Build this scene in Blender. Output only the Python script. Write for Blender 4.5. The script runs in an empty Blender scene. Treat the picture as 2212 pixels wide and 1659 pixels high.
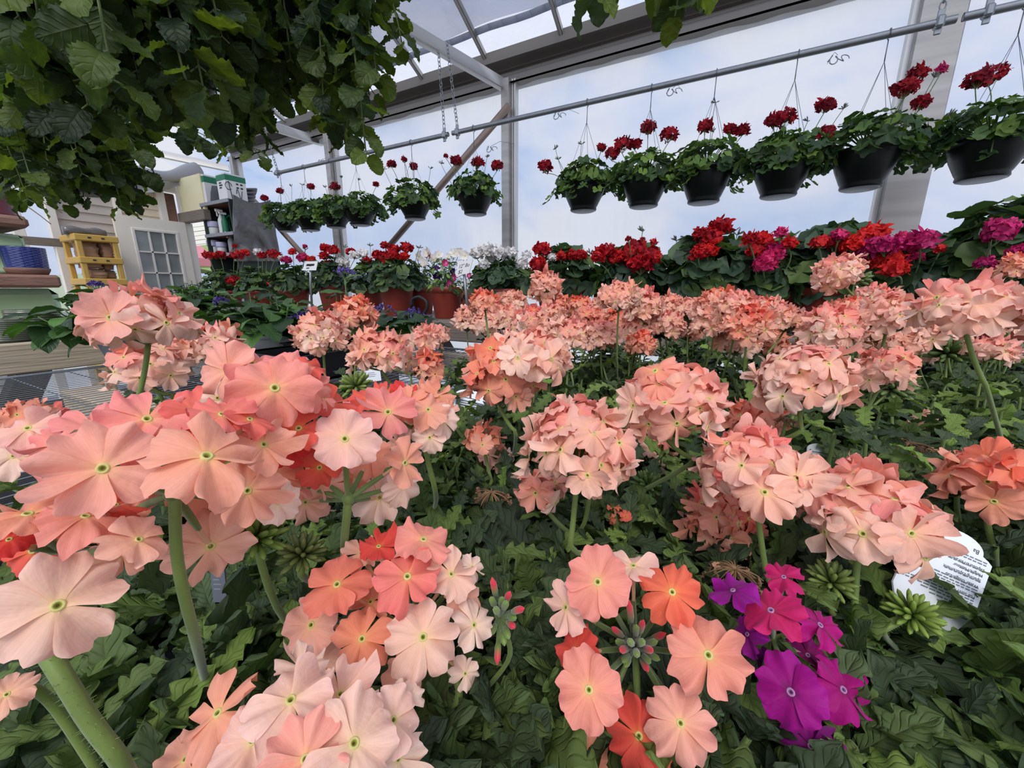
import bpy, math, random
import numpy as np
from mathutils import Vector, Matrix

random.seed(7)
RNG = np.random.default_rng(7)
SC = bpy.context.scene
COL = SC.collection

# ------------------------------------------------------------------ camera model
FPX = 840.0
YAW, PIT = math.radians(28.0), math.radians(13.5)
CF = np.array([-math.sin(YAW) * math.cos(PIT), math.cos(YAW) * math.cos(PIT), -math.sin(PIT)])
CR = np.array([math.cos(YAW), math.sin(YAW), 0.0])
CU = np.cross(CR, CF)
CC = np.array([0.0, 0.0, 1.15])
UP = np.array([0.0, 0.0, 1.0])


def ray(x, y):
    return CF + CR * (x - 1106.0) / FPX + CU * (829.5 - y) / FPX


def atz(x, y, z):
    return CC + ray(x, y) * z


def atX(x, y, X):
    r = ray(x, y)
    return CC + r * (X / r[0])


def atY(x, y, Y):
    r = ray(x, y)
    return CC + r * (Y / r[1])


def atZ(x, y, Z):
    r = ray(x, y)
    return CC + r * ((Z - CC[2]) / r[2])


def depth(p):
    return float((np.asarray(p) - CC) @ CF)


def camdir(nx, ny):
    nz = math.sqrt(max(0.02, 1 - nx * nx - ny * ny))
    v = CR * nx + CU * ny - CF * nz
    return v / np.linalg.norm(v)


def viewdir(px, py, nx, ny):
    """unit normal tilted by nx, ny away from the line of sight at a pixel"""
    d = ray(px, py)
    d = d / np.linalg.norm(d)
    r = CR - d * (CR @ d)
    r = r / np.linalg.norm(r)
    u = np.cross(r, d)
    nz = math.sqrt(max(0.03, 1 - nx * nx - ny * ny))
    v = r * nx + u * ny - d * nz
    return v / np.linalg.norm(v)


cam = bpy.data.cameras.new('camera')
camo = bpy.data.objects.new('camera', cam)
COL.objects.link(camo)
cam.sensor_width = 36.0
cam.lens = FPX / 2212.0 * 36.0
cam.clip_start = 0.004
cam.clip_end = 300
camo.location = Vector(CC)
camo.rotation_euler = (math.pi / 2 - PIT, 0, YAW)
SC.camera = camo
SC.view_settings.view_transform = 'Standard'
SC.view_settings.look = 'None'
SC.view_settings.gamma = 1.0
SC.view_settings.use_curve_mapping = False
SC.view_settings.exposure = 0.07


# ------------------------------------------------------------------ colours
def lin(c):
    c = np.asarray(c, float) / 255.0
    return np.where(c <= 0.04045, c / 12.92, ((c + 0.055) / 1.055) ** 2.4)


# ------------------------------------------------------------------ mesh builder
class MB:
    def __init__(self):
        self.V, self.C, self.UV, self.Q, self.T, self.MQ, self.MT = [], [], [], [], [], [], []
        self.n = 0

    def add(self, V, Q=None, T=None, col=(1, 1, 1), uv=None, mi=0):
        V = np.asarray(V, float).reshape(-1, 3)
        m = len(V)
        self.V.append(V)
        c = np.asarray(col, float)
        self.C.append(np.broadcast_to(c, (m, 3)) if c.ndim == 1 else c)
        self.UV.append(np.zeros((m, 2)) if uv is None else np.asarray(uv, float))
        if Q is not None and len(Q):
            q = np.asarray(Q, int) + self.n
            self.Q.append(q)
            self.MQ.append(np.full(len(q), mi))
        if T is not None and len(T):
            t = np.asarray(T, int) + self.n
            self.T.append(t)
            self.MT.append(np.full(len(t), mi))
        self.n += m
        return self

    def build(self, name, mats, parent=None, smooth=True):
        if not isinstance(mats, (list, tuple)):
            mats = [mats]
        V = np.concatenate(self.V)
        C = np.concatenate(self.C)
        UV = np.concatenate(self.UV)
        if parent is not None:
            org = np.array(ORG[parent.name])
        else:
            lo, hi = V.min(0), V.max(0)
            org = np.array([(lo[0] + hi[0]) / 2, (lo[1] + hi[1]) / 2, lo[2]])
        Q = np.concatenate(self.Q) if self.Q else np.zeros((0, 4), int)
        T = np.concatenate(self.T) if self.T else np.zeros((0, 3), int)
        mi = np.concatenate(self.MQ + self.MT) if (self.MQ or self.MT) else np.zeros(0, int)
        me = bpy.data.meshes.new(name)
        me.vertices.add(len(V))
        me.vertices.foreach_set('co', (V - org).astype(np.float32).ravel())
        nl = Q.size + T.size
        me.loops.add(nl)
        li = np.concatenate([Q.ravel(), T.ravel()]).astype(np.int32)
        me.loops.foreach_set('vertex_index', li)
        npoly = len(Q) + len(T)
        me.polygons.add(npoly)
        st = np.concatenate([np.arange(len(Q)) * 4, Q.size + np.arange(len(T)) * 3]).astype(np.int32)
        me.polygons.foreach_set('loop_start', st)
        me.polygons.foreach_set('material_index', mi.astype(np.int32))
        me.polygons.foreach_set('use_smooth', np.full(npoly, bool(smooth)))
        me.update(calc_edges=True)
        ca = me.color_attributes.new('Col', 'FLOAT_COLOR', 'POINT')
        ca.data.foreach_set('color', np.concatenate([C, np.ones((len(C), 1))], 1).astype(np.float32).ravel())
        uvl = me.uv_layers.new(name='UVMap')
        uvl.data.foreach_set('uv', UV[li].astype(np.float32).ravel())
        for m in mats:
            me.materials.append(m)
        o = bpy.data.objects.new(name, me)
        COL.objects.link(o)
        ORG[o.name] = tuple(org)
        if parent is not None:
            o.parent = parent
        else:
            o.location = Vector(org)
        return o


ORG = {}


def tag(o, label=None, cat=None, group=None, kind=None):
    if label:
        o['label'] = label
    if cat:
        o['category'] = cat
    if group:
        o['group'] = group
    if kind:
        o['kind'] = kind
    return o


def thing(name, loc, label, cat, group=None):
    o = bpy.data.objects.new(name, None)
    o.empty_display_size = 0.02
    COL.objects.link(o)
    o.location = Vector(loc)
    ORG[o.name] = tuple(loc)
    return tag(o, label, cat, group)


# ------------------------------------------------------------------ primitives
def norm(v):
    v = np.asarray(v, float)
    return v / (np.linalg.norm(v, axis=-1, keepdims=True) + 1e-12)


def box(mb, lo, hi, col=(1, 1, 1), mi=0, bev=0.0, M=None, t=None):
    """box with optional chamfer; M (3x3) and t place it"""
    lo, hi = np.asarray(lo, float), np.asarray(hi, float)
    c, h = (lo + hi) / 2, (hi - lo) / 2
    b = min(bev, h.min() * 0.9)
    V, Q, T = [], [], []
    if b <= 0:
        for z in (-1, 1):
            for y in (-1, 1):
                for x in (-1, 1):
                    V.append(c + h * np.array([x, y, z]))
        Q = [(0, 2, 3, 1), (4, 5, 7, 6), (0, 1, 5, 4), (2, 6, 7, 3), (0, 4, 6, 2), (1, 3, 7, 5)]
    else:
        idx = {}
        for sx in (-1, 1):
            for sy in (-1, 1):
                for sz in (-1, 1):
                    s = np.array([sx, sy, sz])
                    for ax in range(3):
                        d = h - b
                        d[ax] = h[ax]
                        idx[(sx, sy, sz, ax)] = len(V)
                        V.append(c + s * d)
        for ax in range(3):
            o = [(1, 2), (2, 0), (0, 1)][ax]
            for s in (-1, 1):
                q = []
                for a, bb in ((-1, -1), (1, -1), (1, 1), (-1, 1)):
                    k = [0, 0, 0]
                    k[ax] = s
                    k[o[0]] = a
                    k[o[1]] = bb
                    q.append(idx[(k[0], k[1], k[2], ax)])
                Q.append(q if s > 0 else q[::-1])
        for ax in range(3):
            o = [(1, 2), (2, 0), (0, 1)][ax]
            for a in (-1, 1):
                for bb in (-1, 1):
                    k0, k1 = [0, 0, 0], [0, 0, 0]
                    k0[ax], k1[ax] = -1, 1
                    for k in (k0, k1):
                        k[o[0]], k[o[1]] = a, bb
                    Q.append((idx[(*k0, o[0])], idx[(*k1, o[0])], idx[(*k1, o[1])], idx[(*k0, o[1])]))
        for sx in (-1, 1):
            for sy in (-1, 1):
                for sz in (-1, 1):
                    T.append([idx[(sx, sy, sz, a)] for a in range(3)])
    V = np.array(V)
    if M is not None:
        V = V @ np.asarray(M).T
    if t is not None:
        V = V + np.asarray(t)
    mb.add(V, Q, T, col, mi=mi)
    return mb


def beam(mb, p, q, w, h, col=(1, 1, 1), mi=0, up=UP, bev=0.0):
    """rectangular bar from p to q; h along 'up'"""
    p, q = np.asarray(p, float), np.asarray(q, float)
    d = q - p
    L = np.linalg.norm(d)
    d = d / L
    x = norm(np.cross(d, up))
    z = np.cross(x, d)
    M = np.stack([x, d, z], 1)
    return box(mb, (-w / 2, 0, -h / 2), (w / 2, L, h / 2), col, mi, bev, M, p)


def tube(mb, P, R, n=6, col=(1, 1, 1), mi=0, cap=True):
    P = np.asarray(P, float)
    k = len(P)
    R = np.broadcast_to(np.asarray(R, float), (k,))
    T = np.gradient(P, axis=0)
    T = norm(T)
    a = np.array([0, 0, 1.0]) if abs(T[0][2]) < 0.9 else np.array([1.0, 0, 0])
    X = norm(np.cross(T[0], a))
    V = []
    ang = np.arange(n) * 2 * math.pi / n
    for i in range(k):
        X = norm(X - T[i] * (X @ T[i]))
        Y = np.cross(T[i], X)
        V.append(P[i] + R[i] * (np.cos(ang)[:, None] * X + np.sin(ang)[:, None] * Y))
    V = np.concatenate(V)
    i, j = np.meshgrid(np.arange(k - 1), np.arange(n), indexing='ij')
    j2 = (j + 1) % n
    Q = np.stack([i * n + j, i * n + j2, (i + 1) * n + j2, (i + 1) * n + j], -1).reshape(-1, 4)
    Tn = []
    if cap:
        V = np.concatenate([V, P[:1], P[-1:]])
        for jj in range(n):
            Tn.append((k * n, (jj + 1) % n, jj))
            Tn.append((k * n + 1, (k - 1) * n + jj, (k - 1) * n + (jj + 1) % n))
    c = np.asarray(col, float)
    if c.ndim == 2:
        c = np.repeat(c, n, 0)
        if cap:
            c = np.concatenate([c, c[:1], c[-1:]])
    mb.add(V, Q, Tn, c, mi=mi)
    return mb


def bez(p0, p1, p2, n=8):
    t = np.linspace(0, 1, n)[:, None]
    return (1 - t) ** 2 * np.asarray(p0) + 2 * t * (1 - t) * np.asarray(p1) + t * t * np.asarray(p2)


def lathe(mb, prof, c, n=28, col=(1, 1, 1), mi=0, M=None, wob=None):
    """prof: [(r,z)...]; closed surface of revolution about +Z at c"""
    prof = np.asarray(prof, float)
    k = len(prof)
    a = np.arange(n) * 2 * math.pi / n
    V = np.stack([prof[:, 0][:, None] * np.cos(a), prof[:, 0][:, None] * np.sin(a), np.repeat(prof[:, 1][:, None], n, 1)], -1)
    if wob is not None:
        V = wob(V, a)
    V = V.reshape(-1, 3)
    if M is not None:
        V = V @ np.asarray(M).T
    V = V + np.asarray(c)
    i, j = np.meshgrid(np.arange(k - 1), np.arange(n), indexing='ij')
    j2 = (j + 1) % n
    Q = np.stack([i * n + j, i * n + j2, (i + 1) * n + j2, (i + 1) * n + j], -1).reshape(-1, 4)
    mb.add(V, Q, None, col, mi=mi)
    return mb


def frames(d, nrm):
    """rotation matrices with y along d, z near nrm; d,nrm (n,3)"""
    d = norm(d)
    x = norm(np.cross(d, nrm))
    z = np.cross(x, d)
    return np.stack([x, d, z], -1)


def inst(mb, T, pos, rot, scale, col, mi=0):
    """T: dict V,Q,uv,(t) ; pos (n,3) rot (n,3,3) scale (n,) col (n,3) or per-vertex function result (n,m,3)"""
    V = T['V']
    n, m = len(pos), len(V)
    if n == 0:
        return
    scale = np.asarray(scale, float).reshape(n, 1, 1)
    W = np.einsum('nij,mj->nmi', rot, V) * scale + np.asarray(pos)[:, None, :]
    col = np.asarray(col, float)
    if col.ndim == 2:
        col = np.repeat(col[:, None, :], m, 1)
    if 'shade' in T:
        col = col * T['shade'][None, :, None]
    Q = (T['Q'][None] + (np.arange(n) * m)[:, None, None]).reshape(-1, 4) if len(T['Q']) else None
    TT = (T['T'][None] + (np.arange(n) * m)[:, None, None]).reshape(-1, 3) if len(T.get('T', ())) else None
    mb.add(W.reshape(-1, 3), Q, TT, col.reshape(-1, 3), np.tile(T['uv'], (n, 1)), mi)


def gridq(a, b):
    i, j = np.meshgrid(np.arange(a - 1), np.arange(b - 1), indexing='ij')
    return np.stack([i * b + j, i * b + j + 1, (i + 1) * b + j + 1, (i + 1) * b + j], -1).reshape(-1, 4)


# ------------------------------------------------------------------ leaf templates
def leaf_t(nu, nv, W, a, b, teeth=0, tamp=0.0, bend=0.4, fold=0.2, crum=0.02, seed=0, tip=0.0, twist=0.0, pet=0.0):
    r = np.random.default_rng(seed)
    u = np.linspace(0, 1, nu)
    um = a / (a + b)
    prof = (u ** a) * ((1 - u) ** b) / ((um ** a) * ((1 - um) ** b)) * W
    prof = np.maximum(prof, 0.004)
    if pet > 0:
        prof = np.where(u < pet, 0.012, prof)
    v = np.linspace(-1, 1, nv)
    U, Vv = np.meshgrid(u, v, indexing='ij')
    P = np.repeat(prof[:, None], nv, 1)
    ph = U * teeth
    saw = 1 - np.abs((ph % 1.0) * 2 - 1) ** 1.5
    edge = np.abs(Vv) ** 2
    Wd = P * (1 - tamp * (1 - saw) * edge)
    lift = tamp * 0.35 * (1 - saw) * edge * W
    x = Vv * Wd
    y = U + lift
    z = np.abs(Vv) * Wd * fold + crum * np.sin(U * 17 + r.uniform(0, 6)) * np.sin(Vv * 4 + r.uniform(0, 6)) * (0.3 + np.abs(Vv))
    z += -0.25 * crum * np.cos(U * teeth * 2 * math.pi) * np.abs(Vv)
    x2 = x * math.cos(0) + z * 0
    tw = twist * U
    xr = x2 * np.cos(tw) - z * np.sin(tw)
    zr = x2 * np.sin(tw) + z * np.cos(tw)
    th = bend * U
    # bend along length: integrate
    if abs(bend) > 1e-4:
        yc = np.sin(th) / bend
        zc = -(1 - np.cos(th)) / bend
    else:
        yc, zc = U, 0 * U
    yb = yc + lift * np.cos(th) + zr * np.sin(th)
    zb = zc + zr * np.cos(th) - lift * np.sin(th)
    V = np.stack([xr, yb, zb], -1).reshape(-1, 3)
    uv = np.stack([U, (Vv + 1) / 2], -1).reshape(-1, 2)
    return dict(V=V, Q=gridq(nu, nv), uv=uv, T=())


def disc_t(na, nr, scal=7, samp=0.06, cup=0.15, rip=0.05, seed=0, lobes=5, lamp=0.04):
    """round scalloped geranium leaf; petiole at origin, leaf spreads along +y"""
    r = np.random.default_rng(seed)
    th = np.linspace(-math.pi * 0.93, math.pi * 0.93, na)
    rr = np.linspace(0.0, 1, nr)
    TH, RR = np.meshgrid(th, rr, indexing='ij')
    rad = 0.5 * (1 + samp * RR ** 2 * np.cos(TH * scal) + lamp * RR ** 2 * np.cos(TH * lobes + 0.4))
    x = RR * rad * np.sin(TH)
    y = RR * rad * np.cos(TH) + 0.16 * (1 - RR)
    z = cup * RR ** 1.5 * 0.5 * (0.4 + 0.6 * np.cos(TH * 0.5) ** 2) + rip * RR ** 2 * np.sin(TH * lobes + r.uniform(0, 6)) + 0.06 * RR ** 2 * np.sin(TH + r.uniform(0, 6))
    V = np.stack([x, y, z], -1).reshape(-1, 3)
    uv = np.stack([RR, (TH / math.pi + 1) / 2], -1).reshape(-1, 2)
    return dict(V=V, Q=gridq(na, nr), uv=uv, T=())


# ------------------------------------------------------------------ flower templates
def floret_t(ns, nv, seed, notch=0.2, ruff=0.07, curl=0.0, eye=True, round_=0.24, wide=0.182, cupd=0.1, wvar=True):
    """five petalled salverform flower, diameter 1, normal +z"""
    r = np.random.default_rng(seed)
    Vs, Qs, ts, n0 = [], [], [], 0
    wide = wide * (r.uniform(0.8, 1.16) if wvar else r.uniform(0.97, 1.05))
    cupd = cupd + r.normal(0, 0.06)
    for k in range(5):
        s = np.linspace(0, 1, ns)
        v = np.linspace(-1, 1, nv)
        S, Vv = np.meshgrid(s, v, indexing='ij')
        hw = 0.045 + wide * np.sin(S * math.pi / 2 * 1.12) ** 1.25 * r.uniform(0.92, 1.08)
        hw = np.where(S > 0.8, hw * (1 - 0.25 * (S - 0.8)), hw)
        nd = notch * r.uniform(0.6, 1.4)
        off = r.uniform(-0.15, 0.15)
        L = 0.455 * r.uniform(0.86, 1.08) * (1 - nd * np.exp(-((Vv - off) / 0.26) ** 2) * S ** 2 - round_ * Vv ** 4 * S + 0.035 * np.sin(Vv * 9 + r.uniform(0, 6)) * S)
        x = Vv * hw
        y = 0.035 + L * S
        ph1, ph2 = r.uniform(0, 6, 2)
        tilt = np.clip(r.normal(0.06, 0.17), -0.25, 0.35) + curl * r.uniform(-0.3, 1.0)
        z = -cupd * S ** 2.2 + tilt * S * 0.5
        z = z + ruff * S ** 1.5 * np.sin(Vv * 3.6 + ph1) + 0.5 * ruff * S ** 3 * np.sin(Vv * 8 + ph2)
        z = z - 0.075 * np.exp(-(Vv / 0.3) ** 2) * S * (1 - 0.3 * S) + 0.022 * Vv * S
        z = z + r.normal(0, 0.10) * np.abs(Vv) * S + r.normal(0, 0.07) * Vv * S
        if curl and r.uniform() < 0.5:
            z = z + curl * 0.5 * S ** 2 * Vv * r.choice([-1, 1])
        a = 2 * math.pi * k / 5 + r.normal(0, 0.07)
        ca, sa = math.cos(a), math.sin(a)
        Vs.append(np.stack([x * ca - y * sa, x * sa + y * ca, z], -1).reshape(-1, 3))
        Qs.append(gridq(ns, nv) + n0)
        ts.append(S.reshape(-1))
        n0 += ns * nv
    V, Q, t = np.concatenate(Vs), np.concatenate(Qs), np.concatenate(ts)
    uv = np.stack([t, np.zeros_like(t)], -1)
    for k in range(5):
        uv[k * ns * nv:(k + 1) * ns * nv, 1] = np.tile(np.linspace(0, 1, nv), ns)
    if eye:
        n = 10
        ang = np.arange(n) * 2 * math.pi / n
        pr = [(0.058, -0.004), (0.050, 0.014), (0.036, 0.016), (0.026, 0.002), (0.006, -0.02)]
        ev = np.concatenate([np.stack([p * np.cos(ang), p * np.sin(ang), np.full(n, z)], -1) for p, z in pr])
        i, j = np.meshgrid(np.arange(len(pr) - 1), np.arange(n), indexing='ij')
        eq = np.stack([i * n + j, i * n + (j + 1) % n, (i + 1) * n + (j + 1) % n, (i + 1) * n + j], -1).reshape(-1, 4)
        V = np.concatenate([V, ev])
        Q = np.concatenate([Q, eq + n0])
        t = np.concatenate([t, np.repeat([-1, -1, -1.2, -2, -3], n)])
        uv = np.concatenate([uv, np.zeros((len(ev), 2)) + 0.5])
    return dict(V=V, Q=Q, uv=uv, T=(), t=t)


FL_HI = [floret_t(11, 11, 100 + i, curl=(0.0, 0.08, 0.18, 0.28)[i % 4], notch=(0.13, 0.19, 0.09, 0.15)[i % 4]) for i in range(12)]
FL_BIG = [floret_t(13, 13, 150 + i, curl=(0.0, 0.12, 0.2)[i % 3], notch=(0.13, 0.08, 0.16)[i % 3], wide=(0.19, 0.2, 0.178)[i % 3], ruff=0.075, wvar=False) for i in range(7)]
FL_MD = [floret_t(6, 7, 200 + i, curl=(0.05, 0.2, 0.35)[i % 3], ruff=0.085, notch=0.24) for i in range(9)]
FL_LO = [floret_t(4, 4, 300 + i, curl=(0.1, 0.25, 0.45)[i % 3], ruff=0.11, eye=False) for i in range(8)]
GF_HI = [floret_t(5, 5, 400 + i, notch=0.03, ruff=0.06, curl=0.4, eye=False, round_=0.42, wide=0.28, cupd=0.12) for i in range(6)]
GF_LO = [floret_t(3, 4, 430 + i, notch=0.02, ruff=0.07, curl=0.5, eye=False, round_=0.4, wide=0.32, cupd=0.15) for i in range(6)]
PET = [floret_t(7, 7, 460 + i, notch=0.04, ruff=0.05, curl=0.1, eye=True, round_=0.18, wide=0.33, cupd=-0.12) for i in range(3)]

PAL = {  # edge, mid, core
    'pale': ((248, 212, 194), (248, 210, 184), (247, 214, 166)),
    'peach': ((244, 184, 160), (244, 180, 150), (246, 194, 142)),
    'pink': ((243, 146, 140), (244, 154, 136), (246, 178, 128)),
    'salmon': ((240, 158, 132), (241, 156, 122), (243, 176, 118)),
    'orange': ((236, 120, 84), (238, 124, 82), (240, 150, 84)),
    'coral': ((234, 96, 80), (236, 100, 78), (238, 132, 72)),
    'red': ((220, 62, 60), (222, 64, 56), (228, 92, 60)),
    'magenta': ((196, 14, 112), (182, 8, 98), (146, 8, 84)),
    'purple': ((156, 16, 142), (142, 10, 122), (96, 6, 84)),
    'violet': ((112, 10, 104), (88, 6, 80), (66, 5, 56)),
}
PAL = {k: [lin(x) for x in v] for k, v in PAL.items()}
EYE = [lin((226, 218, 140)), lin((170, 170, 70)), lin((70, 82, 28))]
EYE_M = [lin((190, 140, 180)), lin((140, 90, 140)), lin((70, 40, 80))]


def mixpal(a, b, f):
    return [PAL[a][i] * (1 - f) + PAL[b][i] * f for i in range(3)]


def floret_col(T, pal, jit=0.0, eye=None):
    t = T['t']
    e, m, c = pal
    tt = np.clip(t, 0, 1)[:, None]
    w1 = np.clip(tt / 0.24, 0, 1)
    w2 = np.clip((tt - 0.3) / 0.6, 0, 1)
    col = c * (1 - w1) + (m * (1 - w2) + e * w2) * w1
    ey = eye or EYE
    for val, k in ((-1, 0), (-1.2, 0), (-2, 1), (-3, 2)):
        col = np.where(np.isclose(t, val)[:, None], ey[k], col)
    return col * (1 + jit)


# ------------------------------------------------------------------ materials
def new_mat(name):
    m = bpy.data.materials.new(name)
    m.use_nodes = True
    nt = m.node_tree
    nt.nodes.clear()
    out = nt.nodes.new('ShaderNodeOutputMaterial')
    return m, nt, out


def nd(nt, t, **kw):
    n = nt.nodes.new(t)
    for k, v in kw.items():
        if k.startswith('i_'):
            n.inputs[k[2:].replace('_', ' ')].default_value = v
        else:
            setattr(n, k, v)
    return n


def c4(c, srgb=True):
    c = lin(c) if srgb else np.asarray(c)
    return (float(c[0]), float(c[1]), float(c[2]), 1.0)


def solid(name, rgb, rough=0.6, metal=0.0, var=0.15, scale=8.0, bump=0.0, bscale=40.0, rgb2=None, stretch=None, coat=0.0, spec=0.5):
    """procedural material: noise-mottled colour, optional bump"""
    m, nt, out = new_mat(name)
    p = nd(nt, 'ShaderNodeBsdfPrincipled')
    p.inputs['Roughness'].default_value = rough
    p.inputs['Metallic'].default_value = metal
    p.inputs['Specular IOR Level'].default_value = spec
    p.inputs['Coat Weight'].default_value = coat
    tc = nd(nt, 'ShaderNodeTexCoord')
    mp = nd(nt, 'ShaderNodeMapping')
    if stretch:
        mp.inputs['Scale'].default_value = stretch
    nt.links.new(tc.outputs['Object'], mp.inputs['Vector'])
    no = nd(nt, 'ShaderNodeTexNoise')
    no.inputs['Scale'].default_value = scale
    no.inputs['Detail'].default_value = 4
    nt.links.new(mp.outputs[0], no.inputs['Vector'])
    mx = nd(nt, 'ShaderNodeMix', data_type='RGBA')
    b = lin(rgb)
    mx.inputs[6].default_value = (*(np.clip(b * (1 - var), 0, 1)), 1)
    mx.inputs[7].default_value = c4(rgb2) if rgb2 is not None else (*(np.clip(b * (1 + var), 0, 1)), 1)
    nt.links.new(no.outputs['Fac'], mx.inputs[0])
    nt.links.new(mx.outputs[2], p.inputs['Base Color'])
    if bump:
        n2 = nd(nt, 'ShaderNodeTexNoise')
        n2.inputs['Scale'].default_value = bscale
        n2.inputs['Detail'].default_value = 3
        nt.links.new(mp.outputs[0], n2.inputs['Vector'])
        bp = nd(nt, 'ShaderNodeBump')
        bp.inputs['Strength'].default_value = bump
        bp.inputs['Distance'].default_value = 0.01
        nt.links.new(n2.outputs['Fac'], bp.inputs['Height'])
        nt.links.new(bp.outputs[0], p.inputs['Normal'])
    nt.links.new(p.outputs[0], out.inputs[0])
    return m


def vcol(name, rough=0.6, transl=0.0, tint=(1, 1, 1), bump=0.0, bscale=300.0, dist=0.0005, spec=0.4, var=0.1, vscale=60, veins=None, sheen=0.0, streak=0.0):
    """material whose colour is the mesh's own pigment attribute"""
    m, nt, out = new_mat(name)
    at = nd(nt, 'ShaderNodeAttribute', attribute_name='Col')
    p = nd(nt, 'ShaderNodeBsdfPrincipled')
    p.inputs['Roughness'].default_value = rough
    p.inputs['Specular IOR Level'].default_value = spec
    p.inputs['Sheen Weight'].default_value = sheen
    tc = nd(nt, 'ShaderNodeTexCoord')
    no = nd(nt, 'ShaderNodeTexNoise')
    no.inputs['Scale'].default_value = vscale
    no.inputs['Detail'].default_value = 2
    nt.links.new(tc.outputs['Object'], no.inputs['Vector'])
    mr = nd(nt, 'ShaderNodeMapRange')
    mr.inputs[3].default_value = 1 - var
    mr.inputs[4].default_value = 1 + var
    nt.links.new(no.outputs['Fac'], mr.inputs[0])
    mul = nd(nt, 'ShaderNodeVectorMath', operation='SCALE')
    nt.links.new(at.outputs['Color'], mul.inputs[0])
    nt.links.new(mr.outputs[0], mul.inputs['Scale'])
    colout = mul.outputs[0]
    if streak:
        # fine radial lines along the petal, from its own UV
        tcs = nd(nt, 'ShaderNodeTexCoord')
        mps = nd(nt, 'ShaderNodeMapping')
        mps.inputs['Scale'].default_value = (1.6, 22.0, 1.0)
        nt.links.new(tcs.outputs['UV'], mps.inputs[0])
        ns_ = nd(nt, 'ShaderNodeTexNoise')
        ns_.inputs['Scale'].default_value = 1.0
        ns_.inputs['Detail'].default_value = 2
        nt.links.new(mps.outputs[0], ns_.inputs['Vector'])
        mrs = nd(nt, 'ShaderNodeMapRange')
        mrs.inputs[1].default_value = 0.3
        mrs.inputs[2].default_value = 0.7
        mrs.inputs[3].default_value = 1 - streak
        mrs.inputs[4].default_value = 1 + streak
        nt.links.new(ns_.outputs['Fac'], mrs.inputs[0])
        mls = nd(nt, 'ShaderNodeVectorMath', operation='SCALE')
        nt.links.new(colout, mls.inputs[0])
        nt.links.new(mrs.outputs[0], mls.inputs['Scale'])
        colout = mls.outputs[0]
    height = None
    if veins:
        # side veins from the blade's own UV: u along, v across
        nper, slant, amt, vb = veins
        uv = nd(nt, 'ShaderNodeTexCoord')
        sp = nd(nt, 'ShaderNodeSeparateXYZ')
        nt.links.new(uv.outputs['UV'], sp.inputs[0])

        def math_(op, a, b=None):
            n = nd(nt, 'ShaderNodeMath', operation=op)
            for i, x in enumerate((a, b)):
                if x is None:
                    continue
                if isinstance(x, (int, float)):
                    n.inputs[i].default_value = x
                else:
                    nt.links.new(x, n.inputs[i])
            return n.outputs[0]
        av = math_('ABSOLUTE', math_('MULTIPLY', math_('SUBTRACT', sp.outputs[1], 0.5), 2.0))
        ph = math_('MULTIPLY', math_('SUBTRACT', sp.outputs[0], math_('MULTIPLY', av, slant)), nper)
        tri = math_('ABSOLUTE', math_('SUBTRACT', math_('MULTIPLY', math_('FRACT', ph), 2.0), 1.0))
        # tri: 1 at vein, 0 between
        vein = math_('POWER', tri, 6.0)
        mid = math_('POWER', math_('SUBTRACT', 1.0, av), 14.0)
        vv = math_('MAXIMUM', vein, mid)
        mixv = nd(nt, 'ShaderNodeMix', data_type='RGBA')
        nt.links.new(math_('MULTIPLY', vv, amt), mixv.inputs[0])
        nt.links.new(colout, mixv.inputs[6])
        g = nd(nt, 'ShaderNodeVectorMath', operation='MULTIPLY')
        nt.links.new(colout, g.inputs[0])
        g.inputs[1].default_value = (2.2, 1.9, 1.9)
        nt.links.new(g.outputs[0], mixv.inputs[7])
        colout = mixv.outputs[2]
        height = math_('MULTIPLY', math_('SUBTRACT', 1.0, vv), 1.0)
        bp = nd(nt, 'ShaderNodeBump')
        bp.inputs['Strength'].default_value = vb
        bp.inputs['Distance'].default_value = 0.0012
        nt.links.new(height, bp.inputs['Height'])
        nt.links.new(bp.outputs[0], p.inputs['Normal'])
    nt.links.new(colout, p.inputs['Base Color'])
    if bump and not veins:
        n2 = nd(nt, 'ShaderNodeTexNoise')
        n2.inputs['Scale'].default_value = bscale
        n2.inputs['Detail'].default_value = 2
        nt.links.new(tc.outputs['Object'], n2.inputs['Vector'])
        bp = nd(nt, 'ShaderNodeBump')
        bp.inputs['Strength'].default_value = bump
        bp.inputs['Distance'].default_value = dist
        nt.links.new(n2.outputs['Fac'], bp.inputs['Height'])
        nt.links.new(bp.outputs[0], p.inputs['Normal'])
    if transl > 0:
        tr = nd(nt, 'ShaderNodeBsdfTranslucent')
        tm = nd(nt, 'ShaderNodeVectorMath', operation='MULTIPLY')
        nt.links.new(colout, tm.inputs[0])
        tm.inputs[1].default_value = tint
        nt.links.new(tm.outputs[0], tr.inputs['Color'])
        ms = nd(nt, 'ShaderNodeMixShader')
        ms.inputs[0].default_value = transl
        nt.links.new(p.outputs[0], ms.inputs[1])
        nt.links.new(tr.outputs[0], ms.inputs[2])
        nt.links.new(ms.outputs[0], out.inputs[0])
    else:
        nt.links.new(p.outputs[0], out.inputs[0])
    return m


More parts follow.
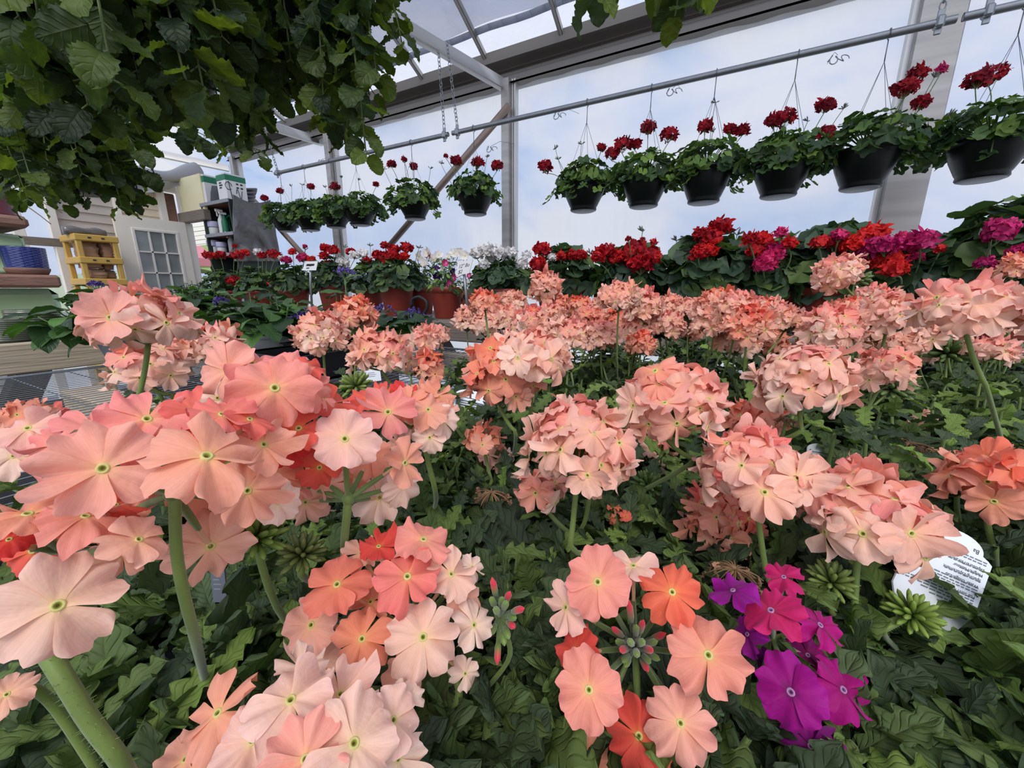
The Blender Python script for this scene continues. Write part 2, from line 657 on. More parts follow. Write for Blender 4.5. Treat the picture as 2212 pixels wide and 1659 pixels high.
def film(name, T=0.6, transl=0.3, tcol=(1, 1, 1), dcol=(0.95, 0.96, 1.0), nscale=1.2, namp=0.25, streak=(1, 1, 0.15), bump=0.3, gcoat=0.04):
    """greenhouse polyethylene: clear straight-through light plus milky scatter"""
    m, nt, out = new_mat(name)
    tr = nd(nt, 'ShaderNodeBsdfTransparent')
    tr.inputs[0].default_value = (*tcol, 1)
    tl = nd(nt, 'ShaderNodeBsdfTranslucent')
    tl.inputs[0].default_value = (*dcol, 1)
    df = nd(nt, 'ShaderNodeBsdfDiffuse')
    df.inputs[0].default_value = (*dcol, 1)
    tc = nd(nt, 'ShaderNodeTexCoord')
    mp = nd(nt, 'ShaderNodeMapping')
    mp.inputs['Scale'].default_value = streak
    nt.links.new(tc.outputs['Object'], mp.inputs[0])
    no = nd(nt, 'ShaderNodeTexNoise')
    no.inputs['Scale'].default_value = nscale
    no.inputs['Detail'].default_value = 5
    nt.links.new(mp.outputs[0], no.inputs['Vector'])
    mr = nd(nt, 'ShaderNodeMapRange')
    mr.inputs[1].default_value = 0.3
    mr.inputs[2].default_value = 0.7
    mr.inputs[3].default_value = (1 - T) - namp / 2
    mr.inputs[4].default_value = (1 - T) + namp / 2
    nt.links.new(no.outputs['Fac'], mr.inputs[0])
    m1 = nd(nt, 'ShaderNodeMixShader')
    m1.inputs[0].default_value = 1 - transl / max(1e-3, (1 - T))
    nt.links.new(tl.outputs[0], m1.inputs[1])
    nt.links.new(df.outputs[0], m1.inputs[2])
    m2 = nd(nt, 'ShaderNodeMixShader')
    nt.links.new(mr.outputs[0], m2.inputs[0])
    nt.links.new(tr.outputs[0], m2.inputs[1])
    nt.links.new(m1.outputs[0], m2.inputs[2])
    gl = nd(nt, 'ShaderNodeBsdfGlossy')
    gl.inputs['Roughness'].default_value = 0.25
    m3 = nd(nt, 'ShaderNodeMixShader')
    m3.inputs[0].default_value = gcoat
    nt.links.new(m2.outputs[0], m3.inputs[1])
    nt.links.new(gl.outputs[0], m3.inputs[2])
    if bump:
        n2 = nd(nt, 'ShaderNodeTexNoise')
        n2.inputs['Scale'].default_value = 14
        n2.inputs['Detail'].default_value = 4
        nt.links.new(mp.outputs[0], n2.inputs['Vector'])
        bp = nd(nt, 'ShaderNodeBump')
        bp.inputs['Strength'].default_value = bump
        bp.inputs['Distance'].default_value = 0.03
        nt.links.new(n2.outputs['Fac'], bp.inputs['Height'])
        for s in (tl, df, gl):
            nt.links.new(bp.outputs[0], s.inputs['Normal'])
    nt.links.new(m3.outputs[0], out.inputs[0])
    return m


M = {}
M['petal'] = vcol('verbena_petal', 0.6, 0.25, (1.0, 0.95, 0.9), bump=0.45, bscale=420, dist=0.0007, spec=0.2, var=0.07, vscale=150, sheen=0.1, streak=0.07)
M['gpetal'] = vcol('geranium_petal', 0.6, 0.25, (1.1, 0.9, 0.9), spec=0.2, var=0.12, vscale=90)
M['vleaf'] = vcol('verbena_leaf', 0.68, 0.2, (1.5, 1.8, 0.7), spec=0.28, var=0.28, vscale=40, veins=(9.0, 0.28, 0.12, 0.55))
M['gleaf'] = vcol('geranium_leaf', 0.55, 0.25, (1.5, 1.8, 0.6), spec=0.35, var=0.25, vscale=20)
M['hleaf'] = vcol('heliotrope_leaf', 0.42, 0.2, (1.6, 1.9, 0.6), spec=0.5, var=0.25, vscale=25, veins=(8.0, 0.25, 0.2, 0.5))
M['cleaf'] = vcol('trailing_leaf', 0.55, 0.48, (1.9, 1.9, 0.5), spec=0.4, var=0.3, vscale=30, veins=(6.0, 0.3, 0.22, 0.7))
M['stem'] = vcol('plant_stem', 0.55, 0.0, bump=0.2, bscale=900, var=0.15, vscale=120, sheen=0.3)
M['bud'] = vcol('flower_bud', 0.5, 0.1, (1, 1, 1), var=0.1)
M['darkpot'] = solid('dark_green_plastic', (11, 17, 15), 0.34, var=0.25, scale=5, spec=0.3)
M['terracotta'] = solid('terracotta_plastic', (132, 48, 35), 0.5, var=0.14, scale=6, bump=0.05)
M['clay'] = solid('orange_clay', (205, 120, 85), 0.7, var=0.12, scale=12)
M['blackpot'] = solid('black_plastic', (22, 22, 25), 0.4, var=0.3, scale=10)
M['soil'] = solid('potting_soil', (52, 40, 30), 0.9, var=0.5, scale=60, bump=0.8, bscale=120)
M['eave'] = solid('dull_gutter_aluminium', (122, 116, 110), 0.5, 0.35, var=0.16, scale=3, stretch=(0.3, 3, 3))
M['alu'] = solid('weathered_aluminium', (150, 146, 142), 0.42, 0.75, var=0.22, scale=4, stretch=(0.3, 0.3, 4), rgb2=(196, 190, 184))
M['alu2'] = solid('bright_aluminium', (205, 202, 198), 0.38, 0.6, var=0.12, scale=6)
M['steel'] = solid('galvanised_pipe', (138, 140, 144), 0.4, 0.7, var=0.2, scale=30)
M['rust'] = solid('weathered_brace_steel', (150, 132, 120), 0.5, 0.5, var=0.25, scale=9)
M['film'] = film('wall_polyethylene', 0.58, 0.34, streak=(1, 1, 0.2))
M['film_low'] = film('roof_polyethylene', 0.50, 0.42)
M['film_roof'] = film('double_roof_polyethylene', 0.24, 0.26, tcol=(0.86, 0.89, 0.97), dcol=(0.60, 0.62, 0.70), nscale=2.5, bump=0.6)
M['film_seam'] = film('roof_seam', 0.2, 0.2, tcol=(0.7, 0.75, 0.85), dcol=(0.45, 0.48, 0.55))
M['wood'] = solid('grey_weathered_wood', (128, 118, 104), 0.75, var=0.35, scale=3, stretch=(3, 3, 40), bump=0.3, bscale=6)
M['woodx'] = solid('pale_weathered_board', (186, 166, 138), 0.75, var=0.3, scale=3, stretch=(26, 1.2, 26), bump=0.4, bscale=4, rgb2=(212, 194, 164))
M['wooddk'] = solid('dark_old_bench_wood', (112, 102, 94), 0.8, var=0.4, scale=3, stretch=(1.5, 25, 25), bump=0.4, bscale=4)
M['woodred'] = solid('red_brown_board', (140, 104, 88), 0.75, var=0.4, scale=4, stretch=(3, 3, 14), bump=0.3, bscale=8)
M['wire'] = solid('galvanised_wire', (142, 146, 150), 0.4, 0.6, var=0.1, scale=40)
M['siding'] = solid('painted_clapboard', (192, 182, 170), 0.7, var=0.12, scale=4, stretch=(1, 0.5, 6), bump=0.1)
M['siding2'] = solid('cream_clapboard', (224, 210, 184), 0.7, var=0.1, scale=4, stretch=(1, 0.5, 6))
M['doorw'] = solid('aged_white_door_paint', (242, 233, 216), 0.55, var=0.07, scale=5)
M['trimw'] = solid('white_trim_paint', (236, 229, 218), 0.55, var=0.1, scale=8)
M['cream'] = solid('yellowed_fibreglass', (238, 228, 184), 0.6, var=0.1, scale=5)
M['yellow'] = solid('yellow_shelf_plastic', (200, 160, 76), 0.5, var=0.12, scale=8)
M['bag'] = solid('brown_paper', (166, 128, 98), 0.8, var=0.2, scale=14, bump=0.5, bscale=20)
M['tarp'] = solid('grey_black_tarp', (40, 37, 36), 0.24, var=0.3, scale=6, rgb2=(122, 116, 112), bump=0.9, bscale=7, spec=0.8)
M['roll'] = solid('grey_curtain_fabric', (168, 166, 168), 0.6, var=0.14, scale=4)
M['white'] = solid('white_plastic', (232, 230, 226), 0.45, var=0.05, scale=8)
M['whitepot'] = solid('off_white_pot_plastic', (206, 206, 202), 0.45, var=0.07, scale=8)
M['greypot'] = solid('grey_plastic', (150, 152, 156), 0.45, var=0.1, scale=8)
M['ink'] = solid('black_ink', (40, 40, 44), 0.6, var=0.1)
M['greyink'] = solid('grey_ink', (120, 122, 126), 0.6, var=0.1)
M['greenink'] = solid('green_print', (36, 120, 84), 0.5, var=0.1)
M['mint'] = solid('mint_green_paint', (190, 220, 172), 0.5, var=0.08, scale=4, coat=0.2)
M['blueglaze'] = solid('cobalt_glaze', (28, 36, 96), 0.22, var=0.35, scale=9, coat=0.6, rgb2=(46, 62, 140))
M['redglaze'] = solid('dark_red_glaze', (98, 22, 34), 0.3, var=0.3, scale=6, coat=0.4)
M['oliveglaze'] = solid('olive_glaze', (74, 80, 60), 0.22, var=0.3, scale=5, coat=0.5, rgb2=(116, 120, 92))
M['purple'] = vcol('small_purple_flower', 0.6, 0.15, var=0.2)
M['gravel'] = solid('shade_darkened_floor', (48, 46, 45), 0.9, var=0.4, scale=60, bump=0.6, bscale=90)  # near-black floor colour stands in for the shade under the benches
M['grass'] = solid('grass_bank', (112, 140, 70), 0.9, var=0.4, scale=4, rgb2=(160, 176, 100))
M['pale'] = solid('pale_outdoor_ground', (190, 190, 186), 0.9, var=0.12, scale=2)
M['carpaint'] = solid('pink_red_car_paint', (205, 120, 128), 0.3, var=0.05, coat=0.6)
M['glassdk'] = solid('dark_glass', (60, 66, 76), 0.15, var=0.1, spec=0.8)
M['pane'] = solid('grey_window_pane', (134, 138, 134), 0.12, var=0.3, scale=3, spec=0.8, rgb2=(168, 172, 170))
M['rubber'] = solid('black_rubber', (24, 24, 26), 0.6, var=0.2)
M['shelfdk'] = solid('dark_green_shelf_laminate', (46, 54, 48), 0.5, var=0.2, scale=8)
M['shelfwood'] = solid('brown_shelf_board', (120, 82, 60), 0.6, var=0.2, scale=8)
M['lav'] = solid('lavender_lid', (186, 182, 210), 0.5, var=0.05)
M['tagw'] = solid('white_tag_plastic', (226, 228, 232), 0.4, var=0.04, scale=30)
M['tagbl'] = solid('slate_tag_band', (92, 94, 104), 0.5, var=0.06)
M['wires'] = solid('hanger_wire', (120, 122, 126), 0.4, 0.6, var=0.1)
M['dry'] = vcol('dried_petals', 0.8, 0.1, (1, 1, 1), var=0.3, vscale=200)


# ------------------------------------------------------------------ world + light
def build_world():
    w = bpy.data.worlds.new('world')
    SC.world = w
    w.use_nodes = True
    nt = w.node_tree
    nt.nodes.clear()
    out = nd(nt, 'ShaderNodeOutputWorld')
    bg = nd(nt, 'ShaderNodeBackground')
    tc = nd(nt, 'ShaderNodeTexCoord')
    mp = nd(nt, 'ShaderNodeMapping')
    mp.inputs['Scale'].default_value = (1.6, 1.6, 3.2)
    nt.links.new(tc.outputs['Generated'], mp.inputs[0])
    no = nd(nt, 'ShaderNodeTexNoise')
    no.inputs['Scale'].default_value = 1.7
    no.inputs['Detail'].default_value = 6
    no.inputs['Roughness'].default_value = 0.55
    no.inputs['Distortion'].default_value = 0.4
    nt.links.new(mp.outputs[0], no.inputs['Vector'])
    rp = nd(nt, 'ShaderNodeValToRGB')
    rp.color_ramp.elements[0].position = 0.36
    rp.color_ramp.elements[0].color = (*SKY_BLUE, 1)
    rp.color_ramp.elements[1].position = 0.56
    rp.color_ramp.elements[1].color = (*SKY_CLOUD, 1)
    nt.links.new(no.outputs['Fac'], rp.inputs[0])
    # brighter round the veiled sun, behind and above the camera
    dt = nd(nt, 'ShaderNodeVectorMath', operation='DOT_PRODUCT')
    nt.links.new(tc.outputs['Generated'], dt.inputs[0])
    dt.inputs[1].default_value = SUN_DIR
    mr = nd(nt, 'ShaderNodeMapRange', interpolation_type='SMOOTHSTEP')
    mr.inputs[1].default_value = -0.1
    mr.inputs[2].default_value = 1.0
    mr.inputs[3].default_value = SKY_LO
    mr.inputs[4].default_value = SKY_HI
    nt.links.new(dt.outputs['Value'], mr.inputs[0])
    # below the horizon: pale ground
    sp = nd(nt, 'ShaderNodeSeparateXYZ')
    nt.links.new(tc.outputs['Generated'], sp.inputs[0])
    hz = nd(nt, 'ShaderNodeMapRange')
    hz.inputs[1].default_value = -0.06
    hz.inputs[2].default_value = 0.0
    nt.links.new(sp.outputs[2], hz.inputs[0])
    mx = nd(nt, 'ShaderNodeMix', data_type='RGBA')
    nt.links.new(hz.outputs[0], mx.inputs[0])
    mx.inputs[6].default_value = (0.42, 0.42, 0.40, 1)
    sc = nd(nt, 'ShaderNodeVectorMath', operation='SCALE')
    nt.links.new(rp.outputs[0], sc.inputs[0])
    nt.links.new(mr.outputs[0], sc.inputs['Scale'])
    nt.links.new(sc.outputs[0], mx.inputs[7])
    nt.links.new(mx.outputs[2], bg.inputs[0])
    bg.inputs[1].default_value = 1.0
    nt.links.new(bg.outputs[0], out.inputs[0])
    # veiled sun
    s = bpy.data.lights.new('sun', 'SUN')
    s.energy = SUN_E
    s.angle = math.radians(22)
    s.color = (1.0, 0.95, 0.88)
    so = bpy.data.objects.new('sun', s)
    COL.objects.link(so)
    so.rotation_euler = Vector(SUN_DIR).to_track_quat('Z', 'Y').to_euler()


SUN_DIR = tuple(norm(np.array([0.25, -0.62, 0.75])))
SKY_BLUE, SKY_CLOUD = (0.42, 0.60, 0.95), (0.86, 0.88, 0.97)
SKY_LO, SKY_HI = 0.86, 1.6
SUN_E = 1.5
build_world()
SC.cycles.use_denoising = True
SC.cycles.max_bounces = 8
SC.cycles.transparent_max_bounces = 12
SC.cycles.sample_clamp_indirect = 6.0


# ================================================================== THE GREENHOUSE
WY = 3.5          # side wall plane
EX = -6.3         # end wall plane
EZ = 2.93         # underside of the eave
SL = math.tan(math.radians(26))


def quad(mb, a, b, c, d, col=(1, 1, 1), mi=0):
    mb.add([a, b, c, d], [(0, 1, 2, 3)], None, col, [(0, 0), (1, 0), (1, 1), (0, 1)], mi)


def sheet(mb, o, ex, ey, nx, ny, fn=None, mi=0, th=0.0):
    u, v = np.meshgrid(np.linspace(0, 1, nx), np.linspace(0, 1, ny), indexing='ij')
    P = np.asarray(o) + u[..., None] * np.asarray(ex) + v[..., None] * np.asarray(ey)
    if fn is not None:
        P = P + fn(u, v)
    mb.add(P.reshape(-1, 3), gridq(nx, ny), None, (1, 1, 1), np.stack([u, v], -1).reshape(-1, 2), mi)


# floor and outside ground
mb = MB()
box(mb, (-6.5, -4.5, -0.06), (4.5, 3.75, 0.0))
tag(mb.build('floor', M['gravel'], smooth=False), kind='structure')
mb = MB()
box(mb, (-40, -30, -0.3), (30, 40, -0.08))
tag(mb.build('outside_ground', M['pale'], smooth=False), kind='structure')

# side wall: polyethylene film with slight ripple under the eave
mb = MB()
rr = np.random.default_rng(3)


def ripple(u, v):
    z = np.zeros(u.shape + (3,))
    z[..., 1] = 0.012 * np.sin(u * 160) * np.clip((v - 0.86) / 0.14, 0, 1) + 0.006 * np.sin(u * 45 + 2 * np.sin(v * 5))
    return z


sheet(mb, (-5.35, WY, 0.0), (8.9, 0, 0), (0, 0, EZ), 260, 24, ripple)
tag(mb.build('wall_right', M['film']), kind='structure')

# eave beam: stepped channel profile extruded along the wall
prof = [(3.40, 2.90), (3.43, 2.90), (3.43, 2.955), (3.47, 2.958), (3.47, 2.985), (3.475, 2.99), (3.475, 3.012), (3.44, 3.016), (3.455, 3.03),
        (3.36, 3.055), (3.345, 3.13), (3.52, 3.14), (3.56, 3.13), (3.56, 2.90)]
mb = MB()
n = len(prof)
V = [(x, y, z) for x in (EX, 3.6) for y, z in prof]
mb.add(V, [(i, (i + 1) % n, n + (i + 1) % n, n + i) for i in range(n)])
tag(mb.build('eave_beam', M['eave'], smooth=False), 'long ribbed aluminium eave beam along the top of the film wall', kind='structure')

# roof: bright lower strip, then darker double layer, with a dark seam between
e0 = np.array([EX, 3.45, 3.10])
up_roof = np.array([0, -1.0, SL])
S1 = 0.24
mb = MB()
sheet(mb, e0, (9.9, 0, 0), up_roof * S1, 60, 4)
tag(mb.build('ceiling', M['film_low']), kind='structure')
mb = MB()


def rip2(u, v):
    z = np.zeros(u.shape + (3,))
    z[..., 2] = 0.012 * np.sin(u * 60 + 3 * np.sin(v * 7))
    return z


sheet(mb, e0 + up_roof * (S1 + 0.03), (9.9, 0, 0), up_roof * 3.6, 90, 24, rip2)
tag(mb.build('ceiling', M['film_roof']), kind='structure')
mb = MB()
for k in range(60):
    pass
xs = np.linspace(0, 9.9, 80)
P = e0 + up_roof * (S1 + 0.01) + np.stack([xs, 0 * xs, -0.01 + 0.006 * np.sin(xs * 9)], -1)
beam_pts = P
for k in range(len(P) - 1):
    beam(mb, P[k], P[k + 1], 0.05, 0.006, up=np.array([0, SL, 1.0]))
tag(mb.build('trim_1', M['film_seam']), kind='structure')

# roof bars
for xb in (-6.0, -5.55, -4.85, -4.15, -3.45, -2.75, -2.05, -1.35, -0.6, 0.2, 1.0, 1.8):
    mb = MB()
    a = np.array([xb, 3.44, 3.075])
    beam(mb, a, a + up_roof * 4.0, 0.035, 0.05, bev=0.006)
    tag(mb.build('roof_bar', M['alu']), kind='structure')
# truss chords
for a, b in (((1098, 190), (790, 10)), ((697, 307), (585, 272)), ((494, 364), (300, 323))):
    A, B = atZ(*a, 2.9), atZ(*b, 2.9)
    d = norm(B - A)
    mb = MB()
    beam(mb, A, A + d * 4.6, 0.06, 0.088, bev=0.006)
    tag(mb.build('roof_chord', M['alu2']), kind='structure')

# wall posts
def post(x, w0, w1, mats):
    mb = MB()
    box(mb, (x - w0 / 2, 3.38, 0), (x + w0 / 2, 3.47, 2.93), mi=0, bev=0.004)
    for k in (-1, 1):
        box(mb, (x + w0 / 2 + w1 * 0.5 - 0.012 + k * 0.012, 3.43, 0), (x + w0 / 2 + w1 * 0.5 + 0.004 + k * 0.012, 3.485, 2.93), mi=1)
    return tag(mb.build('wall_post', mats, smooth=False), kind='structure')


post(-1.87, 0.075, 0.055, [M['alu'], M['alu2']])
post(-4.21, 0.075, 0.06, [M['alu'], M['alu2']])
post(-6.15, 0.07, 0.05, [M['alu'], M['alu2']])
mb = MB()
box(mb, (0.80, 3.38, 0), (1.0, 3.47, 2.93), bev=0.006)
box(mb, (0.775, 3.42, 0), (0.80, 3.48, 2.93), mi=1)
tag(mb.build('wall_post', [M['alu'], M['alu2']], smooth=False), kind='structure')
# diagonal braces lying against the wall
for a, b in (((1100, 228), (838, 535)), ((505, 385), (664, 560))):
    A, B = atY(*a, 3.36), atY(*b, 3.36)
    mb = MB()
    tube(mb, [A, (A + B) / 2, B], 0.032, 12)
    tag(mb.build('diagonal_brace', M['rust']), kind='structure')

# ------------------------------------------------------------------ far end wall
HX = EX + 0.0


def yz(px, py, X=EX):
    p = atX(px, py, X)
    return p[1], p[2]


def clapboard(name, y0, y1, z0, z1, mat, nb, slope=0.0):
    mb = MB()
    h = (z1 - z0) / nb
    for k in range(nb):
        a = z0 + k * h
        # each board overlaps the one below
        V = [(EX + 0.022, y0, a), (EX + 0.022, y1, a), (EX + 0.004, y1, a + h), (EX + 0.004, y0, a + h),
             (EX - 0.02, y0, a), (EX - 0.02, y1, a), (EX - 0.02, y1, a + h), (EX - 0.02, y0, a + h)]
        mb.add(V, [(0, 1, 2, 3), (5, 4, 7, 6), (4, 5, 1, 0), (3, 2, 6, 7), (4, 0, 3, 7), (1, 5, 6, 2)])
    return tag(mb.build(name, mat, smooth=False), kind='structure')


clapboard('wall_end', 1.60, 2.10, 1.70, 2.36, M['siding'], 7)
clapboard('wall_end', 2.14, 2.52, 1.95, 2.36, M['siding2'], 5)
clapboard('wall_end', -0.6, 1.12, 0.0, 2.3, M['siding'], 20)
# lower film panels of the end wall and the sky gap between posts
mb = MB()
sheet(mb, (EX, 1.12, 0.0), (0, 0.98, 0), (0, 0, 1.70), 12, 12)
sheet(mb, (EX, 1.12, 1.70), (0, 0.48, 0), (0, 0, 0.9), 12, 12)
tag(mb.build('wall_end', M['film']), kind='structure')
for (y, w, z1) in ((1.13, 0.05, 2.7), (1.33, 0.08, 2.7), (1.58, 0.07, 2.7), (2.12, 0.05, 2.6), (2.55, 0.07, 2.45)):
    mb = MB()
    box(mb, (EX + 0.0, y - w / 2, 0), (EX + 0.07, y + w / 2, z1), bev=0.004)
    tag(mb.build('end_wall_stud', M['trimw'], smooth=False), kind='structure')
mb = MB()
box(mb, (EX + 0.02, 1.1, 1.60), (EX + 0.075, 2.1, 1.68), bev=0.004)
tag(mb.build('end_wall_rail', M['wood'], smooth=False), kind='structure')
mb = MB()
box(mb, (EX + 0.02, 0.85, 1.61), (EX + 0.08, 1.28, 1.69), bev=0.004)
tag(mb.build('trim_2', M['redglaze'], smooth=False), kind='structure')
mb = MB()
a, b = np.array([EX + 0.02, 1.58, 2.40]), np.array([EX + 0.02, 2.75, 2.38])
beam(mb, a, b, 0.06, 0.07)
tag(mb.build('trim_3', M['trimw'], smooth=False), kind='structure')

# rolled grey curtain slung under the gable
mb = MB()
A, B = atX(258, 362, EX + 0.15), atX(428, 366, EX + 0.15)
t = np.linspace(0, 1, 22)
P = A * (1 - t)[:, None] + B * t[:, None]
P[:, 2] -= 0.09 * np.sin(np.pi * t) - 0.0
R = 0.075 + 0.025 * np.sin(t * 9) * t
tube(mb, P, R, 14)
t2 = np.linspace(0, 1, 18)
sheet(mb, A + np.array([0.02, 0, 0.0]), (B - A), (0, 0, -0.26), 26, 8,
      lambda u, v: np.stack([0.05 * np.sin(u * 14 + v * 3) * v, 0 * u, -0.08 * np.sin(np.pi * u) + 0.2 * v * u], -1))
tag(mb.build('curtain_roll', M['roll']), 'grey fabric curtain rolled up and slung under the far gable', 'curtain')

# white nine-pane door swung open against the end wall
DX = EX + 0.16
d_y0, d_y1, d_z0, d_z1 = 2.02, 2.70, 0.06, 1.985
door = thing('door_1', (DX, (d_y0 + d_y1) / 2, d_z0), 'weathered white door with nine panes standing open at the far end', 'door')
tag(door, kind='structure')
# leaf built as stiles and rails round the glazed opening
gy0, gy1, gz0, gz1 = d_y0 + 0.155, d_y1 - 0.115, 1.12, 1.84
mb = MB()
for (a, b, c, d) in ((d_y0, gy0, d_z0, d_z1), (gy1, d_y1, d_z0, d_z1), (gy0, gy1, d_z0, gz0), (gy0, gy1, gz1, d_z1)):
    box(mb, (DX - 0.02, a, c), (DX + 0.02, b, d))
mb.build('door_leaf', M['doorw'], door, smooth=False)
mb = MB()
for (a, b, c, d) in ((gy0 - 0.02, gy0 + 0.008, gz0 - 0.02, gz1 + 0.02), (gy1 - 0.008, gy1 + 0.02, gz0 - 0.02, gz1 + 0.02), (gy0, gy1, gz0 - 0.02, gz0 + 0.008), (gy0, gy1, gz1 - 0.008, gz1 + 0.02)):
    box(mb, (DX - 0.028, a, c), (DX + 0.03, b, d), bev=0.004)
for k in (1, 2):
    y = gy0 + (gy1 - gy0) * k / 3
    box(mb, (DX - 0.012, y - 0.008, gz0), (DX + 0.022, y + 0.008, gz1))
    z = gz0 + (gz1 - gz0) * k / 3
    box(mb, (DX - 0.012, gy0, z - 0.008), (DX + 0.022, gy1, z + 0.008))
wf = mb.build('window_frame', M['trimw'], door, smooth=False)
for i in range(3):
    for j in range(3):
        mb = MB()
        y0, y1 = gy0 + (gy1 - gy0) * i / 3 + 0.008, gy0 + (gy1 - gy0) * (i + 1) / 3 - 0.008
        z0, z1 = gz0 + (gz1 - gz0) * j / 3 + 0.008, gz0 + (gz1 - gz0) * (j + 1) / 3 - 0.008
        box(mb, (DX - 0.003, y0, z0), (DX + 0.003, y1, z1))
        mb.build('pane', M['pane'], wf, smooth=False)
mb = MB()
box(mb, (DX + 0.018, d_y0 + 0.10, 0.25), (DX + 0.028, d_y1 - 0.08, 0.95), bev=0.006)
mb.build('door_panel', M['doorw'], door, smooth=False)
mb = MB()
lathe(mb, [(0.0, 0), (0.028, 0.002), (0.03, 0.02), (0.015, 0.03), (0.012, 0.05), (0.0, 0.052)], (DX + 0.02, d_y0 + 0.06, 1.02), 14, M=np.array([[0, 0, 1.0], [0, 1, 0], [-1, 0, 0]]))
mb.build('door_knob', M['alu2'], door)

# short return wall with doorway opening (parallel to the side wall)
RY = 2.74
xa = atY(437, 455, RY)[0]
mb = MB()
box(mb, (EX + 0.02, RY - 0.02, 0), (EX + 0.10, RY + 0.05, 2.55), bev=0.004)
tag(mb.build('trim_4', M['trimw'], smooth=False), kind='structure')
pz0 = atY(405, 460, RY)[2]
mb = MB()
box(mb, (EX + 0.10, RY - 0.015, pz0), (xa + 0.1, RY + 0.015, 2.50))
tag(mb.build('wall_return', M['cream'], smooth=False), kind='structure')
mb = MB()
box(mb, (EX + 0.05, RY - 0.05, pz0 - 0.12), (xa + 0.12, RY + 0.03, pz0), bev=0.006)
tag(mb.build('doorway_header', M['wood'], smooth=False), kind='structure')
mb = MB()
box(mb, (EX + 0.10, RY - 0.03, 0), (EX + 0.16, RY + 0.05, pz0 - 0.12), bev=0.004)
tag(mb.build('door_jamb', M['trimw'], smooth=False), kind='structure')
# small brown board leaning in the gap above the door
mb = MB()
p = atX(366, 450, EX + 0.03)
box(mb, (EX + 0.02, p[1] - 0.05, 2.0), (EX + 0.045, p[1] + 0.07, 2.33), bev=0.02)
tag(mb.build('wood_board', M['woodred']), 'small brown wooden board above the top right corner of the door', 'board')

# outdoors seen through the doorway: neighbouring clapboard, grass bank, parked car
mb = MB()
V = [(-40, 5.0, 0.4), (-11.5, 5.0, 0.4), (-19.0, 8.5, 2.05), (-40, 8.5, 2.05), (-40, 12.0, 2.1), (-24.5, 12.0, 2.1), (-32, 16.5, 4.5), (-44, 16.5, 4.5)]
mb.add(V, [(0, 1, 2, 3), (3, 2, 5, 4), (4, 5, 6, 7)])
tag(mb.build('grass_bank', M['grass'], smooth=False), kind='structure')
mb = MB()
for k in range(6):
    box(mb, (-46.0, 17.0 + 0.02 * (k % 2), 4.4 + k * 0.32), (-33.5, 17.2, 4.68 + k * 0.32))
tag(mb.build('neighbour_wall', M['trimw'], smooth=False), kind='structure')
cx, cy, cz = -24.6, 10.5, 2.07
car = thing('car', (cx, cy, cz), 'pink red car parked on the grass outside the open doorway', 'car')
side = [(1.9, 0.25), (1.95, 0.62), (1.75, 0.80), (0.95, 0.93), (0.45, 1.32), (-0.75, 1.35), (-1.25, 0.98), (-1.85, 0.85), (-1.98, 0.55), (-1.95, 0.25)]
mb = MB()
k = len(side)
Vc = [(cx + x, cy - 0.8 + (0.1 if z > 1.0 else 0), cz + z) for x, z in side] + [(cx + x, cy + 0.8 - (0.1 if z > 1.0 else 0), cz + z) for x, z in side]
mb.add(Vc, [(i, (i + 1) % k, k + (i + 1) % k, k + i) for i in range(k)], [(0, i, i + 1) for i in range(1, k - 1)] + [(k, k + i + 1, k + i) for i in range(1, k - 1)])
mb.build('car_body', M['carpaint'], car, smooth=False)
for s in (-0.79, 0.79):
    mb = MB()
    V = [(cx - x, cy + s * (0.98 if z < 1.1 else 0.9), cz + z) for x, z in ((-0.8, 0.95), (-0.4, 1.27), (0.7, 1.29), (1.1, 0.98))]
    mb.add(V, [(0, 1, 2, 3)])
    mb.build('car_window', M['glassdk'], car, smooth=False)
for sx in (-1.2, 1.25):
    for s in (-0.78, 0.78):
        mb = MB()
        Mw = np.array([[1, 0, 0], [0, 0, 1.0], [0, -1, 0]])
        lathe(mb, [(0.0, -0.09), (0.2, -0.09), (0.31, -0.08), (0.32, 0.0), (0.31, 0.08), (0.2, 0.09), (0, 0.09)], (cx + sx, cy + s, cz + 0.3), 20, M=Mw)
        wh = mb.build('wheel', M['rubber'], car)
        mb = MB()
        lathe(mb, [(0.0, -0.1), (0.17, -0.098), (0.18, 0.0), (0.17, 0.098), (0, 0.1)], (cx + sx, cy + s, cz + 0.3), 16, M=Mw)
        mb.build('hubcap', M['alu2'], wh)

# ------------------------------------------------------------------ yellow shelving with paper sacks
YX = EX + 0.55


def yp(px, py, X=YX):
    return atX(px, py, X)


zt, zm, zb = yp(200, 512)[2], yp(205, 560)[2], yp(210, 606)[2]
ya, yb = yp(157, 512)[1], yp(253, 515)[1]
sh = thing('plastic_shelving', (YX - 0.18, (ya + yb) / 2, 0.0), 'yellow plastic shelf unit holding brown paper sacks by the white door', 'shelf')
mb = MB()
for x in (YX, YX - 0.34):
    for y in (ya + 0.03, yb - 0.03):
        box(mb, (x - 0.02, y - 0.022, 0), (x + 0.02, y + 0.022, zt), bev=0.006)
mb.build('upright', M['yellow'], sh, smooth=False)
for z in (zt, zm, zb, 0.35):
    mb = MB()
    box(mb, (YX - 0.38, ya, z - 0.045), (YX + 0.03, yb, z + 0.02), bev=0.008)
    for k in range(2):
        y = ya + (yb - ya) * (0.33 + 0.3 * k)
        box(mb, (YX + 0.028, y - 0.012, z - 0.018), (YX + 0.034, y + 0.012, z - 0.004), mi=1)
    mb.build('shelf_board', [M['yellow'], M['ink']], sh, smooth=False)


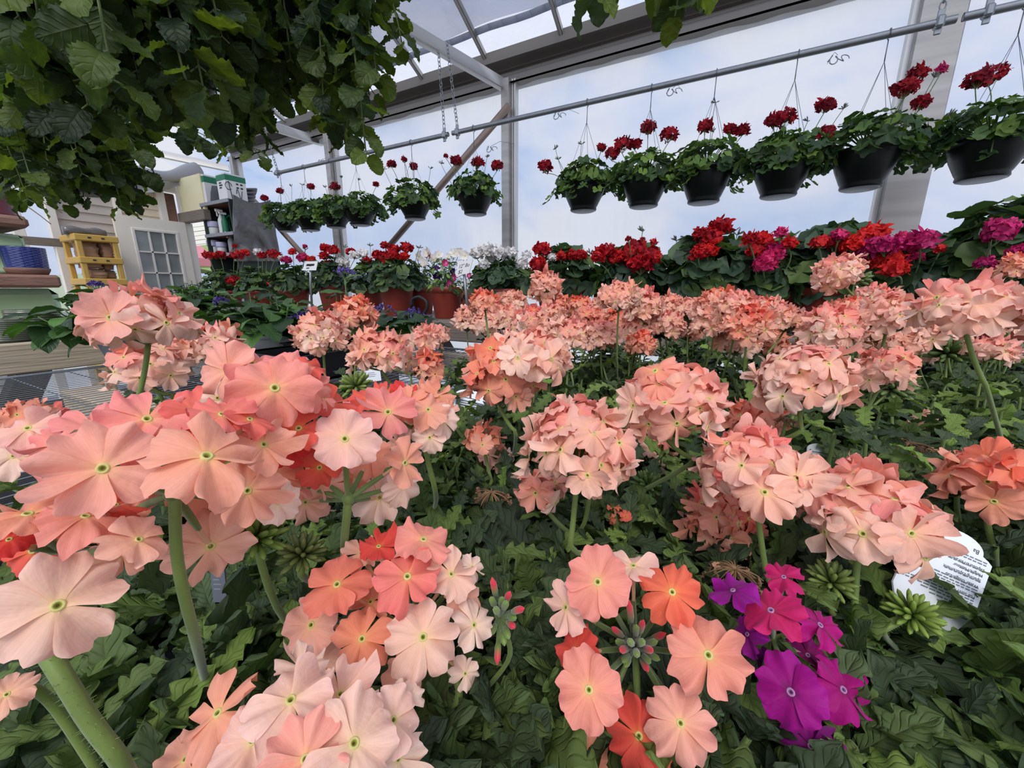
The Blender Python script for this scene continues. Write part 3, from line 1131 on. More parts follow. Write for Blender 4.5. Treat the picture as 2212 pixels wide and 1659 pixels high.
def sack(cx, cy, z, w, h, d, lab, seed):
    r = np.random.default_rng(seed)
    mb = MB()
    nx, nz = 14, 12
    k = np.linspace(0, 1, nz)
    a = np.arange(20) * 2 * math.pi / 20
    V = []
    for i, t in enumerate(k):
        flat = 1 - 0.75 * max(0, (t - 0.55) / 0.45)
        ex = np.sign(np.cos(a)) * np.abs(np.cos(a)) ** 0.5 * d / 2 * flat * (1 + 0.1 * math.sin(t * 3))
        ey = np.sign(np.sin(a)) * np.abs(np.sin(a)) ** 0.5 * w / 2 * (1 - 0.06 * t)
        jit = r.normal(0, 0.006, 20)
        V.append(np.stack([cx + ex + jit, cy + ey + jit, np.full(20, z + t * h)], -1))
    V = np.concatenate(V)
    i, j = np.meshgrid(np.arange(nz - 1), np.arange(20), indexing='ij')
    Q = np.stack([i * 20 + j, i * 20 + (j + 1) % 20, (i + 1) * 20 + (j + 1) % 20, (i + 1) * 20 + j], -1).reshape(-1, 4)
    top = [((nz - 1) * 20 + q, (nz - 1) * 20 + (q + 1) % 20, (nz - 1) * 20 + 10) for q in range(20)]
    bot = [((q + 1) % 20, q, 10) for q in range(20)]
    mb.add(V, Q, top + bot)
    tag(mb.build('paper_sack', M['bag']), lab, 'sack', 'paper sacks on the yellow shelves')


w_ = yb - ya
sack(YX - 0.15, ya + w_ * 0.34, zm + 0.022, w_ * 0.42, 0.17, 0.24, 'wide brown paper sack left of another on the middle yellow shelf', 1)
sack(YX - 0.15, ya + w_ * 0.76, zm + 0.022, w_ * 0.30, 0.19, 0.2, 'narrow brown paper sack on the right of the middle yellow shelf', 2)
sack(YX - 0.13, ya + w_ * 0.40, zb + 0.022, w_ * 0.42, 0.10, 0.24, 'brown paper sack lying at the bottom left of the lower yellow shelf', 3)
sack(YX - 0.15, ya + w_ * 0.36, zb + 0.128, w_ * 0.42, 0.14, 0.22, 'upper brown paper sack of the left pair on the lower yellow shelf', 4)
sack(YX - 0.18, ya + w_ * 0.76, zb + 0.022, w_ * 0.26, 0.09, 0.18, 'brown paper sack at the bottom right of the lower yellow shelf', 5)
sack(YX - 0.18, ya + w_ * 0.74, zb + 0.118, w_ * 0.26, 0.17, 0.18, 'tall upper paper sack of the right pair on the lower yellow shelf', 6)
mb = MB()
P = np.array([[YX - 0.1, ya - 0.03, zt + 0.05], [YX - 0.1, (ya + yb) / 2, zt + 0.06], [YX - 0.1, yb - 0.05, zt + 0.055]])
tube(mb, bez(P[0], P[1], P[2], 12), 0.04 + 0.008 * np.sin(np.arange(12)), 10)
tag(mb.build('black_plastic_roll', M['tarp']), 'roll of black plastic lying on top of the yellow shelves', 'roll')

# ------------------------------------------------------------------ dark shelf unit with bottles, boxes and tarp
SY = 2.72
x0, x1 = atY(438, 470, SY)[0], atY(498, 455, SY)[0]
SYB = atX(588, 440, x1)[1]
ztop = atY(468, 434, SY)[2]
zs = [ztop, atY(468, 505, SY)[2] - 0.0, atY(475, 548, SY)[2], 1.05, 0.55, 0.1]
un = thing('storage_shelf', ((x0 + x1) / 2, SY + 0.3, 0.0), 'tall dark green shelf unit of jars and spray bottles beside the doorway', 'shelf')
mb = MB()
box(mb, (x0, SY, 0), (x0 + 0.025, SYB, ztop))
mb.build('side_panel', M['shelfdk'], un, smooth=False)
mb = MB()
box(mb, (x1 - 0.025, SY, 0), (x1, SYB, ztop))
mb.build('side_panel', M['shelfdk'], un, smooth=False)
mb = MB()
box(mb, (x0, SYB - 0.02, 0), (x1, SYB, ztop))
mb.build('back_panel', M['shelfdk'], un, smooth=False)
for z in zs:
    mb = MB()
    box(mb, (x0 + 0.02, SY + 0.005, z - 0.03), (x1 - 0.02, SYB - 0.02, z))
    box(mb, (x0, SY - 0.012, z - 0.032), (x1, SY + 0.005, z + 0.004), mi=1)
    mb.build('shelf_board', [M['shelfwood'], M['greypot']], un, smooth=False)
# tarp hung over the side that faces the aisle
A, B = atX(500, 420, x1 + 0.04), atX(582, 432, x1 + 0.04)
C2, D2 = atX(505, 565, x1 + 0.04), atX(600, 565, x1 + 0.04)
mb = MB()
u, v = np.meshgrid(np.linspace(0, 1, 40), np.linspace(0, 1, 44), indexing='ij')
P = (A * (1 - u)[..., None] + B * u[..., None]) * (1 - v)[..., None] + (C2 * (1 - u)[..., None] + D2 * u[..., None]) * v[..., None]
d_ = u - v * 0.6
P[..., 0] += 0.02 + 0.016 * np.sin(d_ * 15 + 3 * np.sin(v * 4 + u * 3)) * v + 0.014 * np.sin(u * 11 + 6 * v * v) * v + 0.05 * np.sin(u * 3.1 - 0.5) * v + 0.010 * np.sin(v * 13 + 4 * np.sin(u * 5)) * (1 - u)
P[..., 2] -= 0.06 * np.sin(np.pi * u) * (1 - v)
mb.add(P.reshape(-1, 3), gridq(40, 44), None, (1, 1, 1), np.stack([u, v], -1).reshape(-1, 2))
o = tag(mb.build('tarpaulin', M['tarp']), 'crinkled grey black plastic tarp hanging down the side of the shelf unit', 'tarp')
sm = o.modifiers.new('thickness', 'SOLIDIFY')
sm.thickness = 0.004
# jars and bottles
def jar(px, py, zsh, lab, s=1.0, lid=True):
    p = atY(px, py, SY + 0.08)
    t = thing('jar', (p[0], p[1], zsh), lab, 'jar', 'lidded jars on the dark shelf unit')
    mb = MB()
    lathe(mb, [(0, 0), (0.055 * s, 0), (0.06 * s, 0.01), (0.06 * s, 0.085 * s), (0.05 * s, 0.095 * s), (0, 0.095 * s)], (p[0], p[1], zsh), 18)
    mb.build('jar_body', M['whitepot'], t)
    mb = MB()
    lathe(mb, [(0, 0.095 * s), (0.066 * s, 0.095 * s), (0.068 * s, 0.10 * s), (0.068 * s, 0.155 * s), (0.06 * s, 0.165 * s), (0, 0.165 * s)], (p[0], p[1], zsh), 18)
    mb.build('lid', M['lav'], t)


jar(464, 500, zs[1] + 0.005, 'white jar with lavender lid on the upper shelf of the dark unit', 0.95)
jar(464, 545, zs[2] + 0.005, 'large white jar with lavender lid at the left of the lower shelf', 1.05)
jar(481, 545, zs[2] + 0.005, 'white jar with pale lid second along the lower dark shelf', 0.85)


def spray(px, zsh, lab, bodymat, h=0.2):
    p = atY(px, 500, SY + 0.1)
    t = thing('spray_bottle', (p[0], p[1], zsh), lab, 'bottle', 'spray bottles on the dark shelf unit')
    mb = MB()
    lathe(mb, [(0, 0), (0.035, 0), (0.038, 0.008), (0.037, h * 0.55), (0.016, h * 0.75), (0.014, h * 0.85), (0, h * 0.85)], (p[0], p[1], zsh), 14)
    mb.build('bottle_body', bodymat, t)
    mb = MB()
    box(mb, (p[0] - 0.012, p[1] - 0.055, zsh + h * 0.85), (p[0] + 0.012, p[1] + 0.03, zsh + h * 0.97), bev=0.006)
    box(mb, (p[0] - 0.005, p[1] - 0.045, zsh + h * 0.68), (p[0] + 0.005, p[1] - 0.03, zsh + h * 0.86), bev=0.002)
    mb.build('trigger_head', M['white'], t)


spray(482, zs[1] + 0.005, 'white spray bottle on the upper shelf of the dark unit', M['white'], 0.30)
spray(489, zs[1] + 0.005, 'spray bottle with green label at the right of the upper dark shelf', M['greenink'], 0.26)
spray(496, zs[2] + 0.005, 'clear spray bottle at the right end of the lower dark shelf', M['greypot'], 0.26)
mb = MB()
p = atY(449, 490, SY + 0.2)
t_ = np.linspace(0, 2 * math.pi * 4, 120)
Pc = np.stack([x0 + 0.17 + (0.10 + 0.006 * np.sin(t_ * 3)) * np.cos(t_), SY + 0.2 + t_ * 0.006, zs[1] + 0.13 + 0.11 * np.sin(t_)], -1)
tube(mb, Pc, 0.013, 7)
tag(mb.build('garden_hose', M['greenink']), 'coiled green garden hose at the back of the upper dark shelf', 'hose')
# two boxes on top
def carton(pxa, pxb, pyb, pyt, lab, sd):
    a, b = atY(pxa, pyb, SY + 0.02), atY(pxb, pyb, SY + 0.02)
    h = atY(pxa, pyt, SY + 0.02)[2] - ztop
    dpt = 0.22
    t = thing('carton', ((a[0] + b[0]) / 2, SY + 0.12, ztop + 0.004), lab, 'box')
    mb = MB()
    box(mb, (a[0], SY + 0.02, ztop + 0.004), (b[0], SY + 0.02 + dpt, ztop + h))
    mb.build('box_body', M['white'], t, smooth=False)
    mb = MB()
    box(mb, (a[0] - 0.002, SY + 0.018, ztop + h * 0.74), (b[0] + 0.002, SY + 0.022 + dpt, ztop + h * 0.95))
    mb.build('green_band', M['greenink'], t, smooth=False)
    mb = MB()
    # printed marks on the two faces
    w = b[0] - a[0]
    r = np.random.default_rng(sd)
    if sd == 2:
        cx_, cz_ = b[0] + 0.003, ztop + h * 0.35
        ys = SY + 0.05
        tube(mb, [(cx_, ys, cz_ + 0.10), (cx_, ys + 0.02, cz_ - 0.10)], 0.004, 4)
        t_ = np.linspace(0, 5.5, 24)
        tube(mb, np.stack([np.full(24, cx_), ys + 0.035 * np.cos(t_) - 0.005, cz_ + 0.05 + 0.04 * np.sin(t_)], -1), 0.0035, 4)
        tube(mb, np.stack([np.full(24, cx_), ys + 0.07 + 0.012 * t_ , cz_ - 0.02 + 0.05 * np.sin(t_ * 1.3)], -1), 0.0035, 4)
        for k in range(2):
            for j in range(2):
                box(mb, (b[0] + 0.001, SY + 0.13 + 0.045 * k, ztop + h * (0.62 - 0.14 * j)), (b[0] + 0.003, SY + 0.155 + 0.045 * k, ztop + h * (0.68 - 0.14 * j)), bev=0.0)
    for k in range(3):
        box(mb, (a[0] + w * 0.25, SY + 0.017, ztop + h * (0.45 + 0.09 * k)), (a[0] + w * (0.5 + 0.1 * (k % 2)), SY + 0.0195, ztop + h * (0.5 + 0.09 * k)))
    mb.build('printing', M['ink'], t, smooth=False)
    if sd == 1:
        mb = MB()
        y0 = SY + 0.05
        V = [(b[0] + 0.002, y0 + a_, ztop + h * c_) for a_, c_ in ((0.0, 0.03), (0.02, 0.4), (0.045, 0.66), (0.13, 0.7), (0.16, 0.3), (0.17, 0.03))]
        mb.add(V, None, [(0, i, i + 1) for i in range(1, 5)])
        mb.build('printed_sack_picture', M['greyink'], t, smooth=False)


carton(430, 448, 436, 378, 'white and green carton on the left of the dark shelf top', 1)
carton(473, 492, 424, 375, 'white and green carton with black scrawl on the right of the shelf top', 2)
mb = MB()
p = atY(507, 400, SY + 0.32)
for k in range(5):
    beam(mb, (p[0] - 0.02 - 0.01 * k, SY + 0.16, ztop + 0.03 + 0.035 * k), (p[0] + 0.05 + 0.02 * k, SYB - 0.03 + 0.01 * k, ztop + 0.04 + 0.045 * k), 0.20, 0.022, bev=0.008)
box(mb, (p[0] - 0.1, SY + 0.2, ztop + 0.002), (p[0] + 0.06, SYB - 0.05, ztop + 0.03))
o = tag(mb.build('sheet_bundle', M['greyink'], smooth=False), 'stack of folded grey sheets behind the right carton on the shelf top', 'sheets')


# ================================================================== PIPES AND HANGING BASKETS
PY, PZ, PR = 2.70, 2.305, 0.0165


def chain(top, bot, label):
    top, bot = np.asarray(top, float), np.asarray(bot, float)
    d = bot - top
    L = np.linalg.norm(d)
    n = int(L / 0.026)
    mb = MB()
    a = np.arange(9) * 2 * math.pi / 8
    for k in range(n):
        c = top + d * ((k + 0.5) / n)
        lx = np.array([0.011 * (1 if k % 2 else 0), 0.011 * (0 if k % 2 else 1), 0])
        P = c + np.outer(np.cos(a), lx) + np.outer(np.sin(a), [0, 0, 0.018])
        tube(mb, P, 0.0028, 4, cap=False)
    return tag(mb.build('hanging_chain', M['wire']), label, 'chain', 'chains that carry the basket pipes')


def pipe(xa, xb, label, clamps):
    t = thing('hanging_pipe', ((xa + xb) / 2, PY, PZ), label, 'pipe', 'overhead pipes that carry the baskets')
    mb = MB()
    tube(mb, [(xa, PY, PZ), ((xa + xb) / 2, PY, PZ), (xb, PY, PZ)], PR, 14, cap=False)
    tube(mb, [(xa + 0.001, PY, PZ), (xb - 0.001, PY, PZ)], PR * 0.8, 14)
    mb.build('pipe_tube', M['steel'], t)
    for x in clamps:
        mb = MB()
        box(mb, (x - 0.016, PY - 0.023, PZ - 0.024), (x + 0.016, PY + 0.023, PZ + 0.024), bev=0.008)
        box(mb, (x - 0.012, PY - 0.005, PZ + 0.02), (x + 0.012, PY + 0.005, PZ + 0.05), bev=0.002)
        box(mb, (x - 0.012, PY - 0.005, PZ - 0.045), (x + 0.012, PY + 0.005, PZ - 0.02), bev=0.002)
        mb.build('clamp', M['wire'], t, smooth=False)
    return t


pipe(-4.16, -1.985, 'far galvanised pipe above the six left hanging baskets', (-4.12, -2.02))
pipe(-1.945, 0.765, 'long galvanised pipe running across the middle above five hanging baskets', (-1.90, 0.71))
pipe(0.785, 1.9, 'short galvanised pipe at the far right above the last basket', (0.86,))
chain((-2.05, PY, 2.90), (-2.02, PY, PZ + 0.05), 'left chain of the pair between the two pipes under the truss')
chain((-1.97, PY, 2.90), (-1.90, PY, PZ + 0.05), 'right chain of the pair between the two pipes under the truss')
chain((-4.30, PY, 2.90), (-4.12, PY, PZ + 0.05), 'far chain holding the left end of the pipe by the shelf unit')
chain((0.72, PY, 3.2), (0.71, PY, PZ + 0.05), 'chain in front of the wide wall post at the right')
chain((0.88, PY, 3.2), (0.86, PY, PZ + 0.05), 'chain at the start of the short right pipe')


def clip(px, py, label):
    p = atY(px, py, PY + 0.35)
    mb = MB()
    t_ = np.linspace(0, 1, 26)
    P = np.stack([p[0] + 0.085 * t_ - 0.04 + 0.012 * np.sin(t_ * 21), PY + 0.35 + 0.01 * np.cos(t_ * 13), p[2] + 0.028 * np.sin(t_ * 16) * (1 - 0.5 * t_)], -1)
    tube(mb, P, 0.0028, 4)
    P2 = np.array([[p[0], PY + 0.35, p[2] + 0.02], [p[0] + 0.004, PY + 0.5, p[2] + 0.10], [p[0] + 0.01, WY - 0.02, p[2] + 0.16]])
    tube(mb, P2, 0.0016, 4)
    tag(mb.build('wire_clip', M['wire']), label, 'clip', 'bent wire clips on the film wall')


clip(1060, 322, 'bent wire clip left of the wall post near the brace')
clip(1206, 250, 'bent wire clip just right of the tall wall post')
clip(1453, 198, 'bent wire clip above the third and fourth big baskets')
clip(1808, 128, 'bent wire clip between the two baskets left of the wide post')
clip(693, 350, 'bent wire clip near the far end of the pipe')

# ------------------------------------------------------------------ geranium parts
GL = [disc_t(22, 4, 7 + (i % 3), 0.05, 0.25, 0.05, 500 + i, 5, 0.05) for i in range(6)]
GLI = [disc_t(20, 3, 5, 0.16, 0.2, 0.08, 520 + i, 5, 0.05) for i in range(5)]   # ivy-like lobed
LEAFG = [lin(c) for c in ((66, 88, 62), (58, 80, 58), (76, 98, 64), (50, 70, 54), (90, 112, 60))]
LEAFH = [lin(c) for c in ((70, 96, 50), (86, 114, 52), (60, 84, 48), (106, 132, 56), (50, 72, 44))]


def dome_leaves(mb, c, R, H, n, s, tem, cols, rng, droop=0.25, flat=0.5, thmax=1.75, cam_bias=0.0, pet=True):
    """a mound of leaves over centre c; R radius, H height"""
    th = np.arccos(1 - rng.uniform(0, 1, n) * (1 - math.cos(thmax)))
    ph = rng.uniform(0, 2 * math.pi, n)
    rad = rng.uniform(0.55, 1.05, n) ** 0.6
    dirs = np.stack([np.sin(th) * np.cos(ph), np.sin(th) * np.sin(ph), np.cos(th)], -1)
    pos = c + dirs * rad[:, None] * np.array([R, R, H])
    nor = norm(dirs * np.array([1, 1, 1.3]) + np.array([0, 0, flat]) + rng.normal(0, 0.33, (n, 3)))
    d = dirs * np.array([1, 1, 0]) + rng.normal(0, 0.5, (n, 3)) + np.array([0, 0, -droop])
    d = norm(d - nor * np.sum(d * nor, -1, keepdims=True))
    rot = frames(d, nor)
    sc = s * rng.uniform(0.65, 1.15, n)
    k = rng.integers(0, len(tem), n)
    ci = rng.integers(0, len(cols), n)
    cc = np.array(cols)[ci] * rng.uniform(0.75, 1.2, (n, 1))
    for i in range(len(tem)):
        q = k == i
        inst(mb, tem[i], pos[q], rot[q], sc[q], cc[q])
    if pet:
        for i in range(0, n, 2):
            m = c + (pos[i] - c) * 0.45 + np.array([0, 0, 0.1 * H])
            tube(mb, bez(c + (pos[i] - c) * 0.1, m, pos[i], 4), 0.0022 * s / 0.06, 4, lin((92, 120, 60)), cap=False)


GRED = [lin(c) for c in ((196, 26, 34), (176, 20, 32), (214, 40, 40), (150, 14, 28))]
GDK = [lin(c) for c in ((168, 24, 40), (140, 16, 32), (188, 34, 46), (120, 12, 28))]
GCOR = [lin(c) for c in ((216, 36, 36), (204, 28, 32), (226, 50, 44))]
GPINK = [lin(c) for c in ((212, 44, 104), (194, 34, 96), (226, 66, 120))]
GMAG = [lin(c) for c in ((200, 40, 108), (176, 28, 92), (214, 62, 126))]
GWHITE = [lin(c) for c in ((240, 238, 232), (228, 228, 226), (246, 244, 240))]
GTONE = dict(r=GRED, d=GDK, c=GCOR, p=GPINK, m=GMAG, w=GWHITE)


def flower_ball(p, D, tone, parent, base, rng, name='flower_head', hi=True, face=None, stemr=0.0022, flat=0.75):
    """geranium truss: ball of five-petalled florets on a stalk"""
    tem = GF_HI if hi else GF_LO
    n = int(np.clip(26 if D > 0.05 else 16, 8, 40))
    if D < 0.035:
        n = 9
    i = np.arange(n) + 0.5
    th = np.arccos(1 - i / n * 1.55)
    ph = i * 2.399963 + rng.uniform(0, 6)
    dirs = np.stack([np.sin(th) * np.cos(ph), np.sin(th) * np.sin(ph), np.cos(th)], -1)
    df = min(0.036, D * 0.55) if D > 0.03 else D * 0.6
    pos = p + dirs * np.array([1, 1, flat]) * (D / 2 - df * 0.22) + rng.normal(0, D * 0.03, (n, 3))
    nor = norm(dirs + rng.normal(0, 0.28, (n, 3)))
    y = norm(np.cross(nor, rng.normal(0, 1, (n, 3))))
    rot = frames(y, nor)
    cols = np.array(GTONE[tone])[rng.integers(0, len(GTONE[tone]), n)] * rng.uniform(0.8, 1.15, (n, 1))
    mb = MB()
    k = rng.integers(0, len(tem), n)
    for a in range(len(tem)):
        q = k == a
        if q.any():
            t = np.clip(tem[a]['t'], 0, 1)
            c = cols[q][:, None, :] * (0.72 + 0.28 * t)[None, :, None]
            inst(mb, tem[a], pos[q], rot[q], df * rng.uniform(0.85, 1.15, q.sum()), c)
    hub = p - np.array([0, 0, D * 0.42])
    g = lin((98, 122, 62))
    for a in range(0, n, 2):
        tube(mb, [hub, pos[a]], 0.0009, 3, g, mi=1, cap=False)
    fh = mb.build(name, [M['gpetal'], M['stem']], parent)
    mb = MB()
    mid = (hub + base) / 2 + np.append(rng.normal(0, 0.012, 2), 0.02)
    tube(mb, bez(base, mid, hub, 7), stemr, 5, g)
    mb.build('flower_stem', M['stem'], fh)
    return fh


def bud_stalk(tip, base, parent, rng, col=(88, 96, 80)):
    """bare stalk that ends in a small umbel of closed buds"""
    mb = MB()
    g = lin((96, 112, 70))
    tube(mb, bez(base, (base + tip) / 2 + np.append(rng.normal(0, 0.012, 2), 0), tip, 6), 0.0017, 5, g)
    for k in range(7):
        d = norm(np.append(rng.normal(0, 1, 2), 0.5 + rng.uniform(0, 0.6)))
        e = tip + d * 0.02
        tube(mb, [tip, tip + d * 0.01, e, e + d * 0.008], [0.0012, 0.0022, 0.0032, 0.0008], 5, lin(col))
    mb.build('bud_stalk', M['stem'], parent)


def basket(px, pyr, pyb, heads, buds, label, seed, Rf=1.0, droopn=10):
    rng = np.random.default_rng(seed)
    p = atY(px, pyr, PY)
    zb = atY(px, pyb, PY)[2]
    r = 0.136
    h = p[2] - zb + 0.0
    x, y, zr = p[0], PY, p[2]
    root = thing('hanging_basket', (x, y, zb), label, 'hanging plant', 'hanging baskets of red geraniums')
    mb = MB()
    lathe(mb, [(0, 0), (r * 0.60, 0), (r * 0.635, 0.006), (r * 0.62, 0.02), (r * 0.66, 0.028), (r * 0.86, h * 0.55), (r * 0.965, h * 0.85), (r * 0.985, h - 0.012), (r * 1.03, h - 0.010), (r * 1.04, h + 0.004),
               (r * 0.97, h + 0.006), (r * 0.93, h - 0.02), (0, h - 0.02)], (x, y, zb), 36)
    mb.build('pot', M['darkpot'], root)
    mb = MB()
    lathe(mb, [(0, -0.004), (r * 0.5, -0.004), (r * 0.56, 0.0), (r * 0.58, 0.004), (0, 0.003)], (x, y, zb - 0.001), 30)
    mb.build('saucer', M['greypot'], root)
    mb = MB()
    c = np.array([x, y, zr - 0.01])
    n = int(140 * Rf)
    dome_leaves(mb, c, 0.225 * Rf, 0.165, n, 0.072, GLI + GL[:2], LEAFH, rng, droop=0.3, flat=0.35, thmax=1.72)
    # side shoots that hang past the rim
    for k in range(droopn):
        a = rng.uniform(0, 2 * math.pi)
        q0 = c + np.array([math.cos(a), math.sin(a), 0]) * r * 0.9
        q2 = c + np.array([math.cos(a), math.sin(a), 0]) * r * rng.uniform(1.35, 1.75) - np.array([0, 0, rng.uniform(0.0, 0.09)])
        P = bez(q0, (q0 + q2) / 2 + np.array([0, 0, 0.04]), q2, 6)
        tube(mb, P, 0.002, 4, lin((104, 126, 66)))
        for w in (2, 3, 4, 5):
            nn = norm(np.array([[math.cos(a), math.sin(a), 0.4]]) + rng.normal(0, 0.4, (1, 3)))
            inst(mb, GLI[rng.integers(0, 5)], P[w][None] + rng.normal(0, 0.012, (1, 3)), frames(norm(np.array([[math.cos(a), math.sin(a), -0.8]])), nn), [0.062 * rng.uniform(0.7, 1.1)], [LEAFH[rng.integers(0, 5)]])
    mb.build('foliage', M['gleaf'], root)
    # four wires to a hook on the pipe
    mb = MB()
    hook = np.array([x, y, PZ - 0.11])
    for k in range(4):
        a = k * math.pi / 2 + rng.uniform(0.2, 0.8)
        tube(mb, [np.array([x + r * 0.98 * math.cos(a), y + r * 0.98 * math.sin(a), zr]), hook], 0.0011, 4)
    a = np.linspace(-0.5 * math.pi, 1.2 * math.pi, 14)
    P = np.concatenate([[hook], np.stack([np.full(14, x), y + 0.021 * np.cos(a), PZ + 0.021 * np.sin(a)], -1)])
    tube(mb, P, 0.0024, 5)
    mb.build('wire_hanger', M['wires'], root)
    zd = depth(c)
    for hx, hy, w, tone in heads:
        D = w * zd / FPX * 0.97
        q = atz(hx, hy, zd - 0.03 + rng.uniform(-0.05, 0.04))
        base = c + (q - c) * np.array([0.55, 0.55, 0.2]) + np.array([0, 0, 0.02])
        flower_ball(q, D, tone, root, base, rng)
    for hx, hy in buds:
        q = atz(hx, hy, zd + rng.uniform(-0.05, 0.05))
        bud_stalk(q, c + (q - c) * np.array([0.6, 0.6, 0.2]), root, rng)
    return root


BK = [
    (617, 472, 500, [(605, 413, 15, 'd'), (571, 428, 15, 'd')], [(630, 403)], 'farthest hanging basket with two small red flowers, beside the tarp', 1.0),
    (668, 467, 498, [(671, 403, 17, 'd')], [(652, 400)], 'second farthest hanging basket, single red flower on a tall stalk', 0.95),
    (724, 461, 492, [(725, 404, 21, 'd')], [(703, 405), (738, 385)], 'third farthest hanging basket, touching its neighbour in front of the thin wall post', 0.9),
    (777, 456, 487, [(812, 398, 13, 'd')], [(774, 390)], 'fourth hanging basket from the far end with trailing stems on its right', 1.05),
    (895, 434, 474, [(846, 354, 19, 'd'), (873, 344, 13, 'd'), (894, 360, 17, 'd')], [(829, 366), (930, 365), (874, 352)], 'hanging basket below the diagonal brace, three small red flowers', 0.95),
    (1026, 420, 464, [(985, 348, 27, 'd'), (1031, 352, 29, 'd'), (1073, 358, 27, 'd'), (963, 337, 11, 'd')], [(953, 354), (1052, 340)], 'hanging basket with three round red flowers just left of the wall post', 0.9),
    (1262, 402, 456, [(1178, 360, 32, 'd'), (1299, 319, 19, 'd')], [(1200, 322), (1206, 345), (1256, 312)], 'hanging basket just right of the wall post, one red flower low at its left', 0.85),
    (1394, 385, 447, [(1345, 313, 40, 'd'), (1372, 312, 26, 'd'), (1322, 333, 32, 'd'), (1400, 276, 34, 'd'), (1445, 291, 40, 'd')], [], 'hanging basket crowned by five dark red flower heads', 0.92),
    (1526, 369, 438, [(1523, 273, 30, 'd'), (1577, 279, 27, 'd'), (1603, 282, 28, 'd')], [(1545, 222), (1540, 285)], 'hanging basket with one flower at the left and two touching at the right', 0.95),
    (1690, 356, 425, [(1672, 262, 34, 'd'), (1695, 256, 46, 'd'), (1782, 228, 38, 'd'), (1782, 288, 38, 'd')], [(1822, 235), (1745, 262)], 'hanging basket second left of the wide wall post, flower cluster on its crown', 1.0),
    (1873, 328, 407, [(1955, 192, 46, 'd'), (1982, 160, 36, 'd'), (1990, 222, 34, 'd'), (2033, 150, 22, 'p')], [(2018, 168)], 'large hanging basket in front of the wide wall post, tall red flower stalks', 1.08),
    (2140, 305, 387, [(2112, 172, 44, 'd'), (2142, 162, 52, 'd')], [(2050, 250)], 'hanging basket beyond the wide wall post, on the short right pipe', 1.05),
]
for i, (px, a, b, hd, bd, lab, rf) in enumerate(BK):
    basket(px, a, b, hd, bd, lab, 40 + i, rf)

# ================================================================== REAR BENCH WITH GERANIUMS
BZ = 1.0
for y0, y1, nm in ((1.62, 1.76, 'a'), (1.79, 1.93, 'b'), (1.96, 2.10, 'c'), (2.13, 2.27, 'd'), (2.30, 2.44, 'e')):
    pass
bench = thing('plank_bench', (-1.5, 2.0, 0.0), 'long grey weathered plank bench along the film wall under the geranium pots', 'bench')
for k in range(5):
    mb = MB()
    y0 = 1.64 + 0.165 * k
    box(mb, (-4.9, y0, BZ - 0.038), (2.4, y0 + 0.145, BZ), bev=0.004)
    mb.build('plank', M['wooddk'], bench, smooth=False)
mb = MB()
box(mb, (-4.9, 1.60, BZ - 0.10), (2.4, 1.638, BZ - 0.005), bev=0.004)
mb.build('front_rail', M['wooddk'], bench, smooth=False)
for xl in (-4.2, -2.9, -1.35, 0.5, 2.1):
    for s in (-1, 1):
        mb = MB()
        A = np.array([xl, 2.02 - s * 0.34, BZ - 0.10])
        B = np.array([xl + 0.0, 2.02 + s * 0.42, 0.0])
        beam(mb, A, B, 0.045, 0.09, up=np.array([1.0, 0, 0]))
        mb.build('leg', M['wooddk'], bench, smooth=False)


def gpot(mb, c, r, h, mi=0):
    lathe(mb, [(0, 0), (r * 0.70, 0), (r * 0.73, 0.004), (r * 0.93, h * 0.80), (r * 0.95, h * 0.82), (r * 1.0, h * 0.83), (r * 1.02, h * 0.99), (r * 0.985, h), (r * 0.94, h * 0.99), (r * 0.92, h * 0.9), (0, h * 0.9)], c, 32, mi=mi)


def potted(px, pyb, w, Y, h, heads, label, seed, cat='geranium', fol=(1.4, 0.19, 130, 0.075), lcols=None, leaf=None, mat='terracotta', name='potted_geranium', buds=(), group='potted geraniums along the plank bench', hz=0.0):
    rng = np.random.default_rng(seed)
    p = atY(px, pyb, Y)
    zd0 = depth(np.array([p[0], Y, BZ + h]))
    r = w * zd0 / FPX / 2
    x, y = p[0], Y
    root = thing(name, (x, y, BZ), label, 'potted plant', group)
    mb = MB()
    gpot(mb, (x, y, BZ), r, h)
    mb.build('pot', M[mat], root)
    mb = MB()
    lathe(mb, [(r * 0.93, h * 0.91), (r * 0.5, h * 0.93), (0, h * 0.94)], (x, y, BZ), 20)
    mb.build('soil', M['soil'], root)
    mb = MB()
    c = np.array([x, y, BZ + h])
    Rl, Hl, n, s = fol
    dome_leaves(mb, c, r * Rl, Hl, n, s, leaf or GL, lcols or LEAFG, rng, droop=0.2, flat=0.4, thmax=1.68)
    mb.build('foliage', M['gleaf'], root)
    for hx, hy, wd, tone in heads:
        zz = zd0 - (0.07 if px < 1150 else 0.15) + rng.uniform(-0.06, 0.05) + hz
        D = wd * zz / FPX
        q = atz(hx, hy, zz)
        base = c + (q - c) * np.array([0.6, 0.6, 0.25])
        flower_ball(q, D, tone, root, base, rng, hi=wd > 22)
    for hx, hy in buds:
        q = atz(hx, hy, zd0)
        bud_stalk(q, c + (q - c) * np.array([0.7, 0.7, 0.3]), root, rng)
    return root


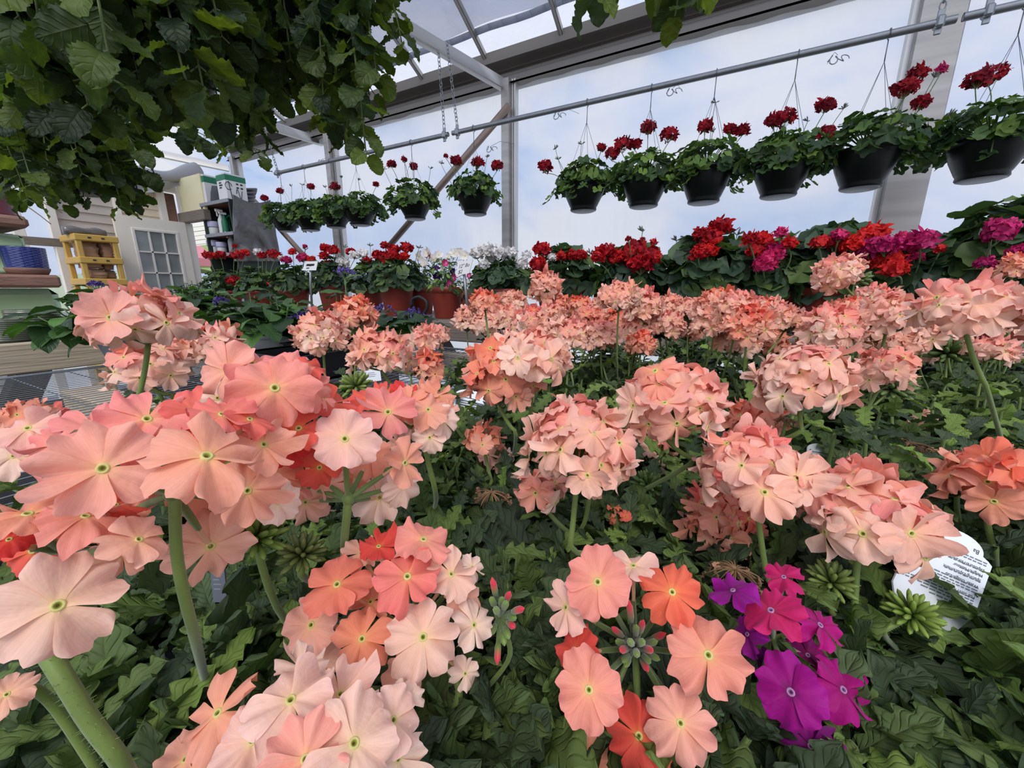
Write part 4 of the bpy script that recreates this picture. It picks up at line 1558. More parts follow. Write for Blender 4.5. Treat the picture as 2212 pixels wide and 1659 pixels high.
potted(487, 618, 62, 2.05, 0.15, [(452, 552, 24, 'r'), (476, 551, 22, 'r'), (512, 553, 28, 'r'), (505, 607, 30, 'r'), (529, 545, 16, 'c'), (507, 531, 10, 'r')], 'red geranium at the far end of the plank bench with one bloom hanging down', 70, fol=(1.45, 0.19, 120, 0.075))
potted(563, 632, 58, 2.0, 0.15, [(556, 545, 17, 'w'), (566, 552, 17, 'r'), (592, 550, 28, 'r'), (592, 614, 28, 'r'), (575, 557, 14, 'w')], 'red and white geranium second from the far end, red bloom against its pot', 71, fol=(1.45, 0.19, 120, 0.075))
potted(637, 641, 62, 1.95, 0.16, [(620, 562, 19, 'p'), (632, 544, 16, 'r'), (655, 557, 24, 'p'), (673, 560, 18, 'c'), (608, 558, 14, 'w'), (659, 532, 10, 'p')], 'pink and red geranium directly left of the far price sign', 72, buds=[(660, 540)])
potted(722, 660, 60, 1.95, 0.19, [(704, 536, 20, 'r'), (720, 541, 22, 'r'), (700, 553, 20, 'r'), (712, 574, 26, 'r'), (757, 543, 18, 'r'), (738, 567, 34, 'w'), (765, 552, 20, 'w')], 'red geranium with white blooms between the far price sign and the thin post', 73, buds=[(745, 535)])
potted(800, 654, 62, 1.98, 0.17, [(783, 548, 24, 'w'), (793, 566, 24, 'r'), (812, 548, 18, 'w')], 'white geranium with one low red bloom behind the tall heliotrope', 74, fol=(1.35, 0.18, 110, 0.07), buds=[(800, 532)])
potted(860, 668, 74, 1.82, 0.19, [(818, 553, 26, 'r'), (838, 556, 32, 'r'), (832, 530, 16, 'r'), (850, 540, 22, 'r'), (878, 535, 29, 'r'), (850, 552, 24, 'r'), (873, 554, 20, 'c')], 'full red geranium in the large terracotta pot left of the hooked handle', 75, fol=(1.5, 0.18, 140, 0.07), buds=[(905, 536)])
# petunias and white bedding in two pots
PETC = {'v': 'violet', 'w': 'pale', 'm': 'magenta'}


def petunia_pot(px, pyb, w, Y, h, blooms, label, seed, mat='terracotta'):
    rng = np.random.default_rng(seed)
    root = potted(px, pyb, w, Y, h, [], label, seed, fol=(1.35, 0.17, 150, 0.04), leaf=[leaf_t(6, 5, 0.22, 0.7, 0.6, bend=0.5, seed=1), leaf_t(6, 5, 0.2, 0.8, 0.7, bend=-0.2, seed=2)], lcols=LEAFH, name='potted_petunia', group='petunia pots on the plank bench', mat=mat)
    p = atY(px, pyb, Y)
    c = np.array([p[0], Y, BZ + h])
    zd = depth(c)
    for hx, hy, wd, tone in blooms:
        q = atz(hx, hy, zd - 0.09 + rng.uniform(-0.03, 0.03))
        D = wd * depth(q) / FPX * 0.85
        nrm = norm(camdir(rng.uniform(-0.5, 0.5), rng.uniform(-0.1, 0.5)) + rng.normal(0, 0.2, 3))
        T = PET[rng.integers(0, 3)]
        pal = {'v': [lin((70, 20, 96)), lin((58, 14, 84)), lin((40, 10, 60))], 'w': [lin((240, 238, 230)), lin((236, 232, 220)), lin((220, 216, 170))], 'm': [lin((214, 50, 130)), lin((224, 90, 150)), lin((240, 200, 200))]}[tone]
        mb = MB()
        y = norm(np.cross(nrm, rng.normal(0, 1, 3)))
        inst(mb, T, q[None], frames(y[None], nrm[None]), [D], floret_col(T, pal)[None])
        tube(mb, [q, q - nrm * D * 0.3, c + (q - c) * 0.6], [D * 0.08, D * 0.04, 0.0012], 5, lin((120, 140, 80)), mi=1)
        mb.build('bloom', [M['gpetal'], M['stem']], root)
    return root


petunia_pot(912, 668, 58, 2.02, 0.17, [(905, 555, 26, 'w'), (924, 549, 26, 'w'), (938, 562, 28, 'w'), (902, 590, 22, 'v'), (914, 596, 14, 'v'), (948, 551, 22, 'w'), (917, 570, 22, 'w'), (922, 548, 22, 'm'), (955, 570, 18, 'w')], 'violet and white petunias in the pot half hidden behind the hooked handle', 76)
petunia_pot(966, 677, 72, 1.78, 0.17, [(980, 548, 22, 'w'), (992, 545, 22, 'w'), (1005, 553, 24, 'w'), (968, 556, 20, 'w'), (943, 597, 20, 'v'), (944, 580, 16, 'v'), (980, 587, 16, 'v'), (979, 600, 17, 'm'), (973, 613, 16, 'm'), (1012, 612, 16, 'w'), (998, 621, 14, 'w'), (964, 568, 16, 'm'), (1013, 596, 12, 'm'), (955, 580, 14, 'w')], 'petunias with two bright pink blooms in the terracotta pot by the near price sign', 77)
potted(1085, 668, 118, 1.85, 0.16, [(1030, 547, 28, 'w'), (1052, 542, 32, 'w'), (1076, 546, 36, 'w'), (1100, 548, 34, 'w'), (1045, 573, 26, 'w'), (1060, 558, 22, 'w'), (1126, 571, 28, 'w'), (1138, 552, 20, 'w')], 'white geranium filling a wide terracotta bowl beside the near price sign', 78, fol=(1.15, 0.15, 150, 0.07))
GB = dict(fol=(1.28, 0.17, 130, 0.085))
potted(1215, 690, 120, 1.78, 0.17, [(1170, 541, 36, 'r'), (1162, 571, 34, 'r'), (1212, 555, 24, 'r'), (1235, 551, 26, 'r'), (1256, 552, 26, 'r'), (1192, 556, 18, 'w')], 'red geranium with a row of low blooms just right of the white geranium', 79, buds=[(1210, 535), (1275, 548)], **GB)
potted(1362, 700, 125, 1.75, 0.165, [(1310, 545, 44, 'r'), (1292, 556, 28, 'r'), (1330, 556, 34, 'r'), (1372, 540, 50, 'r'), (1400, 555, 56, 'r'), (1385, 572, 52, 'r'), (1358, 552, 36, 'r'), (1358, 516, 14, 'r'), (1388, 517, 12, 'r'), (1412, 524, 16, 'r')], 'geranium with the biggest dark red flower mass in the middle of the bench', 80, buds=[(1388, 500)], **GB)
potted(1515, 705, 135, 1.72, 0.16, [(1556, 490, 44, 'r'), (1518, 507, 36, 'r'), (1538, 512, 40, 'r'), (1510, 545, 34, 'r'), (1530, 540, 36, 'c'), (1494, 558, 16, 'r')], 'tall red geranium with its top bloom highest in the row, terracotta rim showing', 81, buds=[(1461, 520), (1592, 508)], fol=(1.3, 0.2, 140, 0.09))
potted(1650, 712, 130, 1.74, 0.15, [(1622, 516, 34, 'r'), (1648, 520, 44, 'c'), (1636, 540, 40, 'r'), (1668, 545, 54, 'p'), (1652, 570, 44, 'p'), (1686, 503, 26, 'p'), (1706, 525, 30, 'c')], 'geranium with a rosy pink bloom hanging in front of red ones', 82, buds=[(1712, 510)], fol=(1.3, 0.19, 140, 0.09))
potted(1775, 722, 150, 1.70, 0.16, [(1772, 523, 34, 'r'), (1800, 526, 30, 'r'), (1812, 510, 34, 'p'), (1842, 528, 42, 'c'), (1882, 507, 54, 'c'), (1828, 548, 46, 'd')], 'red geranium in the dark red pot beneath the tall wall post', 83, fol=(1.25, 0.2, 150, 0.09))
potted(1945, 725, 150, 1.70, 0.155, [(1880, 538, 48, 'm'), (1912, 532, 46, 'm'), (1960, 530, 48, 'p'), (1992, 518, 48, 'm'), (1950, 512, 28, 'p'), (1920, 562, 48, 'c'), (1936, 580, 44, 'c'), (1900, 566, 40, 'c'), (1978, 556, 30, 'p'), (2030, 538, 24, 'r')], 'mixed pink, magenta and scarlet geranium right of the wide wall post', 84, fol=(1.3, 0.17, 150, 0.09))
potted(2120, 725, 160, 1.66, 0.16, [(2160, 500, 56, 'm'), (2178, 488, 36, 'm'), (2150, 486, 30, 'm'), (2127, 568, 34, 'm'), (2200, 545, 36, 'm')], 'tall magenta geranium at the right end of the bench', 85, fol=(1.3, 0.24, 150, 0.1))

# small clay pot with cut-out holes next to the near sign
p = atY(1014, 668, 2.0)
mb = MB()
zd = depth(p)
r = 42 * zd / FPX / 2
o = thing('clay_pot', (p[0], 2.0, BZ), 'small pale orange clay pot with dark cut-out holes behind the near price sign', 'pot')
mb = MB()
lathe(mb, [(0, 0), (r * 0.75, 0), (r * 0.8, 0.01), (r, 0.15), (r * 1.02, 0.16), (r * 0.95, 0.16), (r * 0.9, 0.14), (0, 0.14)], (p[0], 2.0, BZ), 24)
mb.build('pot_body', M['clay'], o)
for a_, z_ in ((-0.28, 0.10), (0.35, 0.115)):
    mb = MB()
    q = np.array([p[0] + math.sin(a_ - YAW + 0.35) * r * 0.93, 2.0 - math.cos(a_ - YAW + 0.35) * r * 0.93, BZ + z_])
    n_ = norm(q - np.array([p[0], 2.0, BZ + z_]))
    Mx = frames(np.array([[0, 0, 1.0]]), n_[None])[0]
    lathe(mb, [(0, 0.0), (0.013, 0.0), (0.016, 0.004), (0.011, 0.005), (0, 0.001)], q, 14, M=Mx)
    mb.build('pot_hole', M['ink'], o)

# hooked black handle standing on the front plank
mb = MB()
pts = [(889, 664), (889, 650), (894, 643), (905, 641), (918, 646), (924, 657), (922, 668), (913, 681), (907, 688)]
P = np.array([atY(x, y, 1.66) for x, y in pts])
Pf = np.concatenate([bez(P[0], P[1], (P[1] + P[2]) / 2, 4), bez((P[1] + P[2]) / 2, P[2], P[3], 4)[1:], bez(P[3], P[4], (P[4] + P[5]) / 2, 4)[1:], bez((P[4] + P[5]) / 2, P[5], P[6], 5)[1:], bez(P[6], P[7], P[8], 4)[1:]])
tube(mb, Pf, 0.0085, 8)
tag(mb.build('hooked_handle', M['rubber']), 'curved black hooked handle on the bench between two terracotta pots', 'handle')


# price signs on metal stakes
def scribble(mb, o, ex, ey, pts, r=0.0016):
    P = np.array([o + ex * a + ey * b for a, b in pts])
    tube(mb, P, r, 4)


def text_obj(s, size, loc, ex, ey, mat, parent, shear=0.0, name='lettering', bold=0.0, align='LEFT', xs=1.0):
    cu = bpy.data.curves.new('lettering_curve', 'FONT')
    cu.body = s
    cu.size = size
    cu.shear = shear
    cu.offset = bold
    cu.align_x = align
    cu.resolution_u = 3
    tmp = bpy.data.objects.new('lettering_tmp', cu)
    me = bpy.data.meshes.new_from_object(tmp)
    bpy.data.objects.remove(tmp)
    me.name = name
    me.materials.clear()
    me.materials.append(mat)
    o = bpy.data.objects.new(name, me)
    COL.objects.link(o)
    ex, ey = norm(np.asarray(ex, float)), norm(np.asarray(ey, float))
    ez = np.cross(ex, ey)
    org = np.array(ORG[parent.name])
    t = np.asarray(loc) - org
    me.transform(Matrix(((ex[0] * xs, ey[0], ez[0], t[0]), (ex[1] * xs, ey[1], ez[1], t[1]), (ex[2] * xs, ey[2], ez[2], t[2]), (0, 0, 0, 1))))
    o.parent = parent
    return o


def sign(corners, foot, Y, label, kind):
    """corners: TL, TR, BR, BL pixels on the plane Y"""
    TL, TR, BR, BL = [atY(x, y, Y) for x, y in corners]
    f = atY(*foot, Y + 0.012)
    t = thing('price_sign', (f[0], Y, BZ), label, 'sign', 'price signs on the plank bench')
    n = norm(np.cross(TR - BL, TL - BR))
    if n @ (CC - TL) < 0:
        n = -n
    mb = MB()
    F_, B_ = [p + n * 0.0015 for p in (TL, TR, BR, BL)], [p - n * 0.0015 for p in (TL, TR, BR, BL)]
    mb.add(F_ + B_, [(0, 3, 2, 1), (4, 5, 6, 7), (0, 1, 5, 4), (1, 2, 6, 5), (2, 3, 7, 6), (3, 0, 4, 7)])
    mb.build('sign_plate', M['white'], t, smooth=False)
    mb = MB()
    mid = (BL + BR) / 2 + np.array([0, 0.012, 0.01])
    tube(mb, [mid, (mid + f) / 2, np.array([f[0], f[1], BZ])], 0.0075, 8)
    box(mb, (f[0] - 0.05, f[1] - 0.03, BZ), (f[0] + 0.06, f[1] + 0.03, BZ + 0.006))
    mb.build('stake', M['wire'], t)
    ex, ey = norm(TR - TL), norm(TL - BL)
    W, H = np.linalg.norm(TR - TL), np.linalg.norm(TL - BL)
    o_ = BL + n * 0.0022
    if kind == 1:
        mb = MB()
        r = np.random.default_rng(5)
        for k in range(7):
            a = 0.18 + 0.1 * k
            scribble(mb, o_, ex * W, ey * H, [(a, 0.55 + 0.1 * r.uniform(-1, 1)), (a + 0.04, 0.72), (a + 0.07, 0.5), (a + 0.02, 0.52), (a + 0.1, 0.62)], 0.0026)
        for k in range(3):
            a = 0.35 + 0.09 * k
            scribble(mb, o_, ex * W, ey * H, [(a, 0.18), (a + 0.03, 0.3), (a + 0.05, 0.2)], 0.0018)
        mb.build('handwriting', M['ink'], t)
    else:
        text_obj('12" Bo', H * 0.36, o_ + ex * W * 0.10 + ey * H * 0.52, ex, ey, M['ink'], t, shear=0.25, name='handwriting')
        text_obj('$2', H * 0.36, o_ + ex * W * 0.12 + ey * H * 0.12, ex, ey, M['ink'], t, shear=0.25, name='handwriting')
    return t


sign([(663, 565), (687, 564), (683, 584), (652, 584)], (671, 645), 1.72, 'small white price sign tilted on a thin stake at the far geraniums', 1)
sign([(989, 566), (1022, 559), (1014, 590), (985, 596)], (1011, 672), 1.66, 'larger white price sign with handwriting, leaning beside the petunias', 2)


# ================================================================== LEFT BENCH: GLAZED POTS ON A MINT STAND
TZ = 0.97
lb = thing('timber_bench', (-2.8, 0.1, 0.0), 'pale timber bench with a thick front rail at the left, holding glazed pots', 'bench')
mb = MB()
box(mb, (-2.20, -1.6, TZ - 0.105), (-2.155, 1.45, TZ), bev=0.004)
mb.build('front_rail', M['woodx'], lb, smooth=False)
for k in range(8):
    mb = MB()
    x = -2.36 - 0.155 * k
    box(mb, (x, -1.6, TZ - 0.045), (x + 0.14, 1.45, TZ - 0.008), bev=0.003)
    mb.build('plank', M['wood'], lb, smooth=False)
for y in (-1.3, 0.42, 1.3):
    mb = MB()
    beam(mb, (-2.25, y, TZ - 0.1), (-2.9, y - 0.25, 0.0), 0.045, 0.09, up=np.array([0, 1.0, 0]))
    mb.build('leg', M['wood'], lb, smooth=False)
    mb = MB()
    beam(mb, (-3.4, y, TZ - 0.05), (-2.6, y - 0.25, 0.0), 0.045, 0.09, up=np.array([0, 1.0, 0]))
    mb.build('leg', M['wood'], lb, smooth=False)


def ribbed(px, pyb, pyt, w, X, label):
    p = atZ(px, pyb, TZ)
    p = np.array([X, atX(px, pyb, X)[1], TZ - 0.008])
    z = depth(p)
    r = w * z / FPX / 2 * 0.93
    h = atX(px, pyt, X)[2] - p[2]
    mb = MB()
    prof = [(0, 0), (r * 0.86, 0), (r * 0.9, 0.004)]
    n = 11
    for k in range(n):
        z0 = 0.006 + (h - 0.012) * k / n
        dz = (h - 0.012) / n
        rr = r * (0.92 + 0.08 * k / n)
        prof += [(rr, z0), (rr + 0.0035, z0 + dz * 0.35), (rr + 0.0035, z0 + dz * 0.65), (rr, z0 + dz * 0.95)]
    prof += [(r, h - 0.004), (r * 1.0, h), (r * 0.93, h), (r * 0.9, h * 0.5), (0, h * 0.4)]
    lathe(mb, prof, p, 40)
    tag(mb.build('ribbed_pot', M['oliveglaze']), label, 'pot')


ribbed(24, 742, 688, 74, -2.36, 'olive glazed ribbed pot nearer the bench rail')
ribbed(82, 722, 668, 84, -2.62, 'larger olive ribbed pot behind the other, beside the mint stand')

MX = -3.05


def mp(px, py, X=MX):
    return atX(px, py, X)


st = thing('mint_stand', (MX, mp(20, 700)[1], TZ), 'mint green painted tiered stand with two brown board shelves', 'stand')
yr = mp(131, 640)[1]
yl = yr - 0.62
z1, z2, z3, z4 = mp(60, 621)[2], mp(60, 593)[2], mp(40, 491)[2], mp(40, 466)[2]
mb = MB()
a = np.linspace(0, 2 * math.pi, 41)[:-1]
box(mb, (MX - 0.42, yl, TZ - 0.008), (MX, yr, z1 - 0.004), bev=0.03)
mb.build('lower_box', M['mint'], st)
mb = MB()
box(mb, (MX - 0.48, yl - 0.03, z1), (MX + 0.03, yr + 0.01, z2), bev=0.012)
mb.build('shelf_board', M['woodred'], st, smooth=False)
yr2 = mp(68, 520)[1]
mb = MB()
box(mb, (MX - 0.42, yr2 - 0.5, z2), (MX - 0.06, yr2, z3 - 0.10), bev=0.02)
box(mb, (MX - 0.42, yr2 - 0.5, z3 - 0.095), (MX - 0.05, yr2 - 0.01, z3 - 0.03), bev=0.015)
mb.build('upper_box', M['mint'], st)
mb = MB()
box(mb, (MX - 0.46, yr2 - 0.55, z3), (MX - 0.0, yr2 + 0.01, z4), bev=0.015)
mb.build('shelf_board', M['woodred'], st, smooth=False)
# dark red glazed pot with a few dry twigs
p = mp(4, 466, MX - 0.18)
r = 0.105
yc = mp(33, 430, MX - 0.18)[1] - r
root = thing('red_pot', (MX - 0.18, yc, z4), 'dark red glazed pot with bare twigs on the top board of the mint stand', 'pot')
mb = MB()
lathe(mb, [(0, 0), (r * 1.1, 0), (r * 1.12, 0.012), (r * 0.92, 0.02), (r * 0.95, 0.19), (r * 1.0, 0.2), (r * 0.9, 0.2), (r * 0.85, 0.15), (0, 0.14)], (MX - 0.18, yc, z4), 32)
mb.build('pot_body', M['redglaze'], root)
for tx, ty in ((134, 460), (110, 484), (60, 400)):
    mb = MB()
    e = mp(tx, ty, MX + 0.1)
    s_ = np.array([MX - 0.18, yc, z4 + 0.16])
    tube(mb, bez(s_, (s_ + e) / 2 + np.array([0, 0, 0.05]), e, 8), np.linspace(0.005, 0.002, 8), 5, lin((120, 92, 78)))
    mb.build('twig', M['stem'], root)
# cobalt textured pot on its saucer
bx = MX - 0.06
pc = mp(62, 590, bx)
zb_ = z2 + 0.002
r = 0.5 * (mp(115, 560, bx)[1] - mp(11, 560, bx)[1]) * 0.98
h = mp(60, 531, bx)[2] - zb_ - 0.03
root = thing('blue_pot', (bx, pc[1], zb_), 'cobalt blue glazed pot with a wave relief on a pale saucer', 'pot')
mb = MB()


def wave(V, a):
    k = V.shape[0]
    for i in range(k):
        z = V[i, 0, 2]
        t = (z - 0.02) / h
        if 0.05 < t < 0.95 and V[i, 0, 0] > r * 0.7:
            V[i, :, :2] *= (1 + 0.022 * np.sin(a * 14 + (math.pi if int(t * 9) % 2 else 0)) * np.sin(t * 9 * math.pi))[:, None]
    return V


lathe(mb, [(0, 0.02), (r * 0.9, 0.02)] + [(r * (0.93 + 0.06 * t), 0.025 + (h - 0.005) * t) for t in np.linspace(0, 1, 40)] + [(r * 0.93, h + 0.02), (r * 0.9, h * 0.7), (0, h * 0.7)], (bx, pc[1], zb_), 112, wob=wave)
mb.build('pot_body', M['blueglaze'], root)
mb = MB()
lathe(mb, [(0, 0), (r * 0.85, 0), (r * 0.98, 0.02), (r * 1.0, 0.03), (r * 0.95, 0.03), (r * 0.8, 0.018), (0, 0.016)], (bx, pc[1], zb_), 40)
mb.build('saucer', M['woodred'], root)

# ================================================================== WIRE MESH BENCH
MZ = 0.93
mbn = thing('wire_mesh_bench', (0, 0.35, 0), 'wire mesh topped bench carrying the verbenas and heliotropes', 'bench')
mb = MB()
BX0, BX1, BY0, BY1 = -1.64, 1.6, -0.55, 1.24
for x in np.arange(BX0, BX1 + 0.001, 0.0254):
    tube(mb, [(x, BY0, MZ - 0.0015), (x, BY1, MZ - 0.0015)], 0.001, 4, cap=False)
for y in np.arange(BY0, BY1 + 0.001, 0.1016):
    tube(mb, [(BX0, y, MZ - 0.0045), (BX1, y, MZ - 0.0045)], 0.0015, 4, cap=False)
for a, b in (((BX0, BY0), (BX0, BY1)), ((BX0, BY1), (BX1, BY1)), ((BX1, BY0), (BX1, BY1))):
    tube(mb, [(*a, MZ - 0.003), (*b, MZ - 0.003)], 0.004, 6)
mb.build('mesh_top', M['wire'], mbn)
for y0, y1 in ((BY1 - 0.09, BY1 - 0.04), (BY0 + 0.02, BY0 + 0.07), (0.28, 0.35)):
    mb = MB()
    box(mb, (BX0 + 0.3, y0, MZ - 0.11), (BX1 - 0.02, y1, MZ - 0.0065), bev=0.003)
    mb.build('bearer', M['woodx'], mbn, smooth=False)
gp = atZ(1590, 1195, MZ)
mb = MB()
box(mb, (gp[0] - 0.12, gp[1] - 0.05, MZ - 0.05), (gp[0] + 0.16, gp[1] + 0.05, MZ - 0.008), bev=0.003)
mb.build('bearer', M['woodx'], mbn, smooth=False)
for x in (-0.62, 0.9):
    mb = MB()
    box(mb, (x, BY0 + 0.07, MZ - 0.115), (x + 0.13, BY1 - 0.09, MZ - 0.075), bev=0.003)
    mb.build('bearer', M['wooddk'], mbn, smooth=False)
for x in (-1.2, 0.2, 1.45):
    for y in (BY0 + 0.07, BY1 - 0.15):
        mb = MB()
        box(mb, (x, y, 0), (x + 0.07, y + 0.06, MZ - 0.1), bev=0.003)
        mb.build('leg', M['wooddk'], mbn, smooth=False)


def tray(px, py, lx, ly, label, h=0.05):
    p = atZ(px, py, MZ)
    x, y = p[0], p[1]
    mb = MB()
    t = 0.004
    box(mb, (x - lx, y - ly, MZ), (x + lx, y + ly, MZ + 0.006))
    for a in ((x - lx, y - ly, x + lx, y - ly + t), (x - lx, y + ly - t, x + lx, y + ly), (x - lx, y - ly, x - lx + t, y + ly), (x + lx - t, y - ly, x + lx, y + ly)):
        box(mb, (a[0], a[1], MZ), (a[2], a[3], MZ + h))
    for a in ((x - lx - 0.008, y - ly - 0.008, x + lx + 0.008, y - ly + t), (x - lx - 0.008, y + ly - t, x + lx + 0.008, y + ly + 0.008), (x - lx - 0.008, y - ly, x - lx + t, y + ly), (x + lx - t, y - ly, x + lx + 0.008, y + ly)):
        box(mb, (a[0], a[1], MZ + h - 0.004), (a[2], a[3], MZ + h))
    tag(mb.build('nursery_tray', M['blackpot'], smooth=False), label, 'tray')
    return x, y


TRAY = tray(600, 772, 0.13, 0.15, 'black nursery tray under the off white pot of heliotrope')
tray(655, 812, 0.10, 0.09, 'small black nursery tray in front, behind the tall verbena stems', 0.07)
tray(745, 775, 0.13, 0.12, 'black nursery tray beneath the tall heliotrope', 0.06)

HT = [leaf_t(9, 5, 0.24, 0.75, 0.75, bend=b, fold=0.22, crum=0.02, seed=i, pet=0.1) for i, b in enumerate((0.5, 0.9, 0.2, 1.2, 0.7))]
HCOL = [lin(c) for c in ((60, 90, 46), (70, 104, 50), (52, 78, 44), (80, 118, 52), (46, 68, 40))]
PUR = [lin(c) for c in ((122, 100, 178), (104, 84, 160), (140, 118, 196), (92, 74, 140))]


def heliotrope(base, ztop, R, nsh, label, seed, potmat, pr, ph, blooms, leafs=0.085, name='potted_heliotrope', spread=1.0, hmin=0.35, tem=None, cols=None, per=7, nb=None):
    rng = np.random.default_rng(seed)
    base = np.asarray(base, float)
    root = thing(name, base, label, 'potted plant', 'potted heliotropes' if name == 'potted_heliotrope' else None)
    mb = MB()
    gpot(mb, base, pr, ph)
    mb.build('pot', M[potmat], root)
    c = base + np.array([0, 0, ph])
    H = ztop - c[2]
    mb = MB()
    ms = MB()
    for k in range(nsh):
        a = k * 2.39996 + rng.uniform(-0.3, 0.3)
        q = math.sqrt((k + 0.5) / nsh) * R * spread
        e = c + np.array([math.cos(a) * q, math.sin(a) * q, H * (1 - (1 - hmin) * (q / max(R, 1e-3)) ** 1.5) * rng.uniform(0.8, 1.05)])
        s0 = c + np.array([math.cos(a) * pr * 0.4, math.sin(a) * pr * 0.4, -0.01])
        P = bez(s0, (s0 + e) / 2 + np.array([math.cos(a), math.sin(a), 0]) * q * 0.2, e, 9)
        tube(ms, P, np.linspace(0.0032, 0.0018, 9), 5, lin((96, 128, 66)))
        az = rng.uniform(0, 6)
        for j in range(per):
            t = 0.25 + 0.75 * (j + 1) / per
            pt = P[min(8, int(t * 8))]
            d = np.array([math.cos(az), math.sin(az), rng.uniform(-0.15, 0.45)])
            az += 2.39996
            n_ = norm(np.array([0, 0, 1.0]) + d * -0.1 + rng.normal(0, 0.25, 3))
            L = leafs * rng.uniform(0.75, 1.15) * (1.0 if t < 0.9 else 0.6)
            T = (tem or HT)[rng.integers(0, len(tem or HT))]
            cc = (cols or HCOL)[rng.integers(0, 5)] * rng.uniform(0.85, 1.15)
            inst(mb, T, pt[None], frames(norm(d)[None], n_[None]), [L], [cc])
    mb.build('foliage', M['hleaf'], root)
    ms.build('stems', M['stem'], root)
    for q, D in blooms:
        mb = MB()
        n = 46
        u = rng.normal(0, 1, (n, 3))
        pos = q + np.stack([u[:, 0] * D * 0.36, u[:, 1] * D * 0.36, np.abs(u[:, 2]) * D * 0.1 - 0.25 * D * (u[:, 0] ** 2 + u[:, 1] ** 2) * 0.25], -1)
        nor = norm(np.array([0, 0, 1.0]) + rng.normal(0, 0.5, (n, 3)))
        rot = frames(norm(np.cross(nor, rng.normal(0, 1, (n, 3)))), nor)
        cc = np.array(PUR)[rng.integers(0, 4, n)]
        for T_i in range(3):
            m_ = np.arange(n) % 3 == T_i
            inst(mb, GF_LO[T_i], pos[m_], rot[m_], np.full(m_.sum(), 0.011), cc[m_])
        hub = q - np.array([0, 0, 0.035])
        for i in range(0, n, 4):
            tube(mb, [hub, pos[i]], 0.001, 3, lin((110, 130, 84)), mi=1, cap=False)
        foot = c + (hub - c) * np.array([0.4, 0.4, 0.3])
        tube(mb, bez(foot, (foot + hub) / 2 + np.array([0, 0, 0.02]), hub, 6), 0.002, 5, lin((104, 134, 76)), mi=1)
        mb.build('flower_cluster', [M['purple'], M['stem']], root)
    return root


def bl(px, py, w, z):
    return atz(px, py, z), w * z / FPX


b1 = atZ(285, 778, MZ)
heliotrope(b1, 1.18, 0.20, 21, 'bushy dark leaved heliotrope in a grey pot at the mesh bench corner', 201, 'greypot', 0.075, 0.075, [bl(205, 612, 16, depth(b1) - 0.05)], 0.112, hmin=0.3)
b2 = np.array([-2.42, 1.06, TZ - 0.008])
heliotrope(b2, 1.19, 0.18, 18, 'spreading dark heliotrope on the timber bench in front of the white door', 202, 'blackpot', 0.08, 0.09, [bl(475, 648, 14, 1.9)], 0.10, hmin=0.5)
b2b = np.array([-2.45, 0.74, TZ - 0.008])
heliotrope(b2b, 1.19, 0.15, 14, 'dark heliotrope on the timber bench beside the mint stand', 207, 'blackpot', 0.08, 0.09, [], 0.10, hmin=0.5)
b3 = np.array([TRAY[0], TRAY[1], MZ + 0.008])
heliotrope(b3, 1.16, 0.18, 24, 'broad leafy heliotrope in an off white pot on a black tray', 203, 'whitepot', 0.088, 0.075, [bl(655, 680, 44, depth(b3) - 0.08), bl(476, 646, 16, depth(b3))], 0.108, hmin=0.35, per=8)
b4 = atZ(752, 762, MZ) + np.array([0, 0, 0.008])
heliotrope(b4, 1.21, 0.05, 4, 'tall upright heliotrope with violet flowers at its top, in front of the terracotta pots', 204, 'blackpot', 0.06, 0.07, [bl(745, 584, 36, depth(b4)), bl(822, 664, 44, depth(b4) + 0.05)], 0.105, hmin=0.5, per=5)
b5 = atZ(870, 768, MZ) + np.array([0, 0, 0.0])
heliotrope(b5, 1.10, 0.13, 9, 'low heliotrope with violet flowers below the hooked handle', 205, 'whitepot', 0.065, 0.07, [bl(890, 672, 44, depth(b5))], 0.10, hmin=0.4, per=6)
# dark small-leaved shrub at the far end of the plank bench
p = atY(415, 640, 1.92)
SHR = [leaf_t(5, 4, 0.26, 0.7, 0.6, bend=0.3, seed=3), leaf_t(5, 4, 0.22, 0.7, 0.7, bend=0.7, seed=4)]
heliotrope(np.array([p[0], 1.92, BZ]), 1.27, 0.17, 26, 'dark small leaved shrub in a black pot left of the far geraniums', 206, 'blackpot', 0.09, 0.10, [], 0.035, name='potted_shrub', tem=SHR, cols=[lin((40, 52, 40)), lin((34, 44, 36)), lin((50, 64, 46)), lin((44, 58, 40)), lin((30, 40, 32))], per=16, hmin=0.25)

# ================================================================== VERBENAS
VHI = [leaf_t(30, 7, 0.27, 0.75, 0.60, teeth=5, tamp=0.62, bend=b, fold=0.16, crum=0.045, seed=30 + i, pet=0.06, twist=t) for i, (b, t) in enumerate(((0.5, 0.1), (0.9, -0.2), (0.15, 0.2), (1.2, 0.0), (-0.3, 0.15), (0.7, -0.1)))]
VMD = [leaf_t(16, 5, 0.27, 0.75, 0.60, teeth=4, tamp=0.6, bend=b, fold=0.18, crum=0.04, seed=40 + i, pet=0.06) for i, b in enumerate((0.5, 0.9, 0.15, 1.2, -0.2))]
VCOL = [lin(c) for c in ((72, 88, 54), (80, 98, 54), (64, 79, 52), (94, 113, 58), (56, 69, 48), (106, 128, 60))]
GSTEM = lin((104, 124, 52))
GHUB = lin((98, 122, 54))
BUDR = lin((214, 50, 66))

